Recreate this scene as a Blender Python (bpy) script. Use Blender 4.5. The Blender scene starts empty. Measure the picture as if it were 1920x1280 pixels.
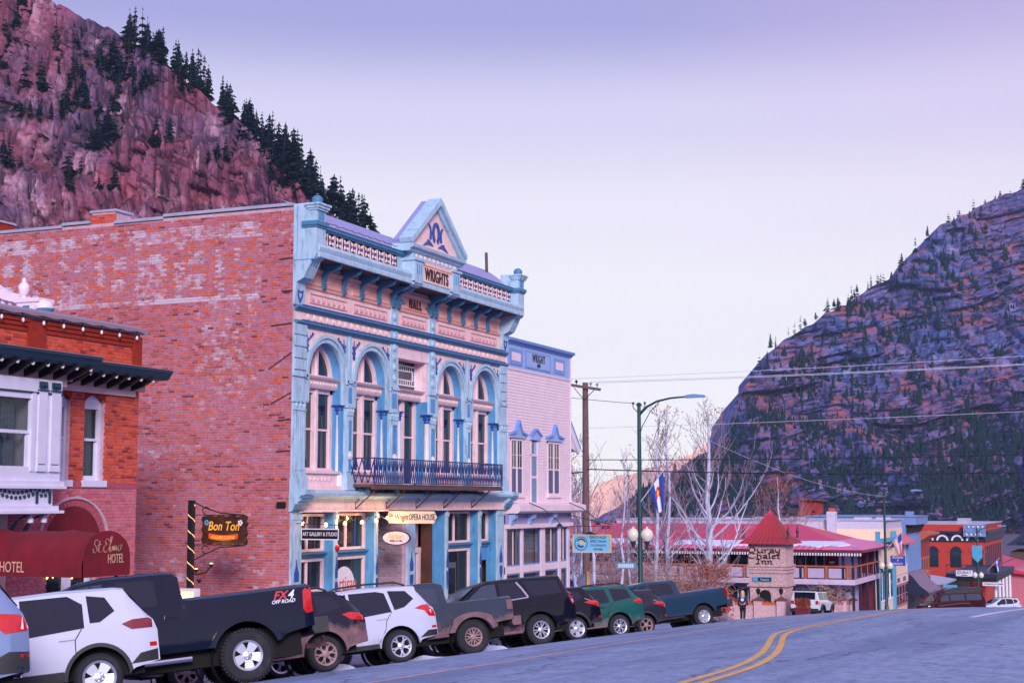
import bpy, bmesh, math, random
from mathutils import Vector, Matrix, noise as mn

SC = bpy.context.scene
COL = SC.collection
R = math.radians
# ---------------------------------------------------------------- camera
cam_d = bpy.data.cameras.new('camera')
cam = bpy.data.objects.new('camera', cam_d); COL.objects.link(cam)
cam_d.sensor_width = 36.0; cam_d.lens = 2800.0 / 1920.0 * 36.0
cam_d.clip_start = 0.1; cam_d.clip_end = 12000
cam.location = (0, 0, 0)                      # eye level is z = 0, the street runs along +Y
cam.rotation_euler = (R(90 + 6.0548), 0, R(23.0828))
SC.camera = cam
# ---------------------------------------------------------------- sky
SUN_EL, SUN_AZ = R(21), R(146)                # azimuth clockwise from +Y
w = bpy.data.worlds.new('World'); SC.world = w; w.use_nodes = True
nt = w.node_tree; nt.nodes.clear()
def wn(t, **k):
    n = nt.nodes.new(t)
    for a, b in k.items(): setattr(n, a, b)
    return n
out = wn('ShaderNodeOutputWorld'); bg = wn('ShaderNodeBackground')
tc = wn('ShaderNodeTexCoord'); sep = wn('ShaderNodeSeparateXYZ')
nt.links.new(tc.outputs['Generated'], sep.inputs[0])
def lin(r, g, b):
    f = lambda c: (c / 255 / 12.92) if c / 255 <= .04045 else ((c / 255 + .055) / 1.055) ** 2.4
    return (f(r), f(g), f(b), 1)
ramp = wn('ShaderNodeValToRGB'); cr = ramp.color_ramp; cr.interpolation = 'EASE'
while len(cr.elements) > 1: cr.elements.remove(cr.elements[-1])
stops = [(0.0, (1.0, .95, .92, 1)), (.06, (.97, .94, .96, 1)), (.13, (.90, .88, .93, 1)), (.19, (.82, .79, .89, 1)), (.25, (.66, .63, .84, 1)),
         (.315, (.37, .365, .68, 1)), (.5, lin(128, 160, 232)), (1.0, lin(106, 162, 236))]
cr.elements[0].position = 0; cr.elements[0].color = stops[0][1]
for p, c in stops[1:]:
    e = cr.elements.new(p); e.color = c
nt.links.new(sep.outputs['Z'], ramp.inputs[0])
# dusk pink spreading over the eastern half of the sky (right of the street)
mr = wn('ShaderNodeMapRange'); mr.inputs[1].default_value = -.30; mr.inputs[2].default_value = .45
nt.links.new(sep.outputs['X'], mr.inputs[0])
mz = wn('ShaderNodeMapRange'); mz.inputs[1].default_value = .05; mz.inputs[2].default_value = .3
nt.links.new(sep.outputs['Z'], mz.inputs[0])
mm = wn('ShaderNodeMath', operation='MULTIPLY'); nt.links.new(mr.outputs[0], mm.inputs[0]); nt.links.new(mz.outputs[0], mm.inputs[1])
mx = wn('ShaderNodeMix', data_type='RGBA'); mx.inputs['B'].default_value = lin(222, 190, 228)
nt.links.new(mm.outputs[0], mx.inputs['Factor']); nt.links.new(ramp.outputs[0], mx.inputs['A'])
sky = wn('ShaderNodeTexSky', sky_type='NISHITA'); sky.sun_disc = False
sky.sun_elevation = SUN_EL; sky.sun_rotation = SUN_AZ
sk = wn('ShaderNodeVectorMath', operation='SCALE'); sk.inputs['Scale'].default_value = .004
nt.links.new(sky.outputs[0], sk.inputs[0])
ad = wn('ShaderNodeVectorMath', operation='ADD')
nt.links.new(mx.outputs['Result'], ad.inputs[0]); nt.links.new(sk.outputs[0], ad.inputs[1])
nt.links.new(ad.outputs[0], bg.inputs[0]); bg.inputs[1].default_value = 0.97
nt.links.new(bg.outputs[0], out.inputs[0])
# ---------------------------------------------------------------- sun: soft dusk light
sl = bpy.data.lights.new('sun', 'SUN'); so = bpy.data.objects.new('sun', sl); COL.objects.link(so)
sl.energy = 2.9; sl.angle = R(16); sl.color = (1.0, .92, .88)
sd = Vector((math.sin(SUN_AZ) * math.cos(SUN_EL), math.cos(SUN_AZ) * math.cos(SUN_EL), math.sin(SUN_EL)))
so.rotation_euler = sd.to_track_quat('Z', 'Y').to_euler()
vs = SC.view_settings; vs.view_transform = 'Standard'; vs.look = 'None'; vs.exposure = 0.18; vs.gamma = 1.0; vs.use_curve_mapping = False
SC.cycles.use_denoising = True; SC.cycles.max_bounces = 5; SC.cycles.diffuse_bounces = 3; SC.cycles.glossy_bounces = 3
SC.cycles.transparent_max_bounces = 8; SC.cycles.volume_bounces = 0; SC.cycles.use_adaptive_sampling = True; SC.cycles.adaptive_threshold = .015

# ---------------------------------------------------------------- helpers
RND = random.Random(7)
def tag(o, label=None, cat=None, group=None, kind=None):
    if label: o['label'] = label
    if cat: o['category'] = cat
    if group: o['group'] = group
    if kind: o['kind'] = kind
    return o
def empty(name, loc=(0, 0, 0), rz=0, label=None, cat=None, group=None):
    o = bpy.data.objects.new(name, None); COL.objects.link(o); o.location = loc; o.rotation_euler = (0, 0, rz)
    o.empty_display_size = .2
    return tag(o, label, cat, group)
def put(name, mesh, parent=None, loc=(0, 0, 0), rot=(0, 0, 0), scale=(1, 1, 1)):
    o = bpy.data.objects.new(name, mesh); COL.objects.link(o)
    o.location = loc; o.rotation_euler = rot; o.scale = scale
    if parent: o.parent = parent
    return o
class MB:
    """mesh builder: collects pieces, then makes one mesh (or one object)"""
    def __init__(s): s.v = []; s.f = []; s.m = []
    def add(s, vs, fs, mi=0):
        n = len(s.v); s.v += [tuple(p) for p in vs]; s.f += [tuple(i + n for i in f) for f in fs]; s.m += [mi] * len(fs); return s
    def box(s, x0, x1, y0, y1, z0, z1, mi=0):
        a, b = sorted((x0, x1)); c, d = sorted((y0, y1)); e, f = sorted((z0, z1))
        return s.add([(a, c, e), (b, c, e), (b, d, e), (a, d, e), (a, c, f), (b, c, f), (b, d, f), (a, d, f)],
                     [(0, 3, 2, 1), (4, 5, 6, 7), (0, 1, 5, 4), (1, 2, 6, 5), (2, 3, 7, 6), (3, 0, 4, 7)], mi)
    def bar(s, p, q, wd, ht=None, up=(0, 0, 1), mi=0):
        """square bar from p to q"""
        p, q = Vector(p), Vector(q); ht = ht or wd; d = (q - p).normalized(); u = Vector(up)
        if abs(d.dot(u)) > .98: u = Vector((1, 0, 0))
        a = d.cross(u).normalized() * wd / 2; b = a.cross(d).normalized() * ht / 2
        vs = [p - a - b, p + a - b, p + a + b, p - a + b, q - a - b, q + a - b, q + a + b, q - a + b]
        return s.add(vs, [(0, 1, 2, 3), (7, 6, 5, 4), (0, 4, 5, 1), (1, 5, 6, 2), (2, 6, 7, 3), (3, 7, 4, 0)], mi)
    def tube(s, pts, r, n=6, cap=True, mi=0):
        pts = [Vector(p) for p in pts]; rs = r if isinstance(r, (list, tuple)) else [r] * len(pts)
        rings = []; pu = None
        for i, p in enumerate(pts):
            d = (pts[min(i + 1, len(pts) - 1)] - pts[max(i - 1, 0)])
            d = d.normalized() if d.length > 1e-9 else Vector((0, 0, 1))
            if pu is None:
                u = d.orthogonal().normalized()
            else:
                u = pu - d * pu.dot(d); u = u.normalized() if u.length > 1e-6 else d.orthogonal().normalized()
            pu = u; v = d.cross(u)
            rings.append([p + (u * math.cos(2 * math.pi * k / n) + v * math.sin(2 * math.pi * k / n)) * rs[i] for k in range(n)])
        vs = [p for rg in rings for p in rg]
        fs = [(i * n + k, i * n + (k + 1) % n, (i + 1) * n + (k + 1) % n, (i + 1) * n + k) for i in range(len(pts) - 1) for k in range(n)]
        if cap: fs += [tuple(range(n))[::-1], tuple((len(pts) - 1) * n + k for k in range(n))]
        return s.add(vs, fs, mi)
    def lathe(s, prof, c=(0, 0, 0), n=12, axis='z', mi=0, a0=0, a1=2 * math.pi, cap=True):
        """prof: list of (r, h) round an axis through c"""
        c = Vector(c); vs = []; full = abs(a1 - a0 - 2 * math.pi) < 1e-6; m = n if full else n + 1
        for r, h in prof:
            for k in range(m):
                t = a0 + (a1 - a0) * k / n; x, y = r * math.cos(t), r * math.sin(t)
                p = {'z': (x, y, h), 'x': (h, x, y), 'y': (y, h, x)}[axis]; vs.append(c + Vector(p))
        fs = []
        for i in range(len(prof) - 1):
            for k in range(n):
                k2 = (k + 1) % m
                fs.append((i * m + k, i * m + k2, (i + 1) * m + k2, (i + 1) * m + k))
        if cap and full:
            if prof[0][0] > 1e-5: fs.append(tuple(range(m))[::-1])
            if prof[-1][0] > 1e-5: fs.append(tuple((len(prof) - 1) * m + k for k in range(m)))
        return s.add(vs, fs, mi)
    def prism(s, poly, h0, h1, plane='yz', mi=0):
        """extrude a polygon: plane 'yz' -> along x, 'xz' -> along y, 'xy' -> along z"""
        g = {'yz': lambda a, b, h: (h, a, b), 'xz': lambda a, b, h: (a, h, b), 'xy': lambda a, b, h: (a, b, h)}[plane]
        ar = sum(poly[i][0] * poly[(i + 1) % len(poly)][1] - poly[(i + 1) % len(poly)][0] * poly[i][1] for i in range(len(poly)))
        flip = (ar < 0) != (plane == 'xz') ; lo, hi = min(h0, h1), max(h0, h1)
        if flip: poly = poly[::-1]
        n = len(poly); vs = [g(a, b, lo) for a, b in poly] + [g(a, b, hi) for a, b in poly]
        fs = [tuple(range(n))[::-1], tuple(range(n, 2 * n))] + [(i, (i + 1) % n, n + (i + 1) % n, n + i) for i in range(n)]
        return s.add(vs, fs, mi)
    def band(s, inner, outer, h0, h1, plane='yz', closed=False, mi=0):
        """solid band between two matching 2D polylines, extruded h0..h1"""
        g = {'yz': lambda a, b, h: (h, a, b), 'xz': lambda a, b, h: (a, h, b), 'xy': lambda a, b, h: (a, b, h)}[plane]
        n = len(inner); vs = [g(*p, h0) for p in inner] + [g(*p, h0) for p in outer] + [g(*p, h1) for p in inner] + [g(*p, h1) for p in outer]
        fs = []
        for i in range(n if closed else n - 1):
            j = (i + 1) % n
            fs += [(i, j, n + j, n + i), (2 * n + i, 3 * n + i, 3 * n + j, 2 * n + j), (i, 2 * n + i, 2 * n + j, j), (n + i, n + j, 3 * n + j, 3 * n + i)]
        if not closed: fs += [(0, n, 3 * n, 2 * n), (n - 1, 3 * n - 1, 4 * n - 1, 2 * n - 1)]
        return s.add(vs, fs, mi)
    def grid(s, fn, nu, nv, mi=0):
        vs = [fn(i / nu, j / nv) for j in range(nv + 1) for i in range(nu + 1)]; w_ = nu + 1
        return s.add(vs, [(j * w_ + i, j * w_ + i + 1, (j + 1) * w_ + i + 1, (j + 1) * w_ + i) for j in range(nv) for i in range(nu)], mi)
    def mesh(s, name, mats, smooth=False, fix=True):
        me = bpy.data.meshes.new(name); me.from_pydata(s.v, [], s.f)
        for m in (mats if isinstance(mats, (list, tuple)) else [mats]): me.materials.append(m)
        if any(s.m): me.polygons.foreach_set('material_index', s.m)
        if fix:
            bm = bmesh.new(); bm.from_mesh(me); bmesh.ops.recalc_face_normals(bm, faces=bm.faces); bm.to_mesh(me); bm.free()
        if smooth: smooth_mesh(me, smooth if isinstance(smooth, (int, float)) and smooth is not True else 40)
        me.update(); return me
    def obj(s, name, mats, parent=None, smooth=False, loc=(0, 0, 0), rot=(0, 0, 0), fix=True):
        return put(name, s.mesh(name, mats, smooth, fix), parent, loc, rot)
def smooth_mesh(me, ang=40):
    me.polygons.foreach_set('use_smooth', [True] * len(me.polygons))
    me.set_sharp_from_angle(angle=R(ang))
def copy_tree(o, parent=None):
    c = o.copy(); COL.objects.link(c)
    if parent: c.parent = parent
    for ch in list(o.children): copy_tree(ch, c)
    return c
_txt_cache = {}
def text_mesh(txt, size, mat, shear=0, width=1.0, bold=0.0, depth=.004, align='CENTER', spacing=1.0):
    cu = bpy.data.curves.new('lettering', 'FONT'); cu.body = txt; cu.size = size; cu.shear = shear
    cu.offset = bold; cu.extrude = depth; cu.align_x = align; cu.align_y = 'CENTER'; cu.space_character = spacing; cu.resolution_u = 3
    o = bpy.data.objects.new('lettering', cu); COL.objects.link(o)
    dg = bpy.context.evaluated_depsgraph_get(); me = bpy.data.meshes.new_from_object(o.evaluated_get(dg))
    bpy.data.objects.remove(o); bpy.data.curves.remove(cu)
    me.materials.clear(); me.materials.append(mat)
    if width != 1.0: me.transform(Matrix.Scale(width, 4, (1, 0, 0)))
    me.name = 'lettering'; return me
# text lying in a plane: facing +X (reads along +Y) or facing -Y (reads along +X)
FACE_X = (R(90), 0, R(90)); FACE_S = (R(90), 0, 0)
def stroke_mesh(strokes, nib, mat, depth=.008, ang=R(40), thick=.25):
    """broad nib lettering: strokes = list of point lists in the xy plane"""
    b = MB(); dx, dy = math.cos(ang) * nib / 2, math.sin(ang) * nib / 2
    tx, ty = -math.sin(ang) * nib * thick / 2, math.cos(ang) * nib * thick / 2
    for st in strokes:
        for (x0, y0), (x1, y1) in zip(st, st[1:]):
            # hull of the nib rectangle swept along the segment
            pts = [(x + sx * dx + sy * tx, y + sx * dy + sy * ty) for x, y in ((x0, y0), (x1, y1)) for sx in (-1, 1) for sy in (-1, 1)]
            pts = hull(pts); b.prism(pts, 0, depth, 'xy')
    return b.mesh('lettering', mat)
def hull(p):
    p = sorted(set((round(a, 6), round(b, 6)) for a, b in p))
    def half(q):
        h = []
        for c in q:
            while len(h) > 1 and (h[-1][0] - h[-2][0]) * (c[1] - h[-2][1]) - (h[-1][1] - h[-2][1]) * (c[0] - h[-2][0]) <= 0: h.pop()
            h.append(c)
        return h
    return half(p)[:-1] + half(p[::-1])[:-1]
def spline(pts, n=6):
    o = []
    P = [pts[0]] + list(pts) + [pts[-1]]
    for i in range(1, len(P) - 2):
        for k in range(n):
            t = k / n; a, b, c, d = (Vector(q) for q in P[i - 1:i + 3])
            o.append(tuple(.5 * ((2 * b) + (c - a) * t + (2 * a - 5 * b + 4 * c - d) * t * t + (3 * b - a - 3 * c + d) * t ** 3)))
    o.append(tuple(pts[-1])); return o
def interp(tab, x):
    if x <= tab[0][0]: return tab[0][1]
    for (a, b), (c, d) in zip(tab, tab[1:]):
        if x <= c: return b + (d - b) * (x - a) / (c - a) if c > a else d
    return tab[-1][1]

# ---------------------------------------------------------------- materials
def mat(name, col, rough=.6, var=.1, scale=6, bump=0.0, metal=0.0, dirt=None, dirt_scale=2.0, dirt_amt=.5, emit=0, coat=0, bscale=None, space='pos', spec=.5, streak=1.0):
    m = bpy.data.materials.new(name); m.use_nodes = True; t = m.node_tree; n = t.nodes; l = t.links
    bs = n['Principled BSDF']; col = col if len(col) == 4 else (*col, 1)
    bs.inputs['Roughness'].default_value = rough; bs.inputs['Metallic'].default_value = metal
    bs.inputs['Specular IOR Level'].default_value = spec
    if coat: bs.inputs['Coat Weight'].default_value = coat; bs.inputs['Coat Roughness'].default_value = .06
    if space == 'pos': g = n.new('ShaderNodeNewGeometry'); vec = g.outputs['Position']
    else: g = n.new('ShaderNodeTexCoord'); vec = g.outputs['Object']
    cur = None
    if var:
        no = n.new('ShaderNodeTexNoise'); no.inputs['Scale'].default_value = scale; no.inputs['Detail'].default_value = 5; l.new(vec, no.inputs['Vector'])
        hv = n.new('ShaderNodeMapRange'); hv.inputs[1].default_value = .25; hv.inputs[2].default_value = .75; hv.inputs[3].default_value = 1 - var * 1.6; hv.inputs[4].default_value = 1 + var
        l.new(no.outputs['Fac'], hv.inputs[0])
        mu = n.new('ShaderNodeVectorMath'); mu.operation = 'SCALE'; mu.inputs[0].default_value = col[:3]; l.new(hv.outputs[0], mu.inputs['Scale'])
        cur = mu.outputs[0]
    if dirt:
        nd = n.new('ShaderNodeTexNoise'); nd.inputs['Scale'].default_value = dirt_scale; nd.inputs['Detail'].default_value = 8; nd.inputs['Roughness'].default_value = .7
        mp_ = n.new('ShaderNodeMapping'); mp_.inputs['Scale'].default_value = (1, 1, streak); l.new(vec, mp_.inputs[0]); l.new(mp_.outputs[0], nd.inputs['Vector'])
        md = n.new('ShaderNodeMapRange'); md.inputs[1].default_value = .5; md.inputs[2].default_value = .72; md.inputs[4].default_value = dirt_amt; l.new(nd.outputs['Fac'], md.inputs[0])
        mi = n.new('ShaderNodeMix'); mi.data_type = 'RGBA'; mi.inputs['A'].default_value = col; mi.inputs['B'].default_value = (*dirt[:3], 1)
        if cur: l.new(cur, mi.inputs['A'])
        l.new(md.outputs[0], mi.inputs['Factor']); cur = mi.outputs['Result']
    if cur: l.new(cur, bs.inputs['Base Color'])
    else: bs.inputs['Base Color'].default_value = col
    if bump:
        nb = n.new('ShaderNodeTexNoise'); nb.inputs['Scale'].default_value = bscale or scale * 6; nb.inputs['Detail'].default_value = 4; l.new(vec, nb.inputs['Vector'])
        bp = n.new('ShaderNodeBump'); bp.inputs['Strength'].default_value = bump; bp.inputs['Distance'].default_value = .02; l.new(nb.outputs['Fac'], bp.inputs['Height']); l.new(bp.outputs[0], bs.inputs['Normal'])
    if emit: bs.inputs['Emission Color'].default_value = col; bs.inputs['Emission Strength'].default_value = emit
    return m
L = lambda r, g, b: lin(r, g, b)
def glass_mat(name, tint, refl=.25, clear=0.0, rough=.03):
    """pane: dark room seen through glass, mirror-like sheen; clear > 0 lets the room behind show"""
    m = bpy.data.materials.new(name); m.use_nodes = True; t = m.node_tree; n = t.nodes; l = t.links
    bs = n['Principled BSDF']; bs.inputs['Base Color'].default_value = (*tint, 1); bs.inputs['Roughness'].default_value = rough; bs.inputs['Specular IOR Level'].default_value = refl * 2
    if clear:
        tr = n.new('ShaderNodeBsdfTransparent'); mi = n.new('ShaderNodeMixShader'); mi.inputs[0].default_value = clear
        l.new(bs.outputs[0], mi.inputs[1]); l.new(tr.outputs[0], mi.inputs[2]); l.new(mi.outputs[0], n['Material Output'].inputs[0])
    g = n.new('ShaderNodeNewGeometry'); no = n.new('ShaderNodeTexNoise'); no.inputs['Scale'].default_value = 1.3; l.new(g.outputs['Position'], no.inputs['Vector'])
    bp = n.new('ShaderNodeBump'); bp.inputs['Strength'].default_value = .06; bp.inputs['Distance'].default_value = .05; l.new(no.outputs['Fac'], bp.inputs['Height']); l.new(bp.outputs[0], bs.inputs['Normal'])
    return m
M = {}
M['blue'] = mat('pale_blue_paint', L(172, 202, 228), .55, .08, 3, dirt=L(92, 124, 150)[:3], dirt_scale=7, dirt_amt=.75, streak=.22)
M['blue2'] = mat('mid_blue_paint', L(86, 152, 206), .55, .1, 2, dirt=L(52, 96, 140)[:3], dirt_scale=7, dirt_amt=.7, streak=.2)
M['blue3'] = mat('deep_blue_paint', L(40, 78, 160), .5, .1, 4)
M['teal'] = mat('teal_bracket_paint', L(70, 128, 168), .55, .12, 5)
M['pinkp'] = mat('pink_paint', L(244, 210, 212), .6, .06, 3, dirt=L(196, 140, 146)[:3], dirt_scale=8, dirt_amt=.6, streak=.25)
M['pinkw'] = mat('pale_pink_paint', L(238, 208, 220), .6, .06, 3, dirt=L(176, 138, 142)[:3], dirt_scale=9, dirt_amt=.6, streak=.3)
M['pinkglow'] = mat('pink_paint_with_glow', L(250, 182, 172), .6, .08, 4)  # pink paint with the orange glow below the cornice put into its colour
M['whitep'] = mat('white_paint', L(226, 222, 238), .5, .05, 4, dirt=L(170, 165, 185)[:3], dirt_scale=6, dirt_amt=.3)
M['brown'] = mat('brown_letter_paint', L(70, 36, 40), .6, .1)
M['roofmetal'] = mat('lavender_roof_metal', L(160, 156, 206), .45, .06, 1.5, metal=.2)
M['copemetal'] = mat('coping_metal', L(182, 182, 206), .45, .1, 2, metal=.3)
M['dark'] = mat('black_iron', L(26, 26, 34), .5, .1)
M['iron'] = mat('rusty_iron', L(84, 52, 58), .7, .2, 9)
M['railblue'] = mat('blue_iron', L(28, 46, 112), .45, .2, 6)
M['wood'] = mat('weathered_wood', L(96, 72, 72), .8, .25, 8, bump=.3)
M['glass'] = glass_mat('dark_pane', (.010, .018, .035), .35)
M['glassc'] = glass_mat('clear_pane', (.012, .02, .035), .4, .62)
M['curtain'] = mat('lace_curtain', L(120, 150, 180), .9, .25, 14)
M['mortar'] = mat('mortar', L(196, 164, 186), .9, .15, 5)
M['black'] = mat('black_board', L(14, 12, 16), .5, .05)
M['bulb'] = mat('lit_bulb', (1.0, .50, .13), .4, 0, emit=7)
M['bulboff'] = mat('unlit_bulb', L(225, 215, 225), .2, 0)
M['snow'] = mat('snow', L(214, 220, 244), .8, .06, 5, bump=.4)
M['concrete'] = mat('concrete', L(140, 142, 172), .85, .15, 3, bump=.3, dirt=L(90, 90, 110)[:3], dirt_scale=1.2, dirt_amt=.5)
# ================================================================ ground, road, pavement
def _acc(z0, segs):
    """height table along Y from (y_end, slope) pieces starting at Y=0"""
    t = [(0.0, z0)]; y = 0.0; z = z0
    for ye, s in segs:
        z -= (ye - y) * s; y = ye; t.append((y, z))
    return [(-60.0, z0 + 60 * segs[0][1])] + t
ZC = _acc(-1.5, [(58, .0430), (62, .048), (66, .055), (70, .065), (74, .076), (80, .085), (115, .083), (220, .066), (420, .05), (4000, .003)])
ZS = _acc(-2.74, [(25, .0435), (60, .0500), (66, .053), (72, .060), (95, .066), (220, .060), (420, .05), (4000, .0032)])
PX = [(-17.9, 1.0), (-15, .62), (-13, .38), (-11, .25), (-9, .15), (-6.5, .05), (-4, 0), (0, 0), (4, .12), (9, .5), (13, 1.0)]
KX = -17.9
def shift(y): return .05 * min(max(y - 20, 0), 24)      # the street bends a little to the left as it goes downhill
def road_z(x, y):
    a, b = interp(ZC, y), interp(ZS, y)
    return a + (b - a) * interp(PX, x + shift(y))
def walk_z(x, y): return interp(ZS, y) + .15 + .02 * max(0, KX - shift(y) - x) if x > -23 else interp(ZS, y) + .24
# ---- build
def asphalt():
    m = bpy.data.materials.new('worn_asphalt'); m.use_nodes = True; t = m.node_tree; n = t.nodes; l = t.links; bs = n['Principled BSDF']
    g = n.new('ShaderNodeNewGeometry'); pos = g.outputs['Position']
    def noise_(scale, det=6, stretch=None, rough=.6):
        no = n.new('ShaderNodeTexNoise'); no.inputs['Scale'].default_value = scale; no.inputs['Detail'].default_value = det; no.inputs['Roughness'].default_value = rough
        if stretch:
            mp = n.new('ShaderNodeMapping'); mp.inputs['Scale'].default_value = stretch; l.new(pos, mp.inputs[0]); l.new(mp.outputs[0], no.inputs['Vector'])
        else: l.new(pos, no.inputs['Vector'])
        return no.outputs['Fac']
    def rng(s, a, b, c, d):
        r = n.new('ShaderNodeMapRange'); r.inputs[1].default_value = a; r.inputs[2].default_value = b; r.inputs[3].default_value = c; r.inputs[4].default_value = d; l.new(s, r.inputs[0]); return r.outputs[0]
    def mixc(f, a, b):
        mi = n.new('ShaderNodeMix'); mi.data_type = 'RGBA'; l.new(f, mi.inputs['Factor'])
        for k, c in (('A', a), ('B', b)):
            if isinstance(c, tuple): mi.inputs[k].default_value = c
            else: l.new(c, mi.inputs[k])
        return mi.outputs['Result']
    base = mixc(rng(noise_(.9, 6), .3, .7, 0, 1), (.25, .315, .50, 1), (.33, .395, .59, 1))
    base = mixc(rng(noise_(1.0, 5, (.9, .045, 1)), .47, .62, 0, .75), base, (.14, .19, .34, 1))      # wheel tracks along the lanes
    base = mixc(rng(noise_(.22, 4), .58, .66, 0, .45), base, (.28, .32, .46, 1))                       # pale worn patches
    base = mixc(rng(noise_(38, 3, None, .8), .36, .5, .75, 0), base, (.07, .08, .16, 1))               # dark aggregate
    base = mixc(rng(noise_(60, 2, None, .8), .6, .72, 0, .6), base, (.46, .48, .66, 1))                # pale aggregate
    base = mixc(rng(noise_(5.5, 6, (1, .5, 1), .7), .46, .62, 0, .55), base, (.10, .135, .24, 1))             # stained, patchy surface
    base = mixc(rng(noise_(14, 4, None, .75), .55, .68, 0, .5), base, (.34, .38, .55, 1))
    vo = n.new('ShaderNodeTexVoronoi'); vo.feature = 'DISTANCE_TO_EDGE'; vo.inputs['Scale'].default_value = .23
    nz = n.new('ShaderNodeTexNoise'); nz.inputs['Scale'].default_value = 1.4; l.new(pos, nz.inputs['Vector'])
    ad_ = n.new('ShaderNodeVectorMath'); ad_.operation = 'ADD'; l.new(pos, ad_.inputs[0]); l.new(nz.outputs['Color'], ad_.inputs[1]); l.new(ad_.outputs[0], vo.inputs['Vector'])
    base = mixc(rng(vo.outputs['Distance'], 0, .013, .8, 0), base, (.05, .055, .10, 1))              # sealed cracks
    l.new(base, bs.inputs['Base Color']); bs.inputs['Roughness'].default_value = .8
    bp = n.new('ShaderNodeBump'); bp.inputs['Strength'].default_value = .5; bp.inputs['Distance'].default_value = .02; l.new(noise_(45, 3), bp.inputs['Height']); l.new(bp.outputs[0], bs.inputs['Normal'])
    return m
M['asphalt'] = asphalt()
YS = [y * 1.0 for y in range(-30, 131)] + [130 + 5 * k for k in range(1, 60)]
XS = [-17.9, -17.0, -16, -15, -14, -13, -12, -11, -10, -9, -8, -7, -6, -5, -4, -2, 0, 2, 4, 6.5, 9, 11, 13]
def wob(x, y): return .025 * mn.noise(Vector((x * .25, y * .12, 0)))
def rz(x, y): return road_z(x, y) + wob(x, y)
b = MB(); nx = len(XS)
for y in YS:
    for x in XS: b.v.append((x - shift(y), y, rz(x - shift(y), y)))
b.f = [(j * nx + i, j * nx + i + 1, (j + 1) * nx + i + 1, (j + 1) * nx + i) for j in range(len(YS) - 1) for i in range(nx - 1)]; b.m = [0] * len(b.f)
tag(b.obj('road', M['asphalt'], smooth=60), kind='structure', label='worn grey asphalt main street falling away downhill')
# the cross street opening beyond the pink house
b = MB(); ysx = [67.5 + k for k in range(16)]; xsx = [-17.9 - 1.2 - 3 * k for k in range(34)]
for y in ysx:
    for i, x in enumerate(xsx): b.v.append((x, y, interp(ZS, y) + (.002 if i else .004) + .004 * min(i, 1)))
n_ = len(xsx); b.f = [(j * n_ + i, (j + 1) * n_ + i, (j + 1) * n_ + i + 1, j * n_ + i + 1) for j in range(len(ysx) - 1) for i in range(n_ - 1)]; b.m = [0] * len(b.f)
tag(b.obj('side_street', M['asphalt'], smooth=60), kind='structure')
def ribbon(path, wd, name, m, lift=.006, kind='structure', step=.5):
    """painted line following the road surface: path = [(x, y)]"""
    pts = []
    for (x0, y0), (x1, y1) in zip(path, path[1:]):
        k = max(1, int(abs(y1 - y0) / step))
        pts += [(x0 + (x1 - x0) * i / k, y0 + (y1 - y0) * i / k) for i in range(k)]
    pts.append(path[-1]); b = MB()
    for i, (x, y) in enumerate(pts):
        dx, dy = pts[min(i + 1, len(pts) - 1)][0] - pts[max(i - 1, 0)][0], pts[min(i + 1, len(pts) - 1)][1] - pts[max(i - 1, 0)][1]
        q = math.hypot(dx, dy); ux, uy = dy / q * wd / 2, -dx / q * wd / 2
        b.v += [(x - ux, y - uy, rz(x - ux, y - uy) + lift), (x + ux, y + uy, rz(x + ux, y + uy) + lift)]
    b.f = [(2 * i, 2 * i + 1, 2 * i + 3, 2 * i + 2) for i in range(len(pts) - 1)]; b.m = [0] * len(b.f)
    return tag(b.obj(name, m, smooth=60), kind=kind)
def worn_paint(name, col, under=(.2, .22, .36), thr=.56):
    m = mat(name, col, .7, .12, 3, dirt=under, dirt_scale=9, dirt_amt=.85); return m
M['yline'] = worn_paint('worn_yellow_paint', L(236, 176, 84)); M['wline'] = worn_paint('worn_white_paint', L(226, 216, 226)); M['oline'] = worn_paint('worn_orange_paint', L(222, 168, 150), thr=.5)
DL = [(-5.42, 6), (-5.5, 16), (-5.62, 20), (-5.82, 23), (-6.25, 26), (-6.85, 29), (-7.5, 32), (-8.1, 35), (-8.45, 38), (-8.62, 42), (-8.8, 48), (-8.85, 57), (-8.8, 66), (-8.8, 80)]
DL = [(x, y) for x, y, *_ in spline([(a, b_, 0) for a, b_ in DL], 4)]
ribbon([(x - .13, y) for x, y in DL], .13, 'yellow_line', M['yline']); ribbon([(x + .13, y) for x, y in DL], .13, 'yellow_line', M['yline'])
ribbon([(-10.35, 15), (-10.45, 19.3), (-10.69, 25.5), (-11.2, 36.5), (-11.35, 44.5), (-11.45, 52.4), (-11.5, 64), (-11.5, 78)], .10, 'parking_edge_line', M['oline'])
ribbon([(-5.25, 48.2), (-4.72, 60.7), (-4.5, 66)], .22, 'lane_line', M['wline'])
ribbon([(-7.9, 50.7), (-6.1, 50.55)], .2, 'stop_bar', M['wline'])
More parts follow.
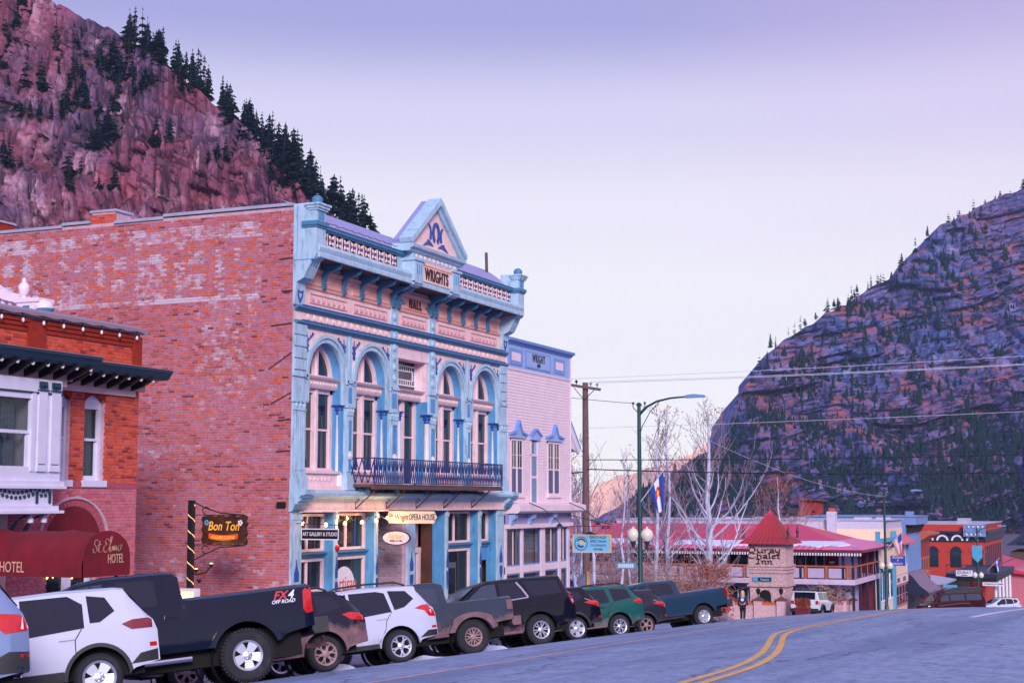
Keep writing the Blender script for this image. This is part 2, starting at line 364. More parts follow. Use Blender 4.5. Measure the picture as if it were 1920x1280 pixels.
# kerb and pavement
def strip(name, m, f0, f1, ys, kind='structure', ncol=2):
    b = MB()
    for y in ys:
        (xa, za), (xb, zb) = f0(y), f1(y)
        for k in range(ncol): t = k / (ncol - 1); b.v.append((xa + (xb - xa) * t, y, za + (zb - za) * t))
    b.f = [(j * ncol + i, j * ncol + i + 1, (j + 1) * ncol + i + 1, (j + 1) * ncol + i) for j in range(len(ys) - 1) for i in range(ncol - 1)]; b.m = [0] * len(b.f)
    return b
for ya, yb in ((-30, 66), (84, 230)):
    ys = [ya + (yb - ya) * k / int((yb - ya) / 2) for k in range(int((yb - ya) / 2) + 1)]
    b = MB()
    for y in ys:
        x = KX - shift(y); z = interp(ZS, y)
        b.v += [(x + .02, y, z - .05), (x, y, z + .15), (x - .18, y, z + .152), (x - .18, y, z - .1)]
    b.f = [(4 * j + i, 4 * j + i + 1, 4 * j + 5 + i, 4 * j + 4 + i) for j in range(len(ys) - 1) for i in range(3)] + [(0, 1, 2, 3), (4 * len(ys) - 4, 4 * len(ys) - 1, 4 * len(ys) - 2, 4 * len(ys) - 3)]; b.m = [0] * len(b.f)
    tag(b.obj('kerb', M['concrete']), kind='structure')
    b = strip('pavement', None, lambda y: (KX - shift(y) - .18, walk_z(KX - shift(y) - .18, y) + .002), lambda y: (-24.5, walk_z(-22.9, y)), ys, ncol=3)
    tag(b.obj('pavement', M['concrete'], smooth=60), kind='structure')
# terrain sheet under everything
M['earth'] = mat('valley_ground', L(92, 84, 104), .95, .3, .4, bump=.3, dirt=L(70, 60, 60)[:3], dirt_scale=.05, dirt_amt=.6)
b = MB(); gx = [-2400, -1500, -900, -500, -300, -150, -80, -50, -35, -24.2, -20, -8, 6, 14, 25, 45, 80, 150, 300, 600, 1200, 2500]; gy = [-300, -100, -30] + [10 * k for k in range(0, 24)] + [260, 300, 360, 440, 600, 900, 1400, 2200, 3500, 4000]
for y in gy:
    for x in gx:
        z = interp(ZS, y) + (.2 if x < -24 else -.5)
        if x > 14: z = interp(ZS, y) + .3 + .02 * (min(x, 60) - 14)
        if 66 < y < 84 and x < -24: z -= .26
        b.v.append((x, y, z))
n_ = len(gx); b.f = [(j * n_ + i, j * n_ + i + 1, (j + 1) * n_ + i + 1, (j + 1) * n_ + i) for j in range(len(gy) - 1) for i in range(n_ - 1)]; b.m = [0] * len(b.f)
tag(b.obj('ground', M['earth']), kind='structure')
# ================================================================ mountains
YAW = R(23.0828); RT = Vector((math.cos(YAW), math.sin(YAW), 0)); FW = Vector((-math.sin(YAW), math.cos(YAW), 0))
def rock_mat(name, c1, c2, c3, soil, green, s, streak=.6, zveg=.55):
    m = bpy.data.materials.new(name); m.use_nodes = True; t = m.node_tree; n = t.nodes; l = t.links; bs = n['Principled BSDF']; bs.inputs['Roughness'].default_value = .95; bs.inputs['Specular IOR Level'].default_value = .15
    g = n.new('ShaderNodeNewGeometry'); pos = g.outputs['Position']
    def noise_(sc, det=6, st=(1, 1, 1), rough=.6):
        mp = n.new('ShaderNodeMapping'); mp.inputs['Scale'].default_value = [q * sc for q in st]; l.new(pos, mp.inputs[0])
        no = n.new('ShaderNodeTexNoise'); no.inputs['Scale'].default_value = 1; no.inputs['Detail'].default_value = det; no.inputs['Roughness'].default_value = rough; l.new(mp.outputs[0], no.inputs['Vector']); return no.outputs['Fac']
    def rng(x, a, b_, c=0, d=1):
        r = n.new('ShaderNodeMapRange'); r.inputs[1].default_value = a; r.inputs[2].default_value = b_; r.inputs[3].default_value = c; r.inputs[4].default_value = d; l.new(x, r.inputs[0]); return r.outputs[0]
    def mixc(f, a, b_):
        mi = n.new('ShaderNodeMix'); mi.data_type = 'RGBA'; l.new(f, mi.inputs['Factor'])
        for k, c in (('A', a), ('B', b_)):
            if isinstance(c, tuple): mi.inputs[k].default_value = c
            else: l.new(c, mi.inputs[k])
        return mi.outputs['Result']
    def mul(a, b_):
        q = n.new('ShaderNodeMath'); q.operation = 'MULTIPLY'
        for i, c in enumerate((a, b_)):
            if isinstance(c, (int, float)): q.inputs[i].default_value = c
            else: l.new(c, q.inputs[i])
        return q.outputs[0]
    base = mixc(rng(noise_(.022 * s, 5), .38, .62), c1, c2)
    base = mixc(rng(noise_(.07 * s, 6, (1, 1, .6)), .52, .7, 0, .8), base, c3)                     # pale fresh faces
    base = mixc(rng(noise_(.20 * s, 5, (1, 1, .10)), .5, .6, 0, streak), base, tuple(v * .22 for v in c1[:3]) + (1,))   # dark water streaks
    base = mixc(rng(noise_(.35 * s, 4, (.25, .25, 1.6)), .55, .66, 0, .5), base, tuple(v * .35 for v in c1[:3]) + (1,))  # bedding seams
    sx = n.new('ShaderNodeSeparateXYZ'); l.new(g.outputs['Normal'], sx.inputs[0])
    flat = rng(sx.outputs['Z'], zveg - .12, zveg + .12)
    base = mixc(mul(flat, rng(noise_(.05 * s, 4), .40, .55)), base, soil)
    base = mixc(mul(flat, rng(noise_(.11 * s, 5), .46, .56)), base, green)
    l.new(base, bs.inputs['Base Color'])
    bp = n.new('ShaderNodeBump'); bp.inputs['Strength'].default_value = .9; bp.inputs['Distance'].default_value = 1.2 / s; l.new(noise_(.5 * s, 6, (1, 1, .7), .7), bp.inputs['Height']); l.new(bp.outputs[0], bs.inputs['Normal'])
    return m
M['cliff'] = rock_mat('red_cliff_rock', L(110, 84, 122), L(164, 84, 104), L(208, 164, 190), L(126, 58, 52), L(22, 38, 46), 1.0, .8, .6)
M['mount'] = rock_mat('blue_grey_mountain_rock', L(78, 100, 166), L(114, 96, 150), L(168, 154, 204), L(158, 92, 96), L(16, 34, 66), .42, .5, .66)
M['farglow'] = mat('far_slope_painted_glow', L(240, 192, 172), .95, .22, .004, dirt=L(170, 120, 140)[:3], dirt_scale=.02, dirt_amt=.7)  # low sunlight on the far ridge is put into this warm colour
class Face:
    """rock face: lateral a (m along camera right), height z; b = distance"""
    def __init__(s, b0, lean, zref, ridge_px, seed, disp, back=0):
        s.b0, s.lean, s.zref, s.seed, s.disp = b0, lean, zref, seed, disp
        s.ridge = []
        for px, py in ridge_px:
            k = (937 - py) / 2815; z = k * (b0 + back - lean * zref) / (1 - lean * k); s.ridge.append(((px - 960) / 2815 * (b0 + back + lean * (z - zref)), z))
    def H(s, a): return interp(s.ridge, a)
    def b(s, a, z): return s.b0 + s.lean * (z - s.zref) - s.disp(a, z, s.seed)
    def pt(s, a, z): return RT * a + FW * s.b(a, z) + Vector((0, 0, z))
    def mesh(s, name, m, zb, na, nz, power=1.0, ang=30):
        a0, a1 = s.ridge[0][0], s.ridge[-1][0]; bb = MB()
        for j in range(nz + 1):
            for i in range(na + 1):
                a = a0 + (a1 - a0) * i / na; h = s.H(a) + s.rough(a); bb.v.append(s.pt(a, zb + (h - zb) * (j / nz) ** power))
        top = nz * (na + 1)
        for i in range(na + 1):                      # plateau running back behind the skyline
            p = Vector(bb.v[top + i]); bb.v.append(p + FW * s.b0 * .12 - Vector((0, 0, s.b0 * .012)))
        n_ = na + 1; bb.f = [(j * n_ + i, j * n_ + i + 1, (j + 1) * n_ + i + 1, (j + 1) * n_ + i) for j in range(nz + 1) for i in range(na)]; bb.m = [0] * len(bb.f)
        return tag(bb.obj(name, m, smooth=ang, fix=False), kind='structure')
    def rough(s, a): return s.b0 * .005 * mn.noise(Vector((a * 22 / s.b0, s.seed, 0))) + s.b0 * .0035 * mn.noise(Vector((a * 90 / s.b0, s.seed, 3)))
N3 = lambda x, y, z: mn.noise(Vector((x, y, z)))
def ridged(x, y, z): return 1 - 2 * abs(N3(x, y, z))
def hsh(i, j, k=0): v = math.sin(i * 127.1 + j * 311.7 + k * 74.7) * 43758.5453; return v - math.floor(v)
def blocks(x, z, w, h, seed, jit=.35):
    """jointed rock: columns of width w cut by bedding every h; returns (edge 0..1, offset of the block 0..1)"""
    q = x / w + jit * N3(x / w * .9, z / (h * 1.6), seed); i = math.floor(q); fx = q - i
    hh = h * (.6 + .9 * hsh(i, 3, seed)); r = z / hh + hsh(i, 7, seed) * 5 + .12 * N3(x / w, z / h, seed + 3); j = math.floor(r); fz = r - j
    e = min(1, min(fx, 1 - fx) * 7) * min(1, min(fz * 9, (1 - fz) * 5))
    return e, hsh(i, j, seed)
def sm(t): t = max(0, min(1, t)); return t * t * (3 - 2 * t)
def disp_left(a, z, sd):
    wv = 6 * N3(a / 30, z / 40, 5); x = a + wv; zt = z + .30 * a + 5 * N3(a / 26, z / 40, 8)
    d = 17 * ridged(x / 60, z / 170, 1.3) + 5 * N3(x / 19, z / 70, 7.7)
    for w_, h_, ae, ao, k in ((15, 46, 4.0, 8.0, 2), (6.0, 26, 2.4, 4.2, 9), (2.4, 8, .8, 1.6, 4)):
        e, o = blocks(x, zt, w_, h_, k); d += ae * e + ao * o
    d += 1.0 * mn.fractal(Vector((a / 5, z / 5, 3)), 1, 2, 3)
    for zl, w_, st in ((112 - .36 * (a + 130), 6, 19), (150 - .34 * (a + 130), 4, 12), (80 - .22 * (a + 130), 5, 15)):
        d -= st * sm((z - zl - 9 * N3(a / 28, 0, zl)) / w_ * .5 + .5)
    return d
LEFT = Face(590, .22, 60, [(-420, -260), (-150, -140), (0, -60), (90, -20), (200, 40), (240, 62), (290, 118), (350, 152), (400, 188), (440, 208), (490, 268), (520, 318), (545, 342), (575, 372), (625, 408), (680, 440), (800, 520)], 3.3, disp_left, 30)
LEFT.mesh('cliff', M['cliff'], -12, 460, 360)
def disp_right(a, z, sd):
    wv = 22 * N3(a / 110, z / 110, 5); x = a + wv; zt = z - .17 * a + 14 * N3(a / 80, z / 70, 4)
    d = 55 * ridged((x + z * .5) / 230, z / 300, 1.9) + 24 * ridged((x + z * .6) / 85, z / 190, 6.1)
    for w_, h_, ae, ao, k in ((70, 34, 5, 24, 6), (26, 13, 3, 11, 3), (9, 5, 1.5, 4, 8)):
        e, o = blocks(x, zt, w_, h_, k, .6); d += ae * e + ao * o
    d += 6 * mn.fractal(Vector((a / 22, z / 22, 3)), .9, 2.1, 4)
    return d - 40 * sm((z - 205 + .1 * a) / 30) - 18 * sm((z - 120 + .22 * a) / 16)
RIGHT = Face(1330, .75, 0, [(1000, 985), (1080, 972), (1130, 958), (1180, 930), (1230, 898), (1262, 880), (1320, 852), (1352, 822), (1361, 800), (1364, 775), (1372, 748), (1392, 718), (1424, 692), (1430, 670), (1465, 650), (1510, 620), (1545, 592), (1570, 577), (1620, 550), (1680, 517), (1705, 492), (1730, 470), (1768, 422), (1820, 395), (1870, 377), (1920, 360), (2050, 320), (2300, 260)], 8.1, disp_right)
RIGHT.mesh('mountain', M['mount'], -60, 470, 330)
FAR = Face(2700, 1.2, 0, [(900, 965), (1040, 945), (1090, 930), (1130, 912), (1180, 893), (1250, 866), (1300, 848), (1330, 830), (1370, 806), (1420, 772), (1500, 740)], 2.2, lambda a, z, s: 120 * ridged(a / 420, z / 300, 2) + 40 * mn.fractal(Vector((a / 120, z / 90, 1)), 1, 2, 4))
FAR.mesh('far_ridge', M['farglow'], -80, 160, 60)
# valley walls closing the view behind and to the right of the camera (unseen; added to darken reflections, kept low towards the sun)
def disp_back(a, z, sd): return 60 * ridged(a / 300, z / 260, 2.7) + 14 * mn.fractal(Vector((a / 60, z / 60, 3)), 1, 2, 3)
M['backrock'] = rock_mat('wooded_valley_wall', L(50, 62, 100), L(78, 66, 100), L(96, 92, 130), L(84, 56, 70), L(18, 34, 56), .5, .4, .3)
for k_, (az, dist, h0) in enumerate(((75, 620, 230), (125, 620, 62), (180, 800, 70), (235, 520, 150), (262, 420, 170))):
    b = MB(); fw_ = Vector((math.sin(R(az)), math.cos(R(az)), 0)); rt_ = Vector((fw_.y, -fw_.x, 0)); na_, nz_ = 60, 24
    for j in range(nz_ + 1):
        for i in range(na_ + 1):
            a_ = (-.75 + 1.5 * i / na_) * dist; h_ = h0 * (1 + .22 * N3(a_ / 160, k_ * 7, 1) + .06 * N3(a_ / 35, k_, 4)); z_ = -40 + (h_ + 40) * j / nz_
            b.v.append(rt_ * a_ + fw_ * (dist + .45 * z_ + .00025 * a_ * a_ - disp_back(a_ + 900 * k_, z_, 0)) + Vector((0, 0, z_)))
    b.f = [(j * (na_ + 1) + i, j * (na_ + 1) + i + 1, (j + 1) * (na_ + 1) + i + 1, (j + 1) * (na_ + 1) + i) for j in range(nz_) for i in range(na_)]; b.m = [0] * len(b.f)
    tag(b.obj('unseen_valley_wall', M['backrock'], smooth=180, fix=False), kind='structure')
# ---------------------------------------------------------------- conifers
M['fir'] = mat('conifer_needles', L(26, 50, 58), 1.0, .5, 1.1, space='obj', spec=.1); M['bark'] = mat('conifer_bark', L(70, 52, 62), .95, .2)
def conifer(seed, tiers=11, lean=0, bare=.12, wide=.19, round_=False):
    rr = random.Random(seed); b = MB()
    for t in range(tiers):
        if t and rr.random() < .10: continue
        f = t / tiers; z = bare + (1 - bare) * f; rad = wide * ((1 - f) ** .8 if not round_ else max(.15, math.sin(math.pi * min(1, .25 + f * .72)))) * rr.uniform(.6, 1.25) + .012
        n_ = rr.randint(6, 10) if f < .6 else 6; o = rr.random() * 6
        for k in range(n_):
            an = o + 2 * math.pi * k / n_ + rr.uniform(-.2, .2); rd = rad * rr.uniform(.4, 1.3) * (1 + .25 * math.cos(an - seed)); w_ = rad * rr.uniform(.35, .5)
            c, s_ = math.cos(an), math.sin(an); zt = z + rr.uniform(.02, .06); zd = z - rd * rr.uniform(.15, .5)
            px, py = -s_ * w_, c * w_
            b.add([(0, 0, zt), (c * rd * .6 + px, s_ * rd * .6 + py, (zt + zd) / 2), (c * rd, s_ * rd, zd), (c * rd * .6 - px, s_ * rd * .6 - py, (zt + zd) / 2), (c * rd * .5, s_ * rd * .5, zd + .005)],
                  [(0, 1, 2), (0, 2, 3), (1, 4, 2), (2, 4, 3)])
    b.add([(-.012, -.012, .97), (.012, -.012, .97), (0, .014, .97), (0, 0, 1.04)], [(0, 1, 3), (1, 2, 3), (2, 0, 3)])
    tr = MB().tube([(0, 0, -.04), (0, 0, .5), (0, 0, .95)], [.016, .011, .004], 5)
    return b.mesh('crown', M['fir'], fix=False), tr.mesh('trunk', M['bark'])
FIRS = [conifer(1), conifer(2, 13, wide=.15), conifer(3, 9, wide=.23), conifer(4, 12, bare=.25, wide=.2), conifer(5, 9, bare=.3, wide=.2, round_=True), conifer(6, 14, bare=.05, wide=.13), conifer(7, 7, bare=.3, wide=.12), conifer(8, 16, wide=.2), conifer(9, 10, bare=.15, wide=.25)]
rr = random.Random(11)
def fir(p, h, label, group, parts=True, k=None):
    c, t = FIRS[k if k is not None else rr.randrange(len(FIRS))]; w_ = rr.uniform(.85, 1.25)
    if parts:
        e = empty('conifer_tree', p, rr.uniform(0, 6.28), label, 'tree', group)
        put('crown', c, e, scale=(h * w_, h * w_, h)); put('trunk', t, e, scale=(h, h, h))
    else:
        e = put('conifer_tree', c, None, p, (0, 0, rr.uniform(0, 6.28)), (h * w_, h * w_, h)); tag(e, label, 'tree', group)
    return e
def ridge_trees(face, p0, p1, n_, h0, h1, down, label, group, parts=True, dmin=0.0):
    k = 0
    while k < n_:
        f = rr.random(); a = p0 + (p1 - p0) * f; z = face.H(a) + face.rough(a) - (dmin + rr.random() ** 2 * (down - dmin))
        fir(face.pt(a, z) - Vector((0, 0, .4)) + FW * (2.5 if parts else 6), rr.uniform(h0, h1), label, group, parts); k += 1
ra = lambda px, b_: (px - 960) / 2815 * b_
ridge_trees(LEFT, ra(180, 640), ra(530, 640), 62, 12, 21, 9, 'dark conifer standing on the skyline of the red cliff', 'conifers along the red cliff top')
ridge_trees(LEFT, ra(500, 610), ra(690, 610), 58, 13, 24, 26, 'dark conifer on the lower right shoulder of the red cliff', 'conifers on the cliff shoulder')
ridge_trees(LEFT, ra(-40, 680), ra(270, 680), 70, 10, 19, 66, 'dark conifer in the wood above the red cliff', 'conifers above the red cliff', True, 16)
k = 0
for pa, pz, n_ in ((30, 200, 3), (150, 260, 5), (175, 240, 4), (110, 330, 3), (20, 330, 5), (270, 250, 4), (240, 120, 4), (150, 370, 2), (510, 320, 5), (200, 350, 3), (60, 100, 5), (320, 130, 4), (530, 345, 4), (90, 205, 3), (380, 270, 3)):
    for q in range(n_):
        px, py = pa + rr.uniform(-26, 26), pz + rr.uniform(-14, 14); b_ = 600; z = (937 - py) / 2815 * (b_ + 20); a = ra(px, b_ + 15)
        fir(LEFT.pt(a, z) - FW * .5 - Vector((0, 0, 1)), rr.uniform(6, 14), 'small dark conifer clinging to a ledge of the red cliff', 'conifers on the red cliff ledges', True)
ridge_trees(RIGHT, ra(1372, 1560), ra(1930, 1700), 44, 8, 18, 7, 'tiny dark conifer on the skyline of the blue mountain', 'conifers along the blue mountain skyline', False)
def mass(face, n_, fx, label, name):
    """wooded slope: crowns of a few sizes joined in one mesh"""
    b = MB(); srcs = [([tuple(v.co) for v in c.vertices], [tuple(p.vertices) for p in c.polygons]) for c, t in (FAR_FIR, FAR_FIR2)]
    for i in range(n_):
        a, z, h = fx(); p = face.pt(a, z); vs, fs = srcs[i % 2]; w_ = rr.uniform(.9, 1.4) * h; an = rr.random() * 6; c, s_ = math.cos(an), math.sin(an)
        b.add([(p.x + (x * c - y * s_) * w_, p.y + (x * s_ + y * c) * w_, p.z - .5 + zz * h) for x, y, zz in vs], fs)
    return tag(b.obj(name, M['fir'], fix=False), label, None, None, 'stuff')
def far_fir(seed, wide):
    q = random.Random(seed); b = MB()
    for t in range(4):
        z0, z1 = .06 + .22 * t, .06 + .22 * t + .42; r_ = wide * (1 - t / 4.6); o = q.random() * 6; n_ = 7
        vs = [(0, 0, min(z1, 1.0))] + [(r_ * q.uniform(.6, 1.25) * math.cos(o + 6.283 * k / n_), r_ * q.uniform(.6, 1.25) * math.sin(o + 6.283 * k / n_), z0 + q.uniform(-.04, .05)) for k in range(n_)]
        b.add(vs, [(0, k + 1, (k + 1) % n_ + 1) for k in range(n_)])
    return b.mesh('crown', M['fir'], fix=False), None
FAR_FIR = far_fir(21, .22); FAR_FIR2 = far_fir(22, .17)
def right_pick(lo=False):
    while True:
        px = rr.uniform(1150, 1930); a = ra(px, 1450); H_ = RIGHT.H(a)
        z = rr.uniform(-20, max(H_ - 4, -10)) if not lo else rr.uniform(-30, min(H_ - 3, 75))
        dens = .16 + .9 * max(0, min(1, (70 - z + 70 * (px - 1700) / 250) / 90)) + .6 * max(0, N3(a / 60, z / 26, 2)) + (.5 if N3(a / 35, z / 16, 12) > .25 else 0)
        if rr.random() < dens * .9: return a, z, 4.5 + 9 * rr.random() ** 1.7
for i in range(24):
    a, z, h = right_pick(); fir(RIGHT.pt(a, z) - Vector((0, 0, .5)), h * 1.15, 'small dark conifer on the slope of the blue mountain', 'conifers on the blue mountain slope', False)
mass(RIGHT, 2600, right_pick, 'dark conifer wood on the slopes of the blue mountain', 'mountain_forest')
mass(RIGHT, 2400, lambda: right_pick(True), 'dense dark conifer wood at the foot of the blue mountain', 'foothill_forest')
# ================================================================ shared building helpers
def wm(o):
    m = o.matrix_parent_inverse @ o.matrix_basis
    return wm(o.parent) @ m if o.parent else o.matrix_basis.copy()
def part(b, name, mats, parent, smooth=False, fix=True):
    """mesh given in world coordinates, hung under parent without moving it"""
    me = b.mesh(name, mats, smooth, fix) if isinstance(b, MB) else b
    o = bpy.data.objects.new(name, me); COL.objects.link(o)
    if parent: o.parent = parent; o.matrix_parent_inverse = wm(parent).inverted()
    return o
def pput(name, me, parent, loc, rot=(0, 0, 0), scale=(1, 1, 1)):
    """shared mesh placed in world coordinates under parent"""
    o = bpy.data.objects.new(name, me); COL.objects.link(o); o.location = loc; o.rotation_euler = rot; o.scale = scale
    if parent: o.parent = parent; o.matrix_parent_inverse = wm(parent).inverted()
    return o
def brick_mat(name, cols, mort=None, paint=(.62, .58, .74), rough=.9):
    m = bpy.data.materials.new(name); m.use_nodes = True; t = m.node_tree; n = t.nodes; l = t.links; bs = n['Principled BSDF']; bs.inputs['Roughness'].default_value = rough; bs.inputs['Specular IOR Level'].default_value = .2
    at = n.new('ShaderNodeAttribute'); at.attribute_name = 'tint'; rp = n.new('ShaderNodeValToRGB'); c = rp.color_ramp; c.interpolation = 'LINEAR'
    c.elements[0].color = cols[0]; c.elements[1].color = cols[-1]
    for i, q in enumerate(cols[1:-1]): e = c.elements.new((i + 1) / (len(cols) - 1)); e.color = q
    l.new(at.outputs['Fac'], rp.inputs[0])
    g = n.new('ShaderNodeNewGeometry'); no = n.new('ShaderNodeTexNoise'); no.inputs['Scale'].default_value = 9; no.inputs['Detail'].default_value = 8; no.inputs['Roughness'].default_value = .7; l.new(g.outputs['Position'], no.inputs['Vector'])
    mr_ = n.new('ShaderNodeMapRange'); mr_.inputs[1].default_value = .3; mr_.inputs[2].default_value = .7; mr_.inputs[3].default_value = .72; mr_.inputs[4].default_value = 1.2; l.new(no.outputs['Fac'], mr_.inputs[0])
    sc = n.new('ShaderNodeVectorMath'); sc.operation = 'SCALE'; l.new(rp.outputs[0], sc.inputs[0]); l.new(mr_.outputs[0], sc.inputs['Scale'])
    ap = n.new('ShaderNodeAttribute'); ap.attribute_name = 'paint'
    n2 = n.new('ShaderNodeTexNoise'); n2.inputs['Scale'].default_value = 5; n2.inputs['Detail'].default_value = 9; n2.inputs['Roughness'].default_value = .75; l.new(g.outputs['Position'], n2.inputs['Vector'])
    sb = n.new('ShaderNodeMath'); sb.operation = 'ADD'; l.new(n2.outputs['Fac'], sb.inputs[0]); l.new(ap.outputs['Fac'], sb.inputs[1])
    m2 = n.new('ShaderNodeMapRange'); m2.inputs[1].default_value = .78; m2.inputs[2].default_value = 1.02; m2.inputs[4].default_value = .8; l.new(sb.outputs[0], m2.inputs[0])
    mi = n.new('ShaderNodeMix'); mi.data_type = 'RGBA'; mi.inputs['B'].default_value = (*paint, 1); l.new(sc.outputs[0], mi.inputs['A']); l.new(m2.outputs[0], mi.inputs['Factor']); l.new(mi.outputs['Result'], bs.inputs['Base Color'])
    bp = n.new('ShaderNodeBump'); bp.inputs['Strength'].default_value = .35; bp.inputs['Distance'].default_value = .01; l.new(no.outputs['Fac'], bp.inputs['Height']); l.new(bp.outputs[0], bs.inputs['Normal'])
    return m
def bricks(parent, m, fn, u0, u1, z0, z1, skip=None, clip=None, paint=None, pitch=(.215, .0765), proud=.014, seed=1, near=None, n_own=300, tint=None, normal_axis=None):
    """running bond of real bricks. fn(u, z, d) -> world point, d outwards. The n_own nearest bricks are objects, the rest one mesh of kind stuff"""
    rr = random.Random(seed); pu, pz = pitch; rows = []
    nz = int((z1 - z0) / pz)
    for j in range(nz):
        za = z0 + j * pz; off = (j % 2) * pu / 2 + (pu * .25 if j % 7 == 6 else 0); i = 0
        u = u0 - off
        while u < u1 - .02:
            a, b_ = max(u, u0), min(u + pu - .011, u1); u += pu
            for ca, cb in (clip(za + pz / 2) if clip else ()):
                if a < ca < b_ <= cb: b_ = ca
                elif ca <= a < cb < b_: a = cb
            if b_ - a < .03: continue
            if skip and skip((a + b_) / 2, za + pz / 2, a, b_): continue
            uc, zc = (a + b_) / 2, za + pz / 2
            tn = tint(uc, zc, rr) if tint else min(1, max(0, rr.gauss(.5, .22)))
            rows.append((a, b_, za, za + pz - .011, tn, paint(uc, zc, rr) if paint else 0, proud + rr.uniform(-.004, .004)))
    full = [r for r in rows if r[1] - r[0] > pu - .014]
    own = set()
    if near and n_own:
        full.sort(key=lambda r: (fn((r[0] + r[1]) / 2, r[2], 0) - Vector(near)).length); own = set(id(r) for r in full[:n_own])
    def boxv(a, b_, c, e, d):
        return [fn(a, c, -.03), fn(b_, c, -.03), fn(b_, e, -.03), fn(a, e, -.03), fn(a + .002, c + .002, d), fn(b_ - .002, c + .002, d), fn(b_ - .002, e - .002, d), fn(a + .002, e - .002, d)]
    FS = [(4, 5, 6, 7), (0, 1, 5, 4), (1, 2, 6, 5), (2, 3, 7, 6), (3, 0, 4, 7)]
    def attr(me, tl, pl):
        for nm, vals in (('tint', tl), ('paint', pl)):
            q = me.attributes.new(nm, 'FLOAT', 'FACE'); q.data.foreach_set('value', vals)
    b = MB(); tl = []; pl = []; var = {}
    for r in rows:
        if id(r) in own: continue
        b.add(boxv(r[0], r[1], r[2], r[3], r[6]), FS); tl += [r[4]] * 5; pl += [r[5]] * 5
    me = b.mesh('brickwork', m, fix=True); attr(me, tl, pl); o = part(me, 'brickwork', None, parent); o['kind'] = 'stuff'
    for r in rows:
        if id(r) not in own: continue
        k = (round(r[4] * 7), round(r[5] * 5)); c0 = fn(r[0], r[2], 0)
        if k not in var:
            q = MB().add([Vector(p) - c0 for p in boxv(r[0], r[1], r[2], r[3], proud)], FS); me = q.mesh('brick', m); attr(me, [k[0] / 7] * 5, [k[1] / 5] * 5); var[k] = me
        pput('brick', var[k], parent, c0)
M['brick1'] = brick_mat('old_pink_brick', [L(128, 62, 74), L(162, 78, 82), L(182, 94, 98), L(190, 108, 120), L(180, 116, 142), L(206, 96, 66)])
M['brick2'] = brick_mat('orange_red_brick', [L(150, 50, 40), L(190, 72, 52), L(208, 84, 58), L(214, 96, 72), L(178, 70, 66), L(160, 60, 70)])
M['brick3'] = brick_mat('pink_painted_brick', [L(176, 84, 104), L(196, 104, 122), L(206, 118, 136), L(198, 110, 120), L(186, 96, 110)], rough=.8)
M['brick4'] = brick_mat('lavender_painted_brick', [L(140, 120, 140), L(160, 136, 158), L(172, 148, 168)], rough=.8)
M['interior'] = mat('dim_interior', L(90, 52, 44), .9, .3, 1.5); M['blind'] = mat('window_blind', L(196, 190, 214), .8, .05); M['drape'] = mat('brown_drape', L(112, 76, 74), .9, .3, 7)

# ================================================================ opera house
FX = -22.5
M['pinkd'] = mat('dusty_pink_paint', L(222, 164, 180), .6, .08, 4); M['lav'] = mat('lavender_paint', L(160, 150, 196), .6, .08, 4)
OH = empty('opera_house', (FX, 44.45, -4.6), 0, 'two storey opera house with pale blue and pink ornamental front and brick side wall', 'building')
YA, YB = 36.78, 52.12
def P(name, m, fn, parent=OH, smooth=False):
    b = MB(); fn(b); return part(b, name, m, parent, smooth)
def F(b, y0, y1, z0, z1, d0, d1, mi=0): return b.box(FX + d0, FX + d1, y0, y1, z0, z1, mi)
# body behind the front
P('rear_wall', M['mortar'], lambda b: (b.box(-48, FX - .5, YA + .02, YB - .02, -.28, 8.38), b.box(-48, FX - 3.1, YA + .02, YB - .02, -5.5, -.29)))
P('roof', M['roofmetal'], lambda b: b.box(-48, FX - .6, YA + .3, YB - .3, 8.40, 8.46))
# --- brick side wall with the ghost of a painted advert
side = P('side_wall', M['mortar'], lambda b: b.box(-47, FX - .002, YA - .06, YA + .02, -5.5, 8.44))
def letters(x, z):
    """blocky strokes of the faded advert"""
    f = (x - 23.7) / 1.45; k = f - math.floor(f); i = int(f); r_ = (z - 5.95) / 1.75
    if r_ < 0 or r_ > 1 or x < 23.7: return False
    return k < .26 or (i % 3 == 0 and .55 < k < .8) or (k < .8 and (r_ > .82 or (r_ < .16 and i % 2) or (abs(r_ - .5) < .09 and i % 3 != 2)))
def ghost(u, z, rr):
    x = -u; p = .16 + .12 * N3(x * .5, z * .8, 2) + .08 * N3(x * 2.2, z * 3.1, 4)
    if 5.8 < z < 8.1 and x > 23.6:
        p = (.05 if letters(x, z) else .34) + .18 * N3(x * .9, z * 1.1, 6) + .14 * N3(x * 3, z * 3, 9)
        if z < 6.0: p += .10
    elif z < -1.6: p = .24 + .16 * N3(x * .7, z * .9, 3)
    else: p += .20 * max(0, N3(x * .3, z * .45, 11))
    return max(0, min(1, p + rr.gauss(0, .05)))
def gtint(u, z, rr):
    x = -u; base = .58 + .34 * N3(x * .45, z * .8, 1)
    if 5.8 < z < 8.1 and letters(x, z): return min(1, max(.0, rr.gauss(.84, .16)))
    return min(1, max(0, rr.gauss(base, .17))) if rr.random() > .05 else rr.choice((0, 1, 1))
HID = lambda u, z: (z < 3.3 and u < -28.6) or z < -4.7
bricks(side, M['brick1'], lambda u, z, d: Vector((u, YA - .06 - d, z)), -34.2, FX - .003, -4.8, 8.38, lambda u, z, a, b_: HID(u, z), None, ghost, seed=5, near=(-22.5, YA - 6, -1.5), tint=gtint)
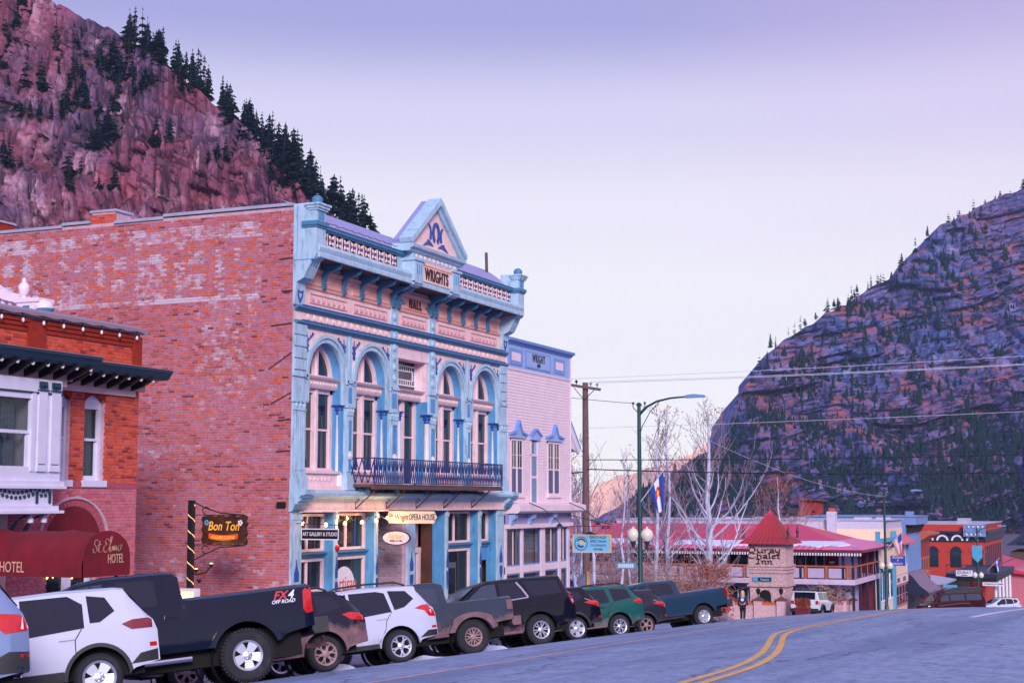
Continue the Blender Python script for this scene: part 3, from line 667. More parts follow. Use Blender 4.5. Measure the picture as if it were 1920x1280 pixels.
# stepped metal coping and chimney stubs on the side wall
for xa, xb, z in ((-34.2, -30.85, 8.40), (-30.85, -29.78, 8.47), (-28.86, -27.05, 8.40), (-27.05, -22.55, 8.47)):
    P('coping', M['copemetal'], lambda b: b.box(xa, xb - .004, YA - .13, YA + .35, z, z + .09))
P('chimney', M['mortar'], lambda b: b.box(-29.76, -28.88, YA - .04, YA + .75, 8.44, 8.80))
ch = OH.children[-1]
bricks(ch, M['brick2'], lambda u, z, d: Vector((u, YA - .04 - d, z)), -29.78, -28.86, 8.36, 8.78, seed=9, n_own=0)
P('chimney_cap', M['copemetal'], lambda b: b.box(-29.82, -28.82, YA - .08, YA + .8, 8.80, 8.87))
P('chimney', M['brick2'], lambda b: b.box(-34.2, -33.5, YA - .04, YA + .75, 8.44, 8.82)); P('chimney_cap', M['copemetal'], lambda b: b.box(-34.25, -33.45, YA - .08, YA + .8, 8.82, 8.88))
# wires and tie rods running off the corner of the brick wall
for z, x2, z2 in ((6.95, -22.95, 6.93), (6.0, -22.85, 5.98), (5.05, -23.2, 5.0), (4.2, -23.25, 3.75), (3.05, -23.15, 2.75), (2.3, -22.9, 2.26), (1.4, -22.95, 1.38)):
    P('tie_rod', M['iron'], lambda b: b.tube([(FX, YA - .10, z), (x2, YA - .11, z2)], .016, 5))
P('meter_box', M['dark'], lambda b: b.box(FX - .38, FX - .12, YA - .16, YA, -.22, -.05))
# --- upper front
ZS0, ZSILL, ZSP, ZST2, ZST1 = .30, .86, 3.65, 5.08, 5.52
PIL = [(36.74, 37.42), (39.84, 40.23), (42.70, 43.22), (45.52, 46.02), (48.50, 48.90), (51.52, 52.14)]
BAYS = [(37.42, 39.84), (40.23, 42.70), (46.02, 48.50), (48.90, 51.52)]
P('front_wall', M['pinkp'], lambda b: (F(b, YA, YB, ZST2, 6.95, -.5, -.01), F(b, YA, YB, .22, .42, -.5, -.01)))
def upath(yc, r, zb, n_=18):
    return [(yc - r, zb)] + [(yc - r * math.cos(math.pi * k / n_), ZSP + r * math.sin(math.pi * k / n_)) for k in range(n_ + 1)] + [(yc + r, zb)]
def pane(parent, fn, m='glass'): return P('pane', M[m], fn, parent)
leafpat = [(0, 0), (.10, .06), (.05, .10), (.14, .20), (.06, .20), (.12, .34), (.03, .28), (.0, .48), (-.03, .28), (-.12, .34), (-.06, .20), (-.14, .20), (-.05, .10), (-.10, .06)]
for ya, yb in BAYS:
    yc = (ya + yb) / 2; ro = (yb - ya) / 2; ri = ro - .20; W0 = -.45
    P('arch', M['blue'], lambda b: (b.band(upath(yc, ri, 2.86), upath(yc, ro - .002, 2.86), FX - .06, FX + .05), b.band(upath(yc, ro - .07, 3.5), upath(yc, ro + .03, 3.5), FX + .05, FX + .10)), smooth=30)
    P('arch_reveal', M['blue2'], lambda b: b.band(upath(yc, ri, .42), upath(yc, ro - .004, .42), FX + W0, FX - .062), smooth=30)
    n_ = 24
    def spandrel(b):
        for k in range(n_):
            y0, y1 = ya + (yb - ya) * k / n_, ya + (yb - ya) * (k + 1) / n_
            z0, z1 = (ZSP + math.sqrt(max(0, ro * ro - (y - yc) ** 2)) for y in (y0, y1))
            b.add([(FX - .02, y0, z0), (FX - .02, y1, z1), (FX - .02, y1, ZST2), (FX - .02, y0, ZST2)], [(0, 1, 2, 3)])
    P('spandrel', M['pinkp'], spandrel)
    wf = P('window', M['pinkw'], lambda b: (
        F(b, yc - ri, yc - ri + .13, ZSILL, 3.3, W0, W0 + .10), F(b, yc + ri - .13, yc + ri, ZSILL, 3.3, W0, W0 + .10), F(b, yc - .11, yc + .11, ZSILL, 3.3, W0, W0 + .13), F(b, yc - .06, yc + .06, ZSILL, 3.3, W0 + .13, W0 + .17),
        F(b, yc - ri, yc + ri, ZSILL, ZSILL + .09, W0, W0 + .12), F(b, yc - ri, yc + ri, 3.17, 3.3, W0, W0 + .10), F(b, yc - ri + .13, yc - .11, 2.06, 2.12, W0, W0 + .06), F(b, yc + .11, yc + ri - .13, 2.06, 2.12, W0, W0 + .06),
        F(b, yc - ri + .13, yc - ri + .18, ZSILL, 2.1, W0, W0 + .05), F(b, yc + ri - .18, yc + ri - .13, ZSILL, 2.1, W0, W0 + .05),
        b.band(upath(yc, ri - .14, 3.66), upath(yc, ri - .001, 3.66), FX + W0, FX + W0 + .10), F(b, yc - .10, yc + .10, 3.66, ZSP + ri - .1, W0, W0 + .13), F(b, yc - .05, yc + .05, 3.66, ZSP + ri - .1, W0 + .13, W0 + .17), F(b, yc - ri, yc + ri, 3.62, 3.72, W0, W0 + .12)), smooth=30)
    pane(wf, lambda b: F(b, yc - ri + .1, yc - .05, ZSILL + .05, 3.2, W0 - .01, W0 + .015)); pane(wf, lambda b: F(b, yc + .05, yc + ri - .1, ZSILL + .05, 3.2, W0 - .01, W0 + .015))
    hp = lambda s: [(yc, 3.68), (yc, ZSP + ri - .1)] + [(yc + s * (ri - .1) * math.sin(math.pi / 2 * k / 8), ZSP + (ri - .1) * math.cos(math.pi / 2 * k / 8)) for k in range(1, 9)] + [(yc + s * (ri - .1), 3.68)]
    pane(wf, lambda b: b.prism(hp(-1), FX + W0 - .01, FX + W0 + .015)); pane(wf, lambda b: b.prism(hp(1), FX + W0 - .01, FX + W0 + .015))
    # transom cornice
    tr = P('transom_cornice', M['pinkw'], lambda b: b.prism([(FX + W0 + .02, 3.30), (FX - .22, 3.30), (FX - .18, 3.36), (FX - .16, 3.52), (FX - .06, 3.58), (FX - .02, 3.64), (FX + W0 + .02, 3.66)], yc - ri + .002, yc + ri - .002, 'xz'))
    for k in range(11): P('egg_ornament', M['pinkp'], lambda b: b.lathe([(.012, -.01), (.062, .0), (.05, .02), (0, .035)], (FX - .165, yc - ri + .12 + (2 * ri - .24) * k / 10, 3.44), 6, 'x'), tr)
    P('sill', M['pinkw'], lambda b: (F(b, yc - ri, yc + ri, .42, .78, W0, -.12), F(b, yc - ri - .02, yc + ri + .02, .78, .865, W0, -.04)))
    for k in range(6): P('sill_boss', M['pinkp'], lambda b: F(b, yc - .62 + k * .22, yc - .52 + k * .22, .58, .68, -.13, -.09))
    for s in (-1, 1):                                                  # engaged columns
        y = yc + s * (ri + .085); c = (FX - .17, y, 0)
        col = P('column', M['whitep'], lambda b: b.lathe([(.15, .42), (.15, .72), (.125, .76), (.125, .80), (.10, .84), (.098, 1.7), (.088, 2.53), (.105, 2.56)], c, 14), smooth=50)
        P('capital', M['blue3'], lambda b: (b.lathe([(.085, 2.555), (.105, 2.60), (.10, 2.68), (.14, 2.72), (.12, 2.76), (.155, 2.83)], c, 10), b.box(c[0] - .16, c[0] + .16, y - .16, y + .16, 2.83, 2.87)), col)
    # dark blue scroll ornament in the spandrels
    for s in (-1, 1):
        y0 = ya + .12 if s < 0 else yb - .12
        P('scroll_ornament', M['blue3'], lambda b: [b.prism([(y0 + s * px * .8 + dy, 4.28 + pz * 1.25 + dz) for px, pz in leafpat], FX - .018, FX + .012) for dy, dz in ((0, 0),)] + [b.prism([(y0 - s * (.06 + .22 * t), 4.62 + .14 * t), (y0 - s * (.14 + .26 * t), 4.66 + .2 * t), (y0 - s * (.10 + .2 * t), 4.74 + .16 * t)], FX - .018, FX + .01) for t in (0, .5, 1)])
# pilasters
for i, (ya, yb) in enumerate(PIL):
    yc = (ya + yb) / 2; end = i in (0, 5); bk = .0 if end else -.3; mid = i in (2, 3)
    pl = P('pilaster', M['blue'], lambda b: (F(b, ya, yb, .42, 2.6, -.45, .06), F(b, ya - .06, yb + .06, .30, .62, bk, .13), F(b, ya - .03, yb + .03, .62, .76, bk, .10),
        F(b, ya + .005, yb - .005, 2.84, 3.56, -.45, .05), F(b, ya - .04, yb + .04, 3.54, 3.62, bk, .10), F(b, ya - .02, yb + .02, 3.62, 3.67, bk, .07), F(b, ya + .01, yb - .01, 3.67, ZST2, -.45, .0 if not end else .045)))
    P('pilaster_panel', M['blue2'] if not end else M['blue'], lambda b: [F(b, ya + .10 + k * .115, ya + .155 + k * .115, .86, 2.45, .055, .075) for k in range(5)] if end else (F(b, ya + .07, yb - .07, .86, 2.42, .055, .064), F(b, ya + .09, yb - .09, 2.95, 3.42, .04, .062)), pl)
    if not end: P('pilaster_frame', M['blue'], lambda b: b.band([(ya + .09, .9), (yb - .09, .9), (yb - .09, 2.4), (ya + .09, 2.4)], [(ya + .05, .86), (yb - .05, .86), (yb - .05, 2.44), (ya + .05, 2.44)], FX + .055, FX + .085, closed=True), pl)
    if not end: P('medallion', M['whitep'], lambda b: (b.lathe([(.03, .0), (.13, .0), (.13, .03), (.09, .05), (.06, .03), (.05, .06), (0, .07)], (FX + .06, yc, 1.35), 14, 'x'),), pl, 50)
    P('capital', M['blue'], lambda b: (F(b, ya - .01, yb + .01, 2.565, 2.60, bk, .085), F(b, ya + .01, yb - .01, 2.60, 2.80, bk, .07), F(b, ya - .05, yb + .05, 2.80, 2.86, bk, .12), [b.lathe([(.02, 0), (.06, .10), (.05, .18), (.085, .2), (0, .205)], (FX + .07, ya + (yb - ya) * (k + .5) / 3, 2.6), 6) for k in range(3)]), pl)
    if end:
        for k in range(4): P('quoin_block', M['blue'], lambda b: F(b, ya + .015, yb - .015, 3.74 + k * .34, 4.03 + k * .34, .04, .085), pl)
    if mid:
        P('pilaster_strip', M['blue'], lambda b: F(b, ya + .02, yb - .02, 3.67, 6.2, -.1, .045), pl)
        for z in (3.92, 4.28, 4.62, 4.92, 5.30, 5.62, 5.93): P('rosette', M['blue'], lambda b: b.lathe([(.13, 0), (.13, .02), (.09, .05), (.06, .03), (.04, .06), (0, .07)], (FX + .045, yc, z), 9, 'x'), pl, 50)
    if i in (1, 4): P('spandrel_rib', M['blue'], lambda b: F(b, yc - .03, yc + .03, 3.67, ZST2, -.02, .03), pl)
# centre bay: door window below, latticed transom light above
yc = 44.37; ya, yb = 43.22, 45.52
P('centre_reveal', M['pinkw'], lambda b: (F(b, ya + .002, ya + .15, .42, 4.62, -.5, -.03), F(b, yb - .15, yb - .002, 3.3, 4.62, -.5, -.03), F(b, ya, yb, 4.62, ZST2, -.5, -.02), F(b, ya, yb, 4.62, 4.68, -.02, .01)))
P('centre_reveal', M['blue2'], lambda b: F(b, yb - .15, yb - .002, .42, 3.3, -.5, -.03))
for s, y in ((-1, ya + .1), (1, yb - .1)):
    c = (FX + .0, y, 0)
    col = P('column', M['whitep'], lambda b: b.lathe([(.15, .42), (.15, .72), (.125, .76), (.10, .84), (.098, 1.7), (.088, 2.53), (.105, 2.56)], c, 14), smooth=50)
    P('capital', M['blue3'], lambda b: (b.lathe([(.085, 2.555), (.105, 2.60), (.10, 2.68), (.14, 2.72), (.12, 2.76), (.155, 2.83)], c, 10), b.box(c[0] - .16, c[0] + .16, y - .16, y + .16, 2.83, 2.87)), col)
wf = P('window', M['pinkw'], lambda b: (F(b, ya + .15, ya + .3, .5, 3.3, -.5, -.38), F(b, yb - .3, yb - .15, .5, 3.3, -.5, -.38), F(b, yc - .1, yc + .1, .5, 3.3, -.5, -.36), F(b, ya + .15, yb - .15, 2.06, 2.12, -.5, -.43), F(b, ya + .15, yb - .15, .42, .56, -.5, -.38)))
pane(wf, lambda b: F(b, ya + .28, yc - .08, .52, 3.28, -.52, -.47)); pane(wf, lambda b: F(b, yc + .08, yb - .28, .52, 3.28, -.52, -.47))
tr = P('transom_cornice', M['pinkw'], lambda b: b.prism([(FX - .45, 3.30), (FX - .22, 3.30), (FX - .18, 3.36), (FX - .16, 3.52), (FX - .06, 3.58), (FX - .02, 3.64), (FX - .45, 3.66)], ya + .152, yb - .152, 'xz'))
for k in range(9): P('egg_ornament', M['pinkp'], lambda b: b.lathe([(.012, -.01), (.062, .0), (.05, .02), (0, .035)], (FX - .165, ya + .27 + (yb - ya - .54) * k / 8, 3.44), 6, 'x'), tr)
wf = P('lattice_window', M['whitep'], lambda b: ([b.band([(ya + q, 3.66 + q), (yb - q, 3.66 + q), (yb - q, 4.64 - q), (ya + q, 4.64 - q)], [(ya + q - .045, 3.615 + q), (yb - q + .045, 3.615 + q), (yb - q + .045, 4.685 - q), (ya + q - .045, 4.685 - q)], FX - .455, FX - .42, closed=True) for q in (.19, .36)], [F(b, y - .012, y + .012, z, z + .16, -.45, -.43) for y in [ya + .36 + .155 * k for k in range(11)] for z in (3.86, 4.29)], [F(b, y, y + .16, z - .012, z + .012, -.45, -.43) for z in (4.03, 4.15, 4.27) for y in (ya + .2, yb - .36)]))
pane(wf, lambda b: F(b, ya + .15, yb - .15, 3.66, 4.62, -.5, -.46))
# string courses, medallion frieze, panels
for z, nm in ((ZST2, 'string_course'), (ZST1, 'string_course')):
    P(nm, M['teal'], lambda b: b.prism([(FX - .05, z - .06), (FX + .05, z - .06), (FX + .09, z - .01), (FX + .15, z + .02), (FX + .15, z + .07), (FX + .06, z + .10), (FX - .05, z + .10)], YA + .02, YB + .04, 'xz'))
    P('dentil_course', M['blue3'], lambda b: [F(b, YA + .3 + k * .085, YA + .335 + k * .085, z + .075, z + .115, .07, .16) for k in range(174)])['kind'] = 'stuff'
PANELS = [(37.55, 39.95), (40.2, 42.55), (43.4, 45.35), (46.15, 48.55), (48.85, 51.35)]
rose = MB().lathe([(.10, 0), (.10, .015), (.075, .03), (.055, .015), (.035, .03), (0, .04)], (0, 0, 0), 10, 'x').mesh('rosette', M['pinkp'], 50)
for a_, b_, n_ in ((37.6, 42.45, 14), (43.45, 45.3, 6), (46.25, 51.3, 14)):
    for k in range(n_): pput('rosette', rose, OH, (FX - .01, a_ + (b_ - a_) * k / (n_ - 1), 5.335))
tile = MB()
tile.box(0, .02, -.09, .09, -.09, -.05); tile.box(0, .02, -.09, -.05, -.05, .07); tile.box(0, .03, 0, .06, -.04, .01); tile = tile.mesh('panel_ornament', M['pinkd'])
for a_, b_ in PANELS:
    pn = P('frieze_panel', M['pinkd'], lambda b: b.band([(a_ + .12, 5.78), (b_ - .12, 5.78), (b_ - .12, 6.02), (a_ + .12, 6.02)], [(a_ + .09, 5.75), (b_ - .09, 5.75), (b_ - .09, 6.05), (a_ + .09, 6.05)], FX - .01, FX + .02, closed=True))
    n_ = 7 if b_ - a_ > 2 else 6
    for k in range(n_): pput('panel_ornament', tile, pn, (FX - .008, a_ + .28 + (b_ - a_ - .56) * k / (n_ - 1), 5.90))
    P('frieze_board', M['pinkglow'], lambda b: (F(b, a_, b_, 6.30, 6.66, -.01, .03), F(b, a_ + .03, b_ - .03, 6.44, 6.47, .03, .045)))
P('frieze_moulding', M['pinkglow'], lambda b: b.prism([(FX, 6.16), (FX + .04, 6.18), (FX + .07, 6.26), (FX, 6.28)], YA + .6, YB - .55, 'xz'))
P('frieze_moulding', M['pinkglow'], lambda b: b.prism([(FX, 6.66), (FX + .06, 6.68), (FX + .10, 6.78), (FX, 6.8)], YA + .6, YB - .55, 'xz'))
# brackets under the cornice
def bracket(b, y, w_=.13):
    pts = [(.02, 6.22), (.10, 6.20), (.14, 6.27), (.11, 6.42), (.17, 6.55), (.18, 6.66), (.30, 6.74), (.48, 6.75), (.62, 6.80), (.70, 6.93), (.02, 6.95)]
    b.prism([(FX + d, z) for d, z in pts], y - w_ / 2, y + w_ / 2, 'xz')
    for z in (6.24, 6.30, 6.36): b.box(FX + .06, FX + .165, y - w_ / 2 - .012, y + w_ / 2 + .012, z, z + .03)
for y in (38.32, 39.52, 40.66, 41.78, 46.98, 48.12, 49.22, 50.3): P('cornice_bracket', M['teal'], lambda b: bracket(b, y))
for y in (42.78, 43.12, 45.58, 45.92): P('cornice_bracket', M['teal'], lambda b: bracket(b, y, .16))
# main cornice
P('soffit', M['wood'], lambda b: b.prism([(FX, 6.93), (FX + .70, 6.95), (FX + .70, 6.99), (FX, 6.99)], YA + .2, YB - .2, 'xz'))
CORN = [(.0, 6.99), (.72, 6.97), (.78, 6.93), (.81, 6.95), (.81, 7.06), (.77, 7.10), (.80, 7.16), (.82, 7.24), (.78, 7.32), (.70, 7.36), (.52, 7.40), (.50, 7.44), (0, 7.44)]
P('cornice', M['blue'], lambda b: b.prism([(FX + d, z) for d, z in CORN], YA + .05, YB - .05, 'xz'), smooth=35)
P('parapet', M['blue'], lambda b: F(b, YA + .1, YB - .1, 7.40, 7.9, -.2, .44))
P('parapet_rail', M['teal'], lambda b: b.prism([(FX + .3, 7.82), (FX + .47, 7.82), (FX + .50, 7.87), (FX + .56, 7.89), (FX + .56, 7.95), (FX + .60, 7.98), (FX + .3, 8.02)], YA + .2, YB - .2, 'xz'))
def flower(b):
    for k in range(4):
        an = math.pi / 4 + k * math.pi / 2; c, s_ = math.cos(an), math.sin(an)
        b.add([(0, 0, 0), (.02, c * .09 - s_ * .07, s_ * .09 + c * .07), (.05, c * .13, s_ * .13), (.02, c * .2 - s_ * .03, s_ * .2 + c * .03), (.02, c * .2 + s_ * .03, s_ * .2 - c * .03), (.02, c * .09 + s_ * .07, s_ * .09 - c * .07), (0, c * .2, s_ * .2)],
              [(0, 1, 2), (1, 3, 2), (3, 4, 2), (4, 5, 2), (5, 0, 2)], 0)
    b.lathe([(.045, .0), (.045, .06), (0, .075)], (0, 0, 0), 8, 'x', 1)
fb_ = MB(); flower(fb_); flo = fb_.mesh('flower_ornament', [M['pinkp'], M['blue3']])
FLO = [(37.62, 42.05, 11), (47.05, 51.35, 11)]
for a_, b_, n_ in FLO:
    P('flower_band', M['lav'], lambda b: F(b, a_ - .3, b_ + .25, 7.42, 7.82, .40, .44))
    for k in range(n_):
        y = a_ + (b_ - a_) * k / (n_ - 1); pput('flower_ornament', flo, OH, (FX + .452, y, 7.62))
        if k < n_ - 1: P('flower_divider', M['pinkw'], lambda b: F(b, y + .195, y + .235, 7.44, 7.80, .45, .475))
# curved metal roof behind the parapet
P('front_roof', M['roofmetal'], lambda b: b.grid(lambda u, v: (FX + .40 - 1.5 * v, YA + .35 + (YB - YA - .7) * u, 7.96 + .98 * math.sin(v * 1.35)), 1, 8), smooth=60)
P('string_cable', M['dark'], lambda b: b.tube([(FX + .52, 37.4 + 4.8 * k / 24, 8.06 + .05 * abs(math.sin(k * 1.9))) for k in range(25)], .012, 4))
# end consoles of the cornice, with posts and ball finials
END = [(.0, 8.52), (.80, 8.52), (.80, 8.46), (.76, 8.42), (.76, 7.02), (.70, 6.9), (.60, 6.86), (.56, 6.74), (.36, 6.36), (.26, 6.30), (.12, 6.24), (.10, 6.0), (.07, 5.6), (.0, 5.6)]
for y0, y1 in ((36.70, 37.22), (51.66, 52.18)):
    P('end_console', M['blue'], lambda b: b.prism([(FX + d, z) for d, z in END], y0, y1, 'xz'))
    yc_ = (y0 + y1) / 2
    P('post_cap', M['blue'], lambda b: (F(b, y0 - .06, y1 + .06, 8.36, 8.44, .45, .86), F(b, y0 - .10, y1 + .10, 8.44, 8.50, .41, .90), F(b, y0 - .03, y1 + .03, 8.30, 8.36, .48, .82)))
    P('finial', M['teal'], lambda b: b.lathe([(.16, 8.50), (.15, 8.58), (.17, 8.62), (.15, 8.70), (.08, 8.76), (0, 8.78)], (FX + .62, yc_, 0), 12), smooth=50)
    P('post_moulding', M['teal'], lambda b: (F(b, y0 - .07, y1 + .07, 7.86, 7.98, .3, .84), F(b, y0 - .04, y1 + .04, 7.80, 7.86, .3, .80)))
    P('post_panel', M['blue2'], lambda b: F(b, y0 + .1, y1 - .1, 8.04, 8.26, .755, .775))
    P('shield', M['blue3'], lambda b: b.band([(yc_ - .10, 5.98), (yc_ - .09, 5.88), (yc_, 5.74), (yc_ + .09, 5.88), (yc_ + .10, 5.98), (yc_, 5.93)], [(yc_ - .16, 6.05), (yc_ - .14, 5.86), (yc_, 5.66), (yc_ + .14, 5.86), (yc_ + .16, 6.05), (yc_, 5.99)], FX + .08, FX + .11, closed=True))
    P('console_flute', M['teal'], lambda b: [b.bar((FX + .30, y0 + .12 + .13 * k, 6.30), (FX + .60, y0 + .12 + .13 * k, 6.84), .07, .03) for k in range(3)])
P('roof_vent_pipe', M['wood'], lambda b: b.tube([(FX - .4, 51.3, 8.3), (FX - .42, 51.28, 9.35)], .06, 8))
P('end_seam', M['blue2'], lambda b: [F(b, 36.694, 36.70, 6.9, 8.46, .12, .135), F(b, 36.692, 36.70, 6.86, 6.885, .0, .74)])
# centre block: name panel and pediment
CY = 44.42
cb = P('name_block', M['blue'], lambda b: (F(b, CY - 1.68, CY + 1.68, 7.02, 8.02, .3, .80), F(b, CY - 1.72, CY - 1.12, 7.0, 7.72, .3, .90), F(b, CY + 1.12, CY + 1.72, 7.0, 7.72, .3, .90), F(b, CY - 1.78, CY - 1.06, 7.72, 7.80, .3, .95), F(b, CY + 1.06, CY + 1.78, 7.72, 7.80, .3, .95)))
P('name_panel', M['pinkp'], lambda b: F(b, CY - 1.1, CY + 1.1, 7.12, 7.66, .78, .83), cb)
pput('lettering', text_mesh('WRIGHTS', .56, M['brown'], 0, .66, .006, .02, spacing=1.12), cb, (FX + .84, CY, 7.37), FACE_X)
P('dentil_row', M['pinkglow'], lambda b: [F(b, CY - 1.08 + k * .09, CY - 1.03 + k * .09, 7.66, 7.74, .8, .87) for k in range(25)], cb)['kind'] = 'stuff'
for s in (-1, 1):
    P('triglyph', M['blue2'], lambda b: [F(b, CY + s * 1.42 + q - .03, CY + s * 1.42 + q + .03, 7.3, 7.62, .89, .91) for q in (-.14, 0, .14)], cb)
    P('block_corbel', M['blue'], lambda b: b.prism([(FX + .3, 6.9), (FX + .70, 6.88), (FX + .84, 6.93), (FX + .90, 7.05), (FX + .3, 7.05)], CY + s * 1.42 - .3, CY + s * 1.42 + .3, 'xz'), cb)
for k in range(10): pput('rosette', rose, cb, (FX + .80, CY - 1.45 + k * .322, 7.90), scale=(1, .7, .7))
P('block_cornice', M['blue'], lambda b: b.prism([(FX + .2, 8.0), (FX + .84, 8.0), (FX + .88, 8.08), (FX + .98, 8.12), (FX + 1.0, 8.22), (FX + .9, 8.25), (FX + .2, 8.26)], CY - 2.02, CY + 2.02, 'xz'), cb)
pd = P('pediment', M['pinkp'], lambda b: b.prism([(CY - 1.8, 8.25), (CY + 1.8, 8.25), (CY, 9.86)], FX + .3, FX + .78))
apx = 10.0
for s in (-1, 1):
    P('raking_cornice', M['blue'], lambda b: (b.band([(CY + s * 2.05, 8.26), (CY, apx - .18)], [(CY + s * 2.12, 8.40), (CY, apx + .06)], FX + .5, FX + 1.0), b.band([(CY + s * 1.85, 8.26), (CY, apx - .36)], [(CY + s * 2.05, 8.262), (CY, apx - .182)], FX + .5, FX + .88)), pd)
    P('pediment_roof', M['roofmetal'], lambda b: b.band([(CY + s * 2.02, 8.3), (CY, apx - .1)], [(CY + s * 2.06, 8.37), (CY, apx + .0)], FX + .25, FX + .498), pd)
P('horseshoe', M['blue3'], lambda b: b.band([(CY + .15 * math.cos(t), 8.86 + .26 * math.sin(t)) for t in [R(-60 + 30 * k) for k in range(11)]], [(CY + .27 * math.cos(t), 8.86 + .38 * math.sin(t)) for t in [R(-60 + 30 * k) for k in range(11)]], FX + .78, FX + .83), pd)
for s in (-1, 1): P('ribbon_ornament', M['blue3'], lambda b: [b.prism([(CY + s * y, z) for y, z in q], FX + .78, FX + .815) for q in ([(.18, 8.40), (.5, 8.42), (.95, 8.33), (.66, 8.50), (.6, 8.58), (.44, 8.54)], [(.34, 8.62), (.46, 8.6), (.42, 8.9), (.55, 9.12), (.40, 9.05), (.33, 8.86)])], pd)
pput('lettering', text_mesh('HALL', .40, M['brown'], 0, .72, .006, .02, spacing=1.5), OH, (FX + .05, CY, 6.48), FACE_X)
for s in (-1, 1): P('arrow_ornament', M['teal'], lambda b: b.prism([(CY + s * .70, 6.46), (CY + s * 1.05, 6.38), (CY + s * .98, 6.48), (CY + s * 1.05, 6.58)], FX + .03, FX + .06))
# --- balcony
BY0, BY1, BD = 40.14, 49.85, .86
bal = P('balcony', M['wood'], lambda b: (F(b, BY0, BY1, .40, .46, 0, BD), F(b, BY0 - .02, BY1 + .02, .33, .42, BD - .1, BD + .02), [F(b, BY0 + .001 + k * .14, BY0 + .13 + k * .14, .46, .485, .02, BD + .01) for k in range(69)]))
P('hand_rail', M['railblue'], lambda b: (b.bar((FX + BD, BY0, 1.27), (FX + BD, BY1, 1.27), .035), b.bar((FX, BY0, 1.27), (FX + BD, BY0, 1.27), .035), b.bar((FX, BY1, 1.27), (FX + BD, BY1, 1.27), .035), b.bar((FX + BD, BY0, .52), (FX + BD, BY1, .52), .025), b.bar((FX, BY0, .5), (FX, BY0, 1.27), .03), b.bar((FX + BD, BY0, .48), (FX + BD, BY0, 1.27), .04), b.bar((FX + BD, BY1, .48), (FX + BD, BY1, 1.27), .04)), bal)
nb = 36; dy = (BY1 - BY0) / nb
vee = MB().bar((0, -dy * .5, .52), (0, 0, 1.26), .017).bar((0, dy * .5, .52), (0, 0, 1.26), .022).bar((0, -dy * .5, 1.26), (0, 0, .52), .018).bar((0, dy * .5, 1.26), (0, 0, .52), .018).bar((0, 0, .9), (0, 0, 1.27), .05, .012).mesh('baluster', M['railblue'])
for k in range(nb): pput('baluster', vee, bal, (FX + BD, BY0 + dy * (k + .5), 0))
for x in (FX, FX + BD * .5): pput('baluster', vee, bal, (x + BD * .25, BY0, 0), (0, 0, R(90)), (1, BD / 2 / dy, 1))
def scroll(b, y, cx, cz, r, t=.016):
    b.tube([(FX + cx + r * (1 - k / 22) * math.cos(k * .55), y, cz + r * (1 - k / 22) * math.sin(k * .55)) for k in range(20)], t, 5)
for y in (40.35, 42.35, 44.45, 46.55, 48.85):
    br = P('balcony_bracket', M['iron'], lambda b: (b.bar((FX + .1, y, -.27), (FX + BD, y, .36), .035), b.bar((FX + .1, y, -.27), (FX + .1, y, .35), .03), b.bar((FX + .1, y, .35), (FX + BD, y, .35), .03)), bal)
    P('scroll', M['teal'], lambda b: (scroll(b, y, .25, .2, .13), scroll(b, y, .5, .22, .10), scroll(b, y, .17, -.02, .08)), br)
# --- storefront cornice and band
P('lower_cornice', M['blue'], lambda b: b.prism([(FX - .1, -.04), (FX + .16, -.04), (FX + .18, .03), (FX + .30, .07), (FX + .40, .12), (FX + .42, .20), (FX + .36, .24), (FX - .1, .32)], YA + .1, YB - .05, 'xz'), smooth=30)
P('sign_band', M['pinkp'], lambda b: (F(b, YA + .05, YB - .05, -.31, -.04, -.4, .10), F(b, YA + .3, YB - .3, -.35, -.30, -.4, .14)))
for y0, y1 in ((36.66, 37.2), (51.7, 52.24)):
    P('storefront_console', M['blue'], lambda b: b.prism([(FX, .30), (FX + .54, .30), (FX + .52, .16), (FX + .44, .10), (FX + .42, 0), (FX + .28, -.06), (FX + .26, -.16), (FX + .14, -.3), (FX, -.34)], y0, y1, 'xz'))
    P('console_leaf', M['teal'], lambda b: (b.prism([(FX + .40, .02), (FX + .50, .06), (FX + .46, .16), (FX + .36, .1)], y0 - .015, y1 + .015, 'xz'), b.prism([(FX + .12, -.32), (FX + .2, -.28), (FX + .3, -.12), (FX + .22, -.1)], y0 - .015, y1 + .015, 'xz')))
# --- storefront
ZB = -5.0
POSTS = [(36.76, 37.31), (39.24, 39.38), (41.79, 41.93), (43.98, 44.52), (46.90, 47.06), (49.68, 49.84), (51.30, 51.92)]
for i, (ya, yb) in enumerate(POSTS):
    po = P('post', M['blue'], lambda b: (F(b, ya, yb, ZB, -.31, -.02, .05), F(b, ya - .015, yb + .015, -.56, -.42, .05, .08)))
    P('post_side', M['blue2'], lambda b: F(b, ya + .004, yb - .004, ZB, -.31, -.42, -.021), po)
    ymid = (ya + yb) / 2; w_ = min(.11, (yb - ya) * .42)
    for s, z in ((1, -2.30), (-1, -2.42)):
        P('lance_ornament', M['blue3'], lambda b: b.prism([(ymid - w_, z), (ymid + w_, z), (ymid + w_ * 1.1, z + s * .22), (ymid + w_ * .3, z + s * .42), (ymid, z + s * .62), (ymid - w_ * .3, z + s * .42), (ymid - w_ * 1.1, z + s * .22)], FX + .04, FX + .075), po)
BY = [(37.31, 39.24), (39.38, 41.79), (41.93, 43.98), (44.52, 46.90), (47.06, 49.68), (49.84, 51.30)]
D0 = -.42
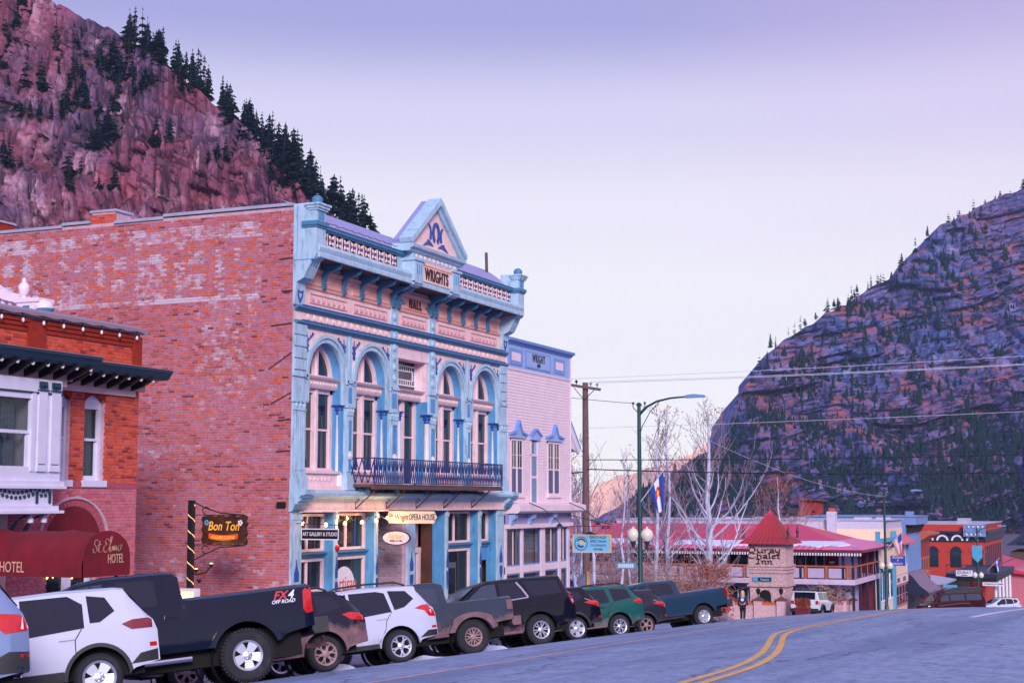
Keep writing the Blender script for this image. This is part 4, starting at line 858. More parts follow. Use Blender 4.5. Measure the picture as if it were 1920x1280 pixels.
def shop_window(y0, y1, z0, z1, nl, m='pinkw', pm='glassc', fr=.10, d=D0, div=None):
    o = P('shop_window', M[m], lambda b: (F(b, y0, y0 + fr, z0, z1, d, d + .1), F(b, y1 - fr, y1, z0, z1, d, d + .1), F(b, y0 + fr, y1 - fr, z0, z0 + fr * .8, d, d + .1), F(b, y0 + fr, y1 - fr, z1 - fr * .8, z1, d, d + .1), [F(b, y0 + (y1 - y0) * k / nl - .035, y0 + (y1 - y0) * k / nl + .035, z0 + fr * .8, z1 - fr * .8, d, d + .08) for k in range(1, nl)]))
    for k in range(nl): P('pane', M[pm], lambda b: F(b, y0 + (y1 - y0) * k / nl + .03, y0 + (y1 - y0) * (k + 1) / nl - .03, z0 + .03, z1 - .03, d + .02, d + .03), o)
    if div:
        for q in range(nl): P('glazing_bar', M[div], lambda b: F(b, y0 + (y1 - y0) * (q + .5) / nl - .02, y0 + (y1 - y0) * (q + .5) / nl + .02, z0 + fr * .8, z1 - fr * .8, d + .03, d + .06), o)
    return o
for i, (y0, y1) in enumerate(BY):
    if i in (2, 3): continue
    P('bulkhead', M['blue2'], lambda b: F(b, y0, y1, ZB, -3.62, D0 - .05, D0 + .04))
    P('shop_sill', M['teal'], lambda b: b.prism([(FX + D0, -1.70), (FX + D0 + .12, -1.70), (FX + D0 + .14, -1.62), (FX + D0 + .22, -1.58), (FX + D0 + .22, -1.54), (FX + D0, -1.52)], y0 + .002, y1 - .002, 'xz'))
    shop_window(y0 + .01, y1 - .01, -1.51, -.40, 2 if i != 5 else 1, 'pinkw', 'glassc', div={0: 'iron', 1: 'blue3'}.get(i))
lw = shop_window(37.32, 39.23, -2.7, -1.72, 2)
P('blue_door_frame', M['blue3'], lambda b: (F(b, 37.95, 39.23, -2.86, -2.72, D0, D0 + .3), F(b, 37.95, 38.1, ZB, -2.86, D0, D0 + .3), F(b, 39.05, 39.23, ZB, -2.86, D0, D0 + .3), F(b, 38.1, 39.05, ZB, -2.86, D0 - .3, D0 - .2)))
shop_window(38.12, 39.03, -4.4, -2.95, 1, 'blue', 'glass', .06, D0 - .18)
aw = shop_window(39.40, 41.77, -3.60, -1.72, 1); shop_window(47.08, 49.66, -3.60, -1.72, 1)
P('storefront_door', M['dark'], lambda b: F(b, 50.35, 50.8, ZB, -2.3, D0, D0 + .04)); P('door_frame', M['blue2'], lambda b: (F(b, 49.84, 50.3, ZB, -1.72, D0, D0 + .06), F(b, 50.3, 51.3, -2.2, -1.72, D0, D0 + .06)))
# printed window disc with the cafe's name
disc = P('window_decal', M['whitep'], lambda b: b.lathe([(0, 0), (.70, 0), (.70, .006), (0, .006)], (FX + D0 + .035, 40.55, -2.72), 28, 'x'), aw)
M['redletter'] = mat('red_letter_print', L(222, 96, 84), .5, 0); M['ochre'] = mat('ochre_print', L(226, 182, 120), .5, 0); M['greyletter'] = mat('grey_letter_print', L(176, 164, 190), .5, 0)
P('decal_band', M['ochre'], lambda b: b.band([(40.55 + .60 * math.cos(R(200 + 14 * k)), -2.72 + .60 * math.sin(R(200 + 14 * k))) for k in range(11)], [(40.55 + .69 * math.cos(R(200 + 14 * k)), -2.72 + .69 * math.sin(R(200 + 14 * k))) for k in range(11)], FX + D0 + .042, FX + D0 + .046), disc)
pput('lettering', text_mesh('Artisan', .62, M['redletter'], 0, .78, .004, .003), disc, (FX + D0 + .05, 40.62, -2.55), FACE_X)
pput('lettering', text_mesh('Bakery & Cafe', .22, M['greyletter'], 0, .72, 0, .003), disc, (FX + D0 + .05, 40.6, -2.98), FACE_X)
# interiors seen through the glass
P('blind', M['blind'], lambda b: (F(b, 37.36, 38.22, -1.2, -.45, D0 - .15, D0 - .13), F(b, 38.32, 39.18, -1.15, -.45, D0 - .15, D0 - .13)))
P('curtain', M['drape'], lambda b: [F(b, 39.42 + k * .12, 39.50 + k * .12, -1.5, -.42, D0 - .2 - .03 * (k % 2), D0 - .16) for k in range(20)])
P('curtain', M['curtain'], lambda b: [F(b, 39.45 + k * .14, 39.57 + k * .14, -3.55, -1.75, D0 - .3 - .04 * (k % 2), D0 - .26) for k in range(16)])
P('curtain', M['drape'], lambda b: [F(b, y + k * .09, y + .06 + k * .09, -1.5, -.42, D0 - .22 - .03 * (k % 2), D0 - .18) for y in (47.1, 48.1, 49.2, 49.95) for k in range(4)])
P('room_wall', M['interior'], lambda b: (b.box(FX - 3.0, FX - 2.9, YA + .1, YB - .1, ZB, -.3), b.box(FX - 2.9, FX - .5, YA + .3, YA + .4, ZB, -.3), b.box(FX - 2.9, FX - .45, 46.75, 46.85, ZB, -.3), b.box(FX - 2.9, FX - .45, YB - .3, YB - .2, ZB, -.3)))
P('room_floor', M['wood'], lambda b: b.box(FX - 3, FX - .4, YA + .1, YB - .1, ZB - .1, ZB + .2)); P('room_ceiling', M['pinkw'], lambda b: b.box(FX - 3, FX - .42, YA + .1, YB - .1, -.35, -.3))
for y, m_, z0, z1 in ((47.25, 'redletter', -3.55, -2.35), (48.2, 'whitep', -3.4, -2.2)): P('poster', M[m_], lambda b: F(b, y, y + (.3 if m_ == 'redletter' else .7), z0, z1, D0 - .12, D0 - .10))
P('poster', M['glass'], lambda b: F(b, 48.27, 48.83, -3.3, -2.4, D0 - .10, D0 - .095))
# recessed bakery entrance with painted brick return
P('entrance_back', M['wood'], lambda b: F(b, 41.93, 43.98, ZB, -.31, -1.75, -1.7))
ew = P('entrance_wall', M['mortar'], lambda b: F(b, 43.9, 43.98, ZB, -.31, -1.7, -.02)); P('entrance_wall', M['blue2'], lambda b: F(b, 41.93, 42.0, ZB, -.31, -1.7, -.42))
bricks(ew, M['brick4'], lambda u, z, d: Vector((FX + u, 43.9 - d, z)), -1.68, -.12, -4.4, -.34, seed=3, n_own=0, pitch=(.215, .095))
P('bakery_window', M['pinkw'], lambda b: (F(b, 42.02, 42.14, -1.45, -.4, -.42, -.32), F(b, 42.4, 42.5, -1.45, -.4, -.42, -.32), F(b, 42.02, 42.5, -1.55, -1.45, -.42, -.3), F(b, 42.02, 42.45, -3.6, -1.8, -.42, -.36))); P('shop_sill', M['teal'], lambda b: F(b, 41.95, 42.6, -1.7, -1.56, -.45, -.22))
P('pane', M['glass'], lambda b: F(b, 42.14, 42.4, -1.45, -.42, -.42, -.38)); 
# opera house entrance
P('entrance_panel', M['pinkw'], lambda b: (F(b, 44.52, 45.3, ZB, -1.7, -1.0, -.9), F(b, 44.6, 45.22, -3.5, -2.0, -.9, -.88), F(b, 44.52, 46.9, -1.8, -1.62, -1.0, -.85), F(b, 45.3, 45.5, ZB, -1.8, -1.0, -.86), F(b, 46.55, 46.9, ZB, -1.8, -1.0, -.86), F(b, 44.52, 45.3, -1.6, -.31, -1.0, -.92), F(b, 45.3, 45.4, -1.62, -.31, -1.0, -.86), F(b, 46.75, 46.9, -1.62, -.31, -1.0, -.86)))
M['door'] = mat('dark_red_door', L(120, 44, 36), .4, .15, 3); P('entrance_sill', M['teal'], lambda b: F(b, 44.52, 45.35, -1.72, -1.62, -.9, -.8))
dr = P('door', M['door'], lambda b: (F(b, 45.5, 46.55, ZB, -1.85, -1.0, -.95), F(b, 45.6, 45.68, -4.2, -2.0, -.95, -.93), F(b, 46.3, 46.4, -4.2, -2.0, -.95, -.93)))
P('transom_light', M['mortar'], lambda b: F(b, 45.4, 46.75, -1.6, -.33, -1.0, -.97)); P('entrance_side', M['blue2'], lambda b: F(b, 46.82, 46.9, ZB, -.31, -1.0, -.42)); P('entrance_ceiling', M['pinkw'], lambda b: (F(b, 44.52, 46.9, -.36, -.31, -1.0, -.4), F(b, 41.93, 43.98, -.36, -.31, -1.7, -.4)))
# ================================================================ brick hotel with the red awning
HT = empty('brick_hotel', (FX, 25, -4.2), 0, 'orange brick hotel with dark green bracketed cornice and white bay window', 'building')
def H(name, m, fn, parent=HT, smooth=False):
    b = MB(); fn(b); return part(b, name, m, parent, smooth)
HY0, HY1 = 19.0, 29.70
M['hcope'] = mat('brown_grey_coping', L(150, 128, 146), .6, .08, 2); M['hgreen'] = mat('dark_green_paint', L(30, 62, 84), .45, .1, 4); M['hdark'] = mat('dark_bracket_paint', L(34, 30, 40), .5, .1); M['hcream'] = mat('cream_paint', L(214, 176, 182), .55, .06, 3); M['hwhite'] = mat('bay_white_paint', L(214, 214, 242), .5, .05, 3)
WINS = [(26.55, 27.22), (27.72, 28.42)]
hb = H('wall', M['mortar'], lambda b: (b.box(-40, FX - .25, HY0, HY1, -5.2, 3.9), b.box(FX - .26, FX - .001, HY0, HY1, 2.75, 4.0), b.box(FX - .26, FX - .001, HY0, 26.5, -5.2, 2.75), b.box(FX - .26, FX - .001, 26.5, HY1, -.2, .38), b.box(FX - .26, FX - .001, 27.22, 27.72, .38, 2.75), b.box(FX - .26, FX - .001, 28.42, HY1, .38, 2.75), b.box(FX - .26, FX - .001, 28.5, HY1, -5.2, -.2), b.box(FX - .26, FX - .001, 26.4, 26.55, .38, 2.75), b.box(FX - .26, FX - .001, 27.22, 28.42, 2.62, 2.75)))
def hskip(u, z, a, b_):
    if u < 25.9 and -.2 < z < 2.7: return True
    for y0, y1 in WINS:
        if y0 - .02 < u < y1 + .02 and .38 < z < 2.28 + .16 * (1 - ((u - (y0 + y1) / 2) / ((y1 - y0) / 2)) ** 2): return True
        if y0 - .1 < u < y1 + .1 and 2.25 < z < 2.62 and abs(z - (2.3 + .16 * (1 - ((u - (y0 + y1) / 2) / .38) ** 2))) < .14 and z > 2.2: return False
    if 26.6 < u < 28.28 and z < -.78 + .0: return True
    if (u - 27.44) ** 2 + (z + 1.0) ** 2 < .98 ** 2 and z > -.9: return True
    return False
hclip = lambda z: [(y0 - .005, y1 + .005) for y0, y1 in WINS] if .38 < z < 2.3 else ([(26.6, 28.28)] if z < -.78 else [])
bricks(hb, M['brick2'], lambda u, z, d: Vector((FX + d, u, z)), 23.3, HY1, .36, 4.0, hskip, hclip, seed=21, near=(-18, 27, 1.5), tint=lambda u, z, rr: min(1, max(0, rr.gauss(.5 if z < 3.0 else .42, .17))) if rr.random() > .1 else rr.choice((0, 1)))
bricks(hb, M['brick3'], lambda u, z, d: Vector((FX + d, u, z)), 23.3, HY1, -4.0, .36, hskip, hclip, seed=22, near=(-18, 27, -1), n_own=0)
bricks(hb, M['brick2'], lambda u, z, d: Vector((FX - u, HY1 + d, z)), .0, 1.2, -4.0, 4.0, seed=23, n_own=0)
# parapet: brick piers and corbel courses, metal coping
for y in (25.98, 29.38): H('parapet_pier', M['brick2'], lambda b: F(b, y - .28 if y < 29 else y - .0, y + .28 if y < 29 else HY1, 3.06, 3.92, .012, .075))
for k, z in enumerate((3.70, 3.80, 3.90)): H('corbel_course', M['brick2'], lambda b: (F(b, 26.3, 29.34, z - .035, z + .045, .012, .05 + .025 * k), F(b, 23.0, 25.68, z - .035, z + .045, .012, .05 + .025 * k)))
H('coping', M['hcope'], lambda b: b.prism([(FX - .35, 4.02), (FX + .16, 3.98), (FX + .17, 4.10), (FX - .3, 4.24)], HY0, HY1 + .06, 'xz'))
# cornice with scrolled brackets: it steps forward over the bay
def hcorn(y0, y1, d):
    H('cornice', M['hgreen'], lambda b: b.prism([(FX, 2.86), (FX + d - .16, 2.88), (FX + d - .10, 2.93), (FX + d - .06, 3.0), (FX + d, 3.06), (FX + d, 3.10), (FX, 3.16)], y0, y1, 'xz'))
    H('cornice_top', M['hcope'], lambda b: b.prism([(FX, 3.24), (FX, 3.162), (FX + d + .02, 3.105), (FX + d + .02, 3.12)], y0 - .01, y1 + .01, 'xz'))
    H('cornice_frieze', M['hcream'], lambda b: F(b, y0, y1 - .5 if d < .9 else y1 - .3, 2.46, 2.60, .02, d - .72))
    H('cornice_soffit', M['hcream'], lambda b: F(b, y0, y1 - .1, 2.60, 2.86, .0, d - .74))
    n_ = int((y1 - y0 - .5) / .46)
    for k in range(n_ + 1):
        y = y1 - (.62 if d < .9 else .25) - k * .46
        br = H('cornice_bracket', M['hdark'], lambda b: (b.prism([(FX + d - .74, 2.60), (FX + d - .6, 2.64), (FX + d - .4, 2.70), (FX + d - .2, 2.80), (FX + d - .14, 2.86), (FX + d - .74, 2.86)], y - .035, y + .035, 'xz'), F(b, y - .06, y + .06, 2.825, 2.86, d - .74, d - .1)))
        H('bracket_ball', M['whitep'], lambda b: b.lathe([(.005, -.045), (.035, -.02), (.035, .02), (.005, .04)], (FX + d - .13, y, 2.82), 6), br)
hcorn(25.95, 29.98, .80); hcorn(HY0, 26.55, 1.42)
# segmental arched sash windows
for y0, y1 in WINS:
    yc = (y0 + y1) / 2; hw = (y1 - y0) / 2
    arc = lambda rs, dz: [(yc + hw * rs * (k / 6 - 1), 2.26 + dz + .17 * (1 - (k / 6 - 1) ** 2)) for k in range(13)]
    H('window_arch', M['brick2'], lambda b: (b.band(arc(1.02, .0), arc(1.14, .20), FX - .1, FX + .016), b.band(arc(1.16, .215), arc(1.22, .26), FX - .05, FX + .05)))
    wf = H('window', M['hwhite'], lambda b: (b.prism([(y0, 2.22)] + arc(1.0, 0) + [(y1, 2.22)], FX - .2, FX - .11), F(b, y0, y0 + .07, .45, 2.23, -.2, -.1), F(b, y1 - .07, y1, .45, 2.23, -.2, -.1), F(b, y0 + .07, y1 - .07, 2.10, 2.23, -.2, -.12), F(b, y0 + .07, y1 - .07, 1.36, 1.42, -.2, -.12), F(b, y0 + .07, y1 - .07, .45, .56, -.2, -.13), F(b, y0 + .07, y0 + .12, .56, 1.4, -.2, -.15), F(b, y1 - .12, y1 - .07, .56, 1.4, -.2, -.15)))
    H('pane', M['glassc'], lambda b: F(b, y0 + .06, y1 - .06, .5, 2.15, -.19, -.18), wf)
    H('curtain', M['curtain'], lambda b: [F(b, y0 + .2 + k * .1, y0 + .27 + k * .1, .5, 2.0, -.245 - .008 * (k % 2), -.235) for k in range(4)], wf)
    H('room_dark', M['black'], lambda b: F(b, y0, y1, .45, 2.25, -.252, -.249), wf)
    H('window_sill', M['hwhite'], lambda b: F(b, y0 - .06, y1 + .10, .30, .45, -.2, .06))
H('belt_course', M['brick3'], lambda b: F(b, 26.2, HY1, .27, .40, .0, .03))
# white bay window
bay = H('bay_window', M['hwhite'], lambda b: (F(b, HY0, 25.86, 2.28, 2.55, 0, .9), F(b, HY0, 25.86, .40, .60, 0, .9), F(b, 25.02, 25.86, .6, 2.28, 0, .9), F(b, HY0, 23.6, .6, 2.28, 0, .9), F(b, HY0, 25.92, .30, .40, 0, .98), F(b, HY0, 25.95, .24, .30, 0, 1.02), F(b, HY0, 25.72, -.12, .24, 0, .84), F(b, HY0, 25.80, -.22, -.12, 0, .95), F(b, HY0, 25.9, -.28, -.22, 0, 1.02)))
for y0, y1 in ((25.10, 25.36), (25.50, 25.78)): H('bay_pilaster', M['hwhite'], lambda b: (F(b, y0, y1, .66, 2.3, .9, .94), F(b, y0 - .02, y1 + .02, .6, .7, .9, .955)), bay); H('bay_capital', M['hgreen'], lambda b: (F(b, y0 + .02, y1 - .02, 2.36, 2.50, .9, .95), F(b, y0 - .02, y1 + .02, 2.30, 2.33, .9, .97), [b.lathe([(.01, 0), (.05, .03), (0, .06)], (FX + .95, y0 + .07 + .1 * k, 2.42), 6, 'x') for k in range(2)]), bay)
for y0, y1 in ((25.10, 25.36), (25.50, 25.78)): H('pilaster_foot_line', M['hgreen'], lambda b: F(b, y0 + .03, y1 - .03, .74, .76, .935, .945), bay)
H('bay_moulding', M['hgreen'], lambda b: [F(b, 23.2 + k * .05, 23.225 + k * .05, 2.235, 2.275, .9, .935) for k in range(54)], bay)['kind'] = 'stuff'
wf = H('window', M['hwhite'], lambda b: (F(b, 23.6, 23.7, .6, 2.28, .78, .93), F(b, 24.9, 25.02, .6, 2.28, .78, .93), F(b, 23.7, 24.9, 2.12, 2.28, .78, .90), F(b, 23.7, 24.9, .6, .70, .78, .9), F(b, 23.7, 24.9, 1.38, 1.45, .78, .88), F(b, 24.82, 24.9, .7, 1.4, .78, .86)), bay)
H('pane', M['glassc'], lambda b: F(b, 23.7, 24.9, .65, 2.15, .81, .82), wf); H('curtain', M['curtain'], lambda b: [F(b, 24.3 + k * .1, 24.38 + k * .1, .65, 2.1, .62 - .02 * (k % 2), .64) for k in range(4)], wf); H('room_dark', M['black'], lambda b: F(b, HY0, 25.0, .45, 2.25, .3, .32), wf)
gar = []
for k in range(26):
    t = k / 25; gar.append((24.0 + 1.62 * t, .20 - .10 * math.sin(math.pi * min(1, t / .75 if t < .75 else (t - .75) / .25)) * (1 if t < .75 else .6)))
leaf = MB().prism([(0, 0), (.05, .045), (.10, .0), (.05, -.045)], 0, .02).mesh('garland_leaf', M['hgreen'])
for i, (y, z) in enumerate(gar): pput('garland_leaf', leaf, bay, (FX + .842, y - .05, z + .03 * (-1) ** i), (R(25 * (-1) ** i), 0, 0))
for y in (25.22, 25.62):
    for k in range(4): pput('garland_leaf', leaf, bay, (FX + .845, y, .16 - .05 * k), (R(-90), 0, 0))
for y in (25.0, 25.42):
    br = H('bay_bracket', M['hgreen'], lambda b: b.band([(FX + .80 - .62 * math.sin(t), -.36 - .95 * (1 - math.cos(t))) for t in [R(9 * k) for k in range(11)]], [(FX + .86 - .56 * math.sin(t), -.30 - .90 * (1 - math.cos(t))) for t in [R(9 * k) for k in range(11)]], y - .05, y + .05, 'xz')); H('bracket_edge', M['hwhite'], lambda b: b.band([(FX + .80 - .62 * math.sin(t), -.36 - .95 * (1 - math.cos(t))) for t in [R(9 * k) for k in range(11)]], [(FX + .83 - .59 * math.sin(t), -.33 - .925 * (1 - math.cos(t))) for t in [R(9 * k) for k in range(11)]], y + .05, y + .07, 'xz'), br)
    H('drop_finial', M['hwhite'], lambda b: b.lathe([(.03, -.28), (.03, -.36), (.07, -.40), (.07, -.47), (.02, -.50), (0, -.5)], (FX + .80, y + .1, 0), 8), br, 50)
H('bay_underside', M['hcream'], lambda b: (F(b, 22, 25.3, -2.2, -.29, -.1, .02),))
# round arch over the door, glazed doors with warm lamps inside
ap = lambda r, n_=16: [(27.44 + r * math.cos(math.pi - math.pi * k / n_), -1.0 + r * .88 * math.sin(math.pi * k / n_)) for k in range(n_ + 1)]
da = H('door_arch', M['brick4'], lambda b: b.band(ap(.98), ap(1.0), FX - .2, FX + .02)); 
for k in range(26): 
    t0, t1 = R(180 - k * 180 / 26), R(180 - (k + .86) * 180 / 26)
    H('arch_brick', M['brick3'], lambda b: b.band([(27.44 + .99 * math.cos(t), -1.0 + .87 * math.sin(t)) for t in (t0, t1)], [(27.44 + 1.15 * math.cos(t), -1.0 + 1.01 * math.sin(t)) for t in (t0, t1)], FX - .1, FX + .03), da)
H('hood_mould', M['mortar'], lambda b: b.band([(a_, c_) for a_, c_ in ap(1.17)], ap(1.23), FX - .05, FX + .07), da)
dw = H('door', M['hwhite'], lambda b: (F(b, 26.6, 26.72, -4.4, -.9, -.3, -.15), F(b, 27.38, 27.6, -4.4, -.9, -.3, -.15), F(b, 28.16, 28.28, -4.4, -.9, -.3, -.15), F(b, 26.7, 28.2, -2.32, -2.22, -.3, -.18), F(b, 26.7, 28.2, -1.35, -1.2, -.3, -.18)))
H('pane', M['glassc'], lambda b: (F(b, 26.7, 27.4, -4.3, -1.0, -.24, -.23), F(b, 27.58, 28.18, -4.3, -1.0, -.24, -.23)), dw)
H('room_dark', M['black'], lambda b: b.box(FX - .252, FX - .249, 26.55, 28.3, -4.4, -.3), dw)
for y, z in ((26.9, -1.72), (27.1, -1.70), (27.75, -1.75)): H('lamp_glow', M['bulb'], lambda b: b.lathe([(.01, -.04), (.035, 0), (.01, .05)], (FX - .245, y, z), 8), dw)
# barrel awning along the pavement and out to the kerb
M['awning'] = mat('dark_red_canvas', L(116, 8, 34), .8, .2, 2.2, bump=.6, bscale=5, dirt=L(80, 4, 24)[:3], dirt_scale=4, dirt_amt=.7, streak=.3); M['tan'] = mat('tan_letter_print', L(206, 164, 146), .7, 0)
H('arch_awning', M['awning'], lambda b: b.prism(ap(.97) + [(28.3, -1.35), (26.58, -1.35)], FX - .2, FX + .02), da)
aw = empty('barrel_awning', (FX + 2, 24.2, -4.2), 0, 'dark red canvas barrel awning reading hotel in front of the brick hotel', 'awning')
AC, AH, AZ, AX = 24.22, .72, -1.49, -19.0
def sect(t):
    """awning section: upright valance, then a round hood"""
    pts = [(-AH, AZ), (-AH, AZ + .36)] + [(-AH * math.cos(math.pi * k / 16), AZ + .36 + .53 * math.sin(math.pi * k / 16)) for k in range(1, 16)] + [(AH, AZ + .36), (AH, AZ)]
    return pts
S = sect(0); nS = len(S)
def hood(b):
    nx_ = 36
    for i in range(nx_ + 1):
        x = FX + .02 + (AX - FX - .02) * i / nx_; rib = i % 9
        sag = .035 * math.sin(math.pi * rib / 9)
        for k, (y, z) in enumerate(S):
            up = max(0, z - AZ - .3) / .6; wr = .035 * N3(x * 2.3, y * 3, z * 7 + x)
            b.v.append((x, AC + y * (1 - sag * up), z - sag * up * 1.1 + wr * up))
    b.f = [(i * nS + k, i * nS + k + 1, (i + 1) * nS + k + 1, (i + 1) * nS + k) for i in range(nx_) for k in range(nS - 1)]; b.m = [0] * len(b.f)
H('hood', M['awning'], hood, aw, 50)
H('end_panel', M['awning'], lambda b: b.prism([(AC + y, z) for y, z in S], AX - .03, AX + .005), aw)
H('frame_hoop', M['dark'], lambda b: b.tube([(AX - .06, AC + y * .97, z - .02) for y, z in S], .015, 5), aw)
for y in (AC - .6, AC + .45): H('awning_post', M['dark'], lambda b: b.tube([(AX - .12, y, AZ + .05), (AX - .12, y, -4.25)], .035, 8), aw)
STE = [[(.02, .12), (.0, .04), (.10, .0), (.2, .08), (.14, .2), (.06, .28), (.12, .40), (.24, .38)], [(.24, .22), (.40, .26)], [(.34, .36), (.28, .06), (.36, .02)], [(.46, .02), (.48, .02)],
       [(.84, .36), (.74, .42), (.62, .34), (.72, .24), (.60, .22), (.54, .08), (.66, .0), (.80, .08)], [(.82, .08), (.98, .44), (.92, .46), (.88, .04), (.96, .04)], [(.98, .04), (1.04, .2), (1.06, .04), (1.12, .2), (1.14, .04), (1.22, .2), (1.22, .04), (1.28, .06)], [(1.44, .2), (1.34, .18), (1.32, .06), (1.42, .04), (1.48, .16), (1.44, .22), (1.54, .2)]]
me = stroke_mesh([spline([(x, y, 0) for x, y in q], 5) for q in [[(x * .62, y * .62) for x, y in st] for st in STE]] if False else [[(p[0], p[1]) for p in spline([(x * .58, y * .62, 0) for x, y in st], 5)] for st in STE], .022, M['tan'], .006)
ep = [c for c in aw.children if c.name.startswith('end_panel')][0]
pput('lettering', me, ep, (AX + .006, AC - .44, -1.02), FACE_X)
pput('lettering', text_mesh('HOTEL', .26, M['tan'], 0, .62, 0, .003), ep, (AX + .008, AC + .26, -1.16), FACE_X)
hd = [c for c in aw.children if c.name.startswith('hood')][0]
pput('lettering', text_mesh('St. Elmo HOTEL', .30, M['tan'], 0, .66, 0, .003, 'RIGHT'), hd, (-20.42, AC - AH - .012, -1.32), FACE_S)
# rooftop ornament behind the parapet: white curved pediment, urn and little dome
rt = empty('roof_ornament', (-24.2, 28, 3.9), 0, 'white curved roof balustrade with urn finial behind the hotel parapet', 'roof ornament')
OY = 28.0; M['owhite'] = mat('ornament_white', L(232, 214, 232), .5, .05, 4)
H('curved_rail', M['owhite'], lambda b: b.band([(-26.4 + .17 * k, 5.45 - .75 * math.sin(R(9.0 * k)) ** 1.2) for k in range(11)], [(-26.4 + .17 * k, 5.68 - .78 * math.sin(R(9.0 * k)) ** 1.2) for k in range(11)], OY - .1, OY + .3, 'xz'), rt, 40)
for k in range(7): H('baluster', M['owhite'], lambda b: b.box(-26.2 + .22 * k, -26.1 + .22 * k, OY + .0, OY + .14, 4.0, 5.4 - .09 * k), rt)
H('pedestal', M['owhite'], lambda b: (b.box(-24.75, -24.15, OY - .1, OY + .4, 3.9, 4.72), b.box(-24.82, -24.08, OY - .14, OY + .44, 4.68, 4.78)), rt)
H('pedestal_panel', M['teal'], lambda b: b.box(-24.55, -24.36, OY - .12, OY - .1, 4.28, 4.6), rt)
H('urn', M['owhite'], lambda b: b.lathe([(.05, 4.78), (.09, 4.81), (.05, 4.86), (.11, 4.93), (.14, 5.10), (.10, 5.16), (.05, 5.20), (.06, 5.24), (.03, 5.3), (0, 5.31)], (-24.72, OY + .1, 0), 12), rt, 50)
H('dome', M['owhite'], lambda b: b.lathe([(.23, 4.52), (.23, 4.57), (.2, 4.66), (.12, 4.72), (0, 4.74)], (-24.1, OY + .1, 0), 16), rt, 50)
H('turret', M['teal'], lambda b: b.lathe([(.17, 3.9), (.17, 4.2), (.2, 4.22), (.16, 4.28), (.15, 4.42), (.22, 4.50), (.22, 4.53)], (-24.06, OY + .1, 0), 12), rt, 50)
# festoon lights along the coping
fs = empty('festoon_lights', (FX + .2, 26, 3.9), 0, 'black cable of unlit festoon bulbs along the hotel coping', 'string lights')
fx = [24.05 + .66 * k for k in range(9)]
H('cable', M['dark'], lambda b: b.tube([(FX + .19, 23.4 + 6.2 * k / 48, 4.03 - .035 * abs(math.sin(math.pi * (23.4 + 6.2 * k / 48 - fx[0]) / .66))) for k in range(49)], .012, 4), fs)
soc = MB().lathe([(.022, 0), (.022, -.10), (0, -.1)], n=6).mesh('socket', M['dark']); blb = MB().lathe([(.02, -.10), (.035, -.15), (.03, -.18), (0, -.2)], n=8).mesh('bulb', M['bulboff'], 50)
for y in fx:
    if y < 29.7: o = pput('socket', soc, fs, (FX + .19, y, 4.02)); pput('bulb', blb, o, (FX + .19, y, 4.02))
# ================================================================ pink clapboard house next door
PK = empty('clapboard_house', (FX, 55.6, -5.4), 0, 'tall pale pink clapboard false front house beside the opera house', 'building')
def K(name, m, fn, parent=PK, smooth=False):
    b = MB(); fn(b); return part(b, name, m, parent, smooth)
M['clap'] = mat('pale_pink_clapboard', L(234, 212, 226), .6, .05, 3, dirt=L(204, 176, 200)[:3], dirt_scale=5, dirt_amt=.35); M['pblue'] = mat('cornflower_trim', L(112, 148, 214), .5, .07, 4); M['pblue2'] = mat('light_cornflower_panel', L(150, 178, 232), .55, .06, 4)
M['steel'] = mat('grey_blue_blind', L(84, 92, 128), .6, .06, 4); KY0, KY1 = 52.2, 59.02
wall = K('wall', M['clap'], lambda b: (b.box(-40, FX - .42, KY0, KY1 - .04, -6, 5.9), b.box(FX - .42, FX - .03, KY0, KY1 - .04, -.9, 2.2 - 2.0 + .02), b.box(FX - .42, FX - .03, KY0, KY1 - .04, 2.40, 5.95), b.box(FX - .42, FX - .03, KY0, 52.62, .2, 2.42), b.box(FX - .42, FX - .03, 53.86, 54.62, .2, 2.42), b.box(FX - .42, FX - .03, 55.42, 56.42, .2, 2.42), b.box(FX - .42, FX - .03, 57.82, KY1 - .04, .2, 2.42)))
OPN = [(52.62, 53.86, .22, 2.36), (54.62, 55.42, -.1, 2.36), (56.42, 57.82, .22, 2.36)]
z = -.25; rr = random.Random(4)
while z < 5.02:
    h = .118; segs = [(KY0 + .06, KY1)]
    for y0, y1, za, zb in OPN:
        if za - .05 < z + h / 2 < zb + .05: segs = [q for a_, c_ in segs for q in ((a_, min(c_, y0 - .04)), (max(a_, y1 + .04), c_)) if q[1] - q[0] > .05]
    for a_, c_ in segs: K('clapboard', M['clap'], lambda b: b.prism([(FX - .04, z), (FX + .022, z), (FX + .004, z + h + .012), (FX - .04, z + h + .012)], a_, c_, 'xz'), wall)
    z += h
K('corner_board', M['clap'], lambda b: (F(b, KY1 - .0, KY1 + .07, -.3, 5.95, -.1, .04), F(b, KY0 - .02, KY0 + .06, -.3, 5.95, -.1, .03)))
tp = K('name_frieze', M['pblue2'], lambda b: F(b, KY0, KY1, 5.03, 5.98, -.3, .02)); K('frieze_line', M['clap'], lambda b: F(b, KY0, KY1 + .05, 5.0, 5.07, -.1, .05), tp)
for y0, y1 in ((52.45, 53.75), (57.1, 58.35)): K('trim_panel', M['pblue'], lambda b: F(b, y0, y1, 5.2, 5.82, .02, .05), tp); K('panel_inset', M['clap'], lambda b: F(b, y0 + .2, y1 - .2, 5.36, 5.68, .045, .055), tp)
K('trim_panel', M['pblue'], lambda b: F(b, 54.05, 56.75, 5.18, 5.86, .02, .05), tp); K('panel_inset', M['pblue2'], lambda b: F(b, 54.15, 56.65, 5.24, 5.80, .045, .055), tp)
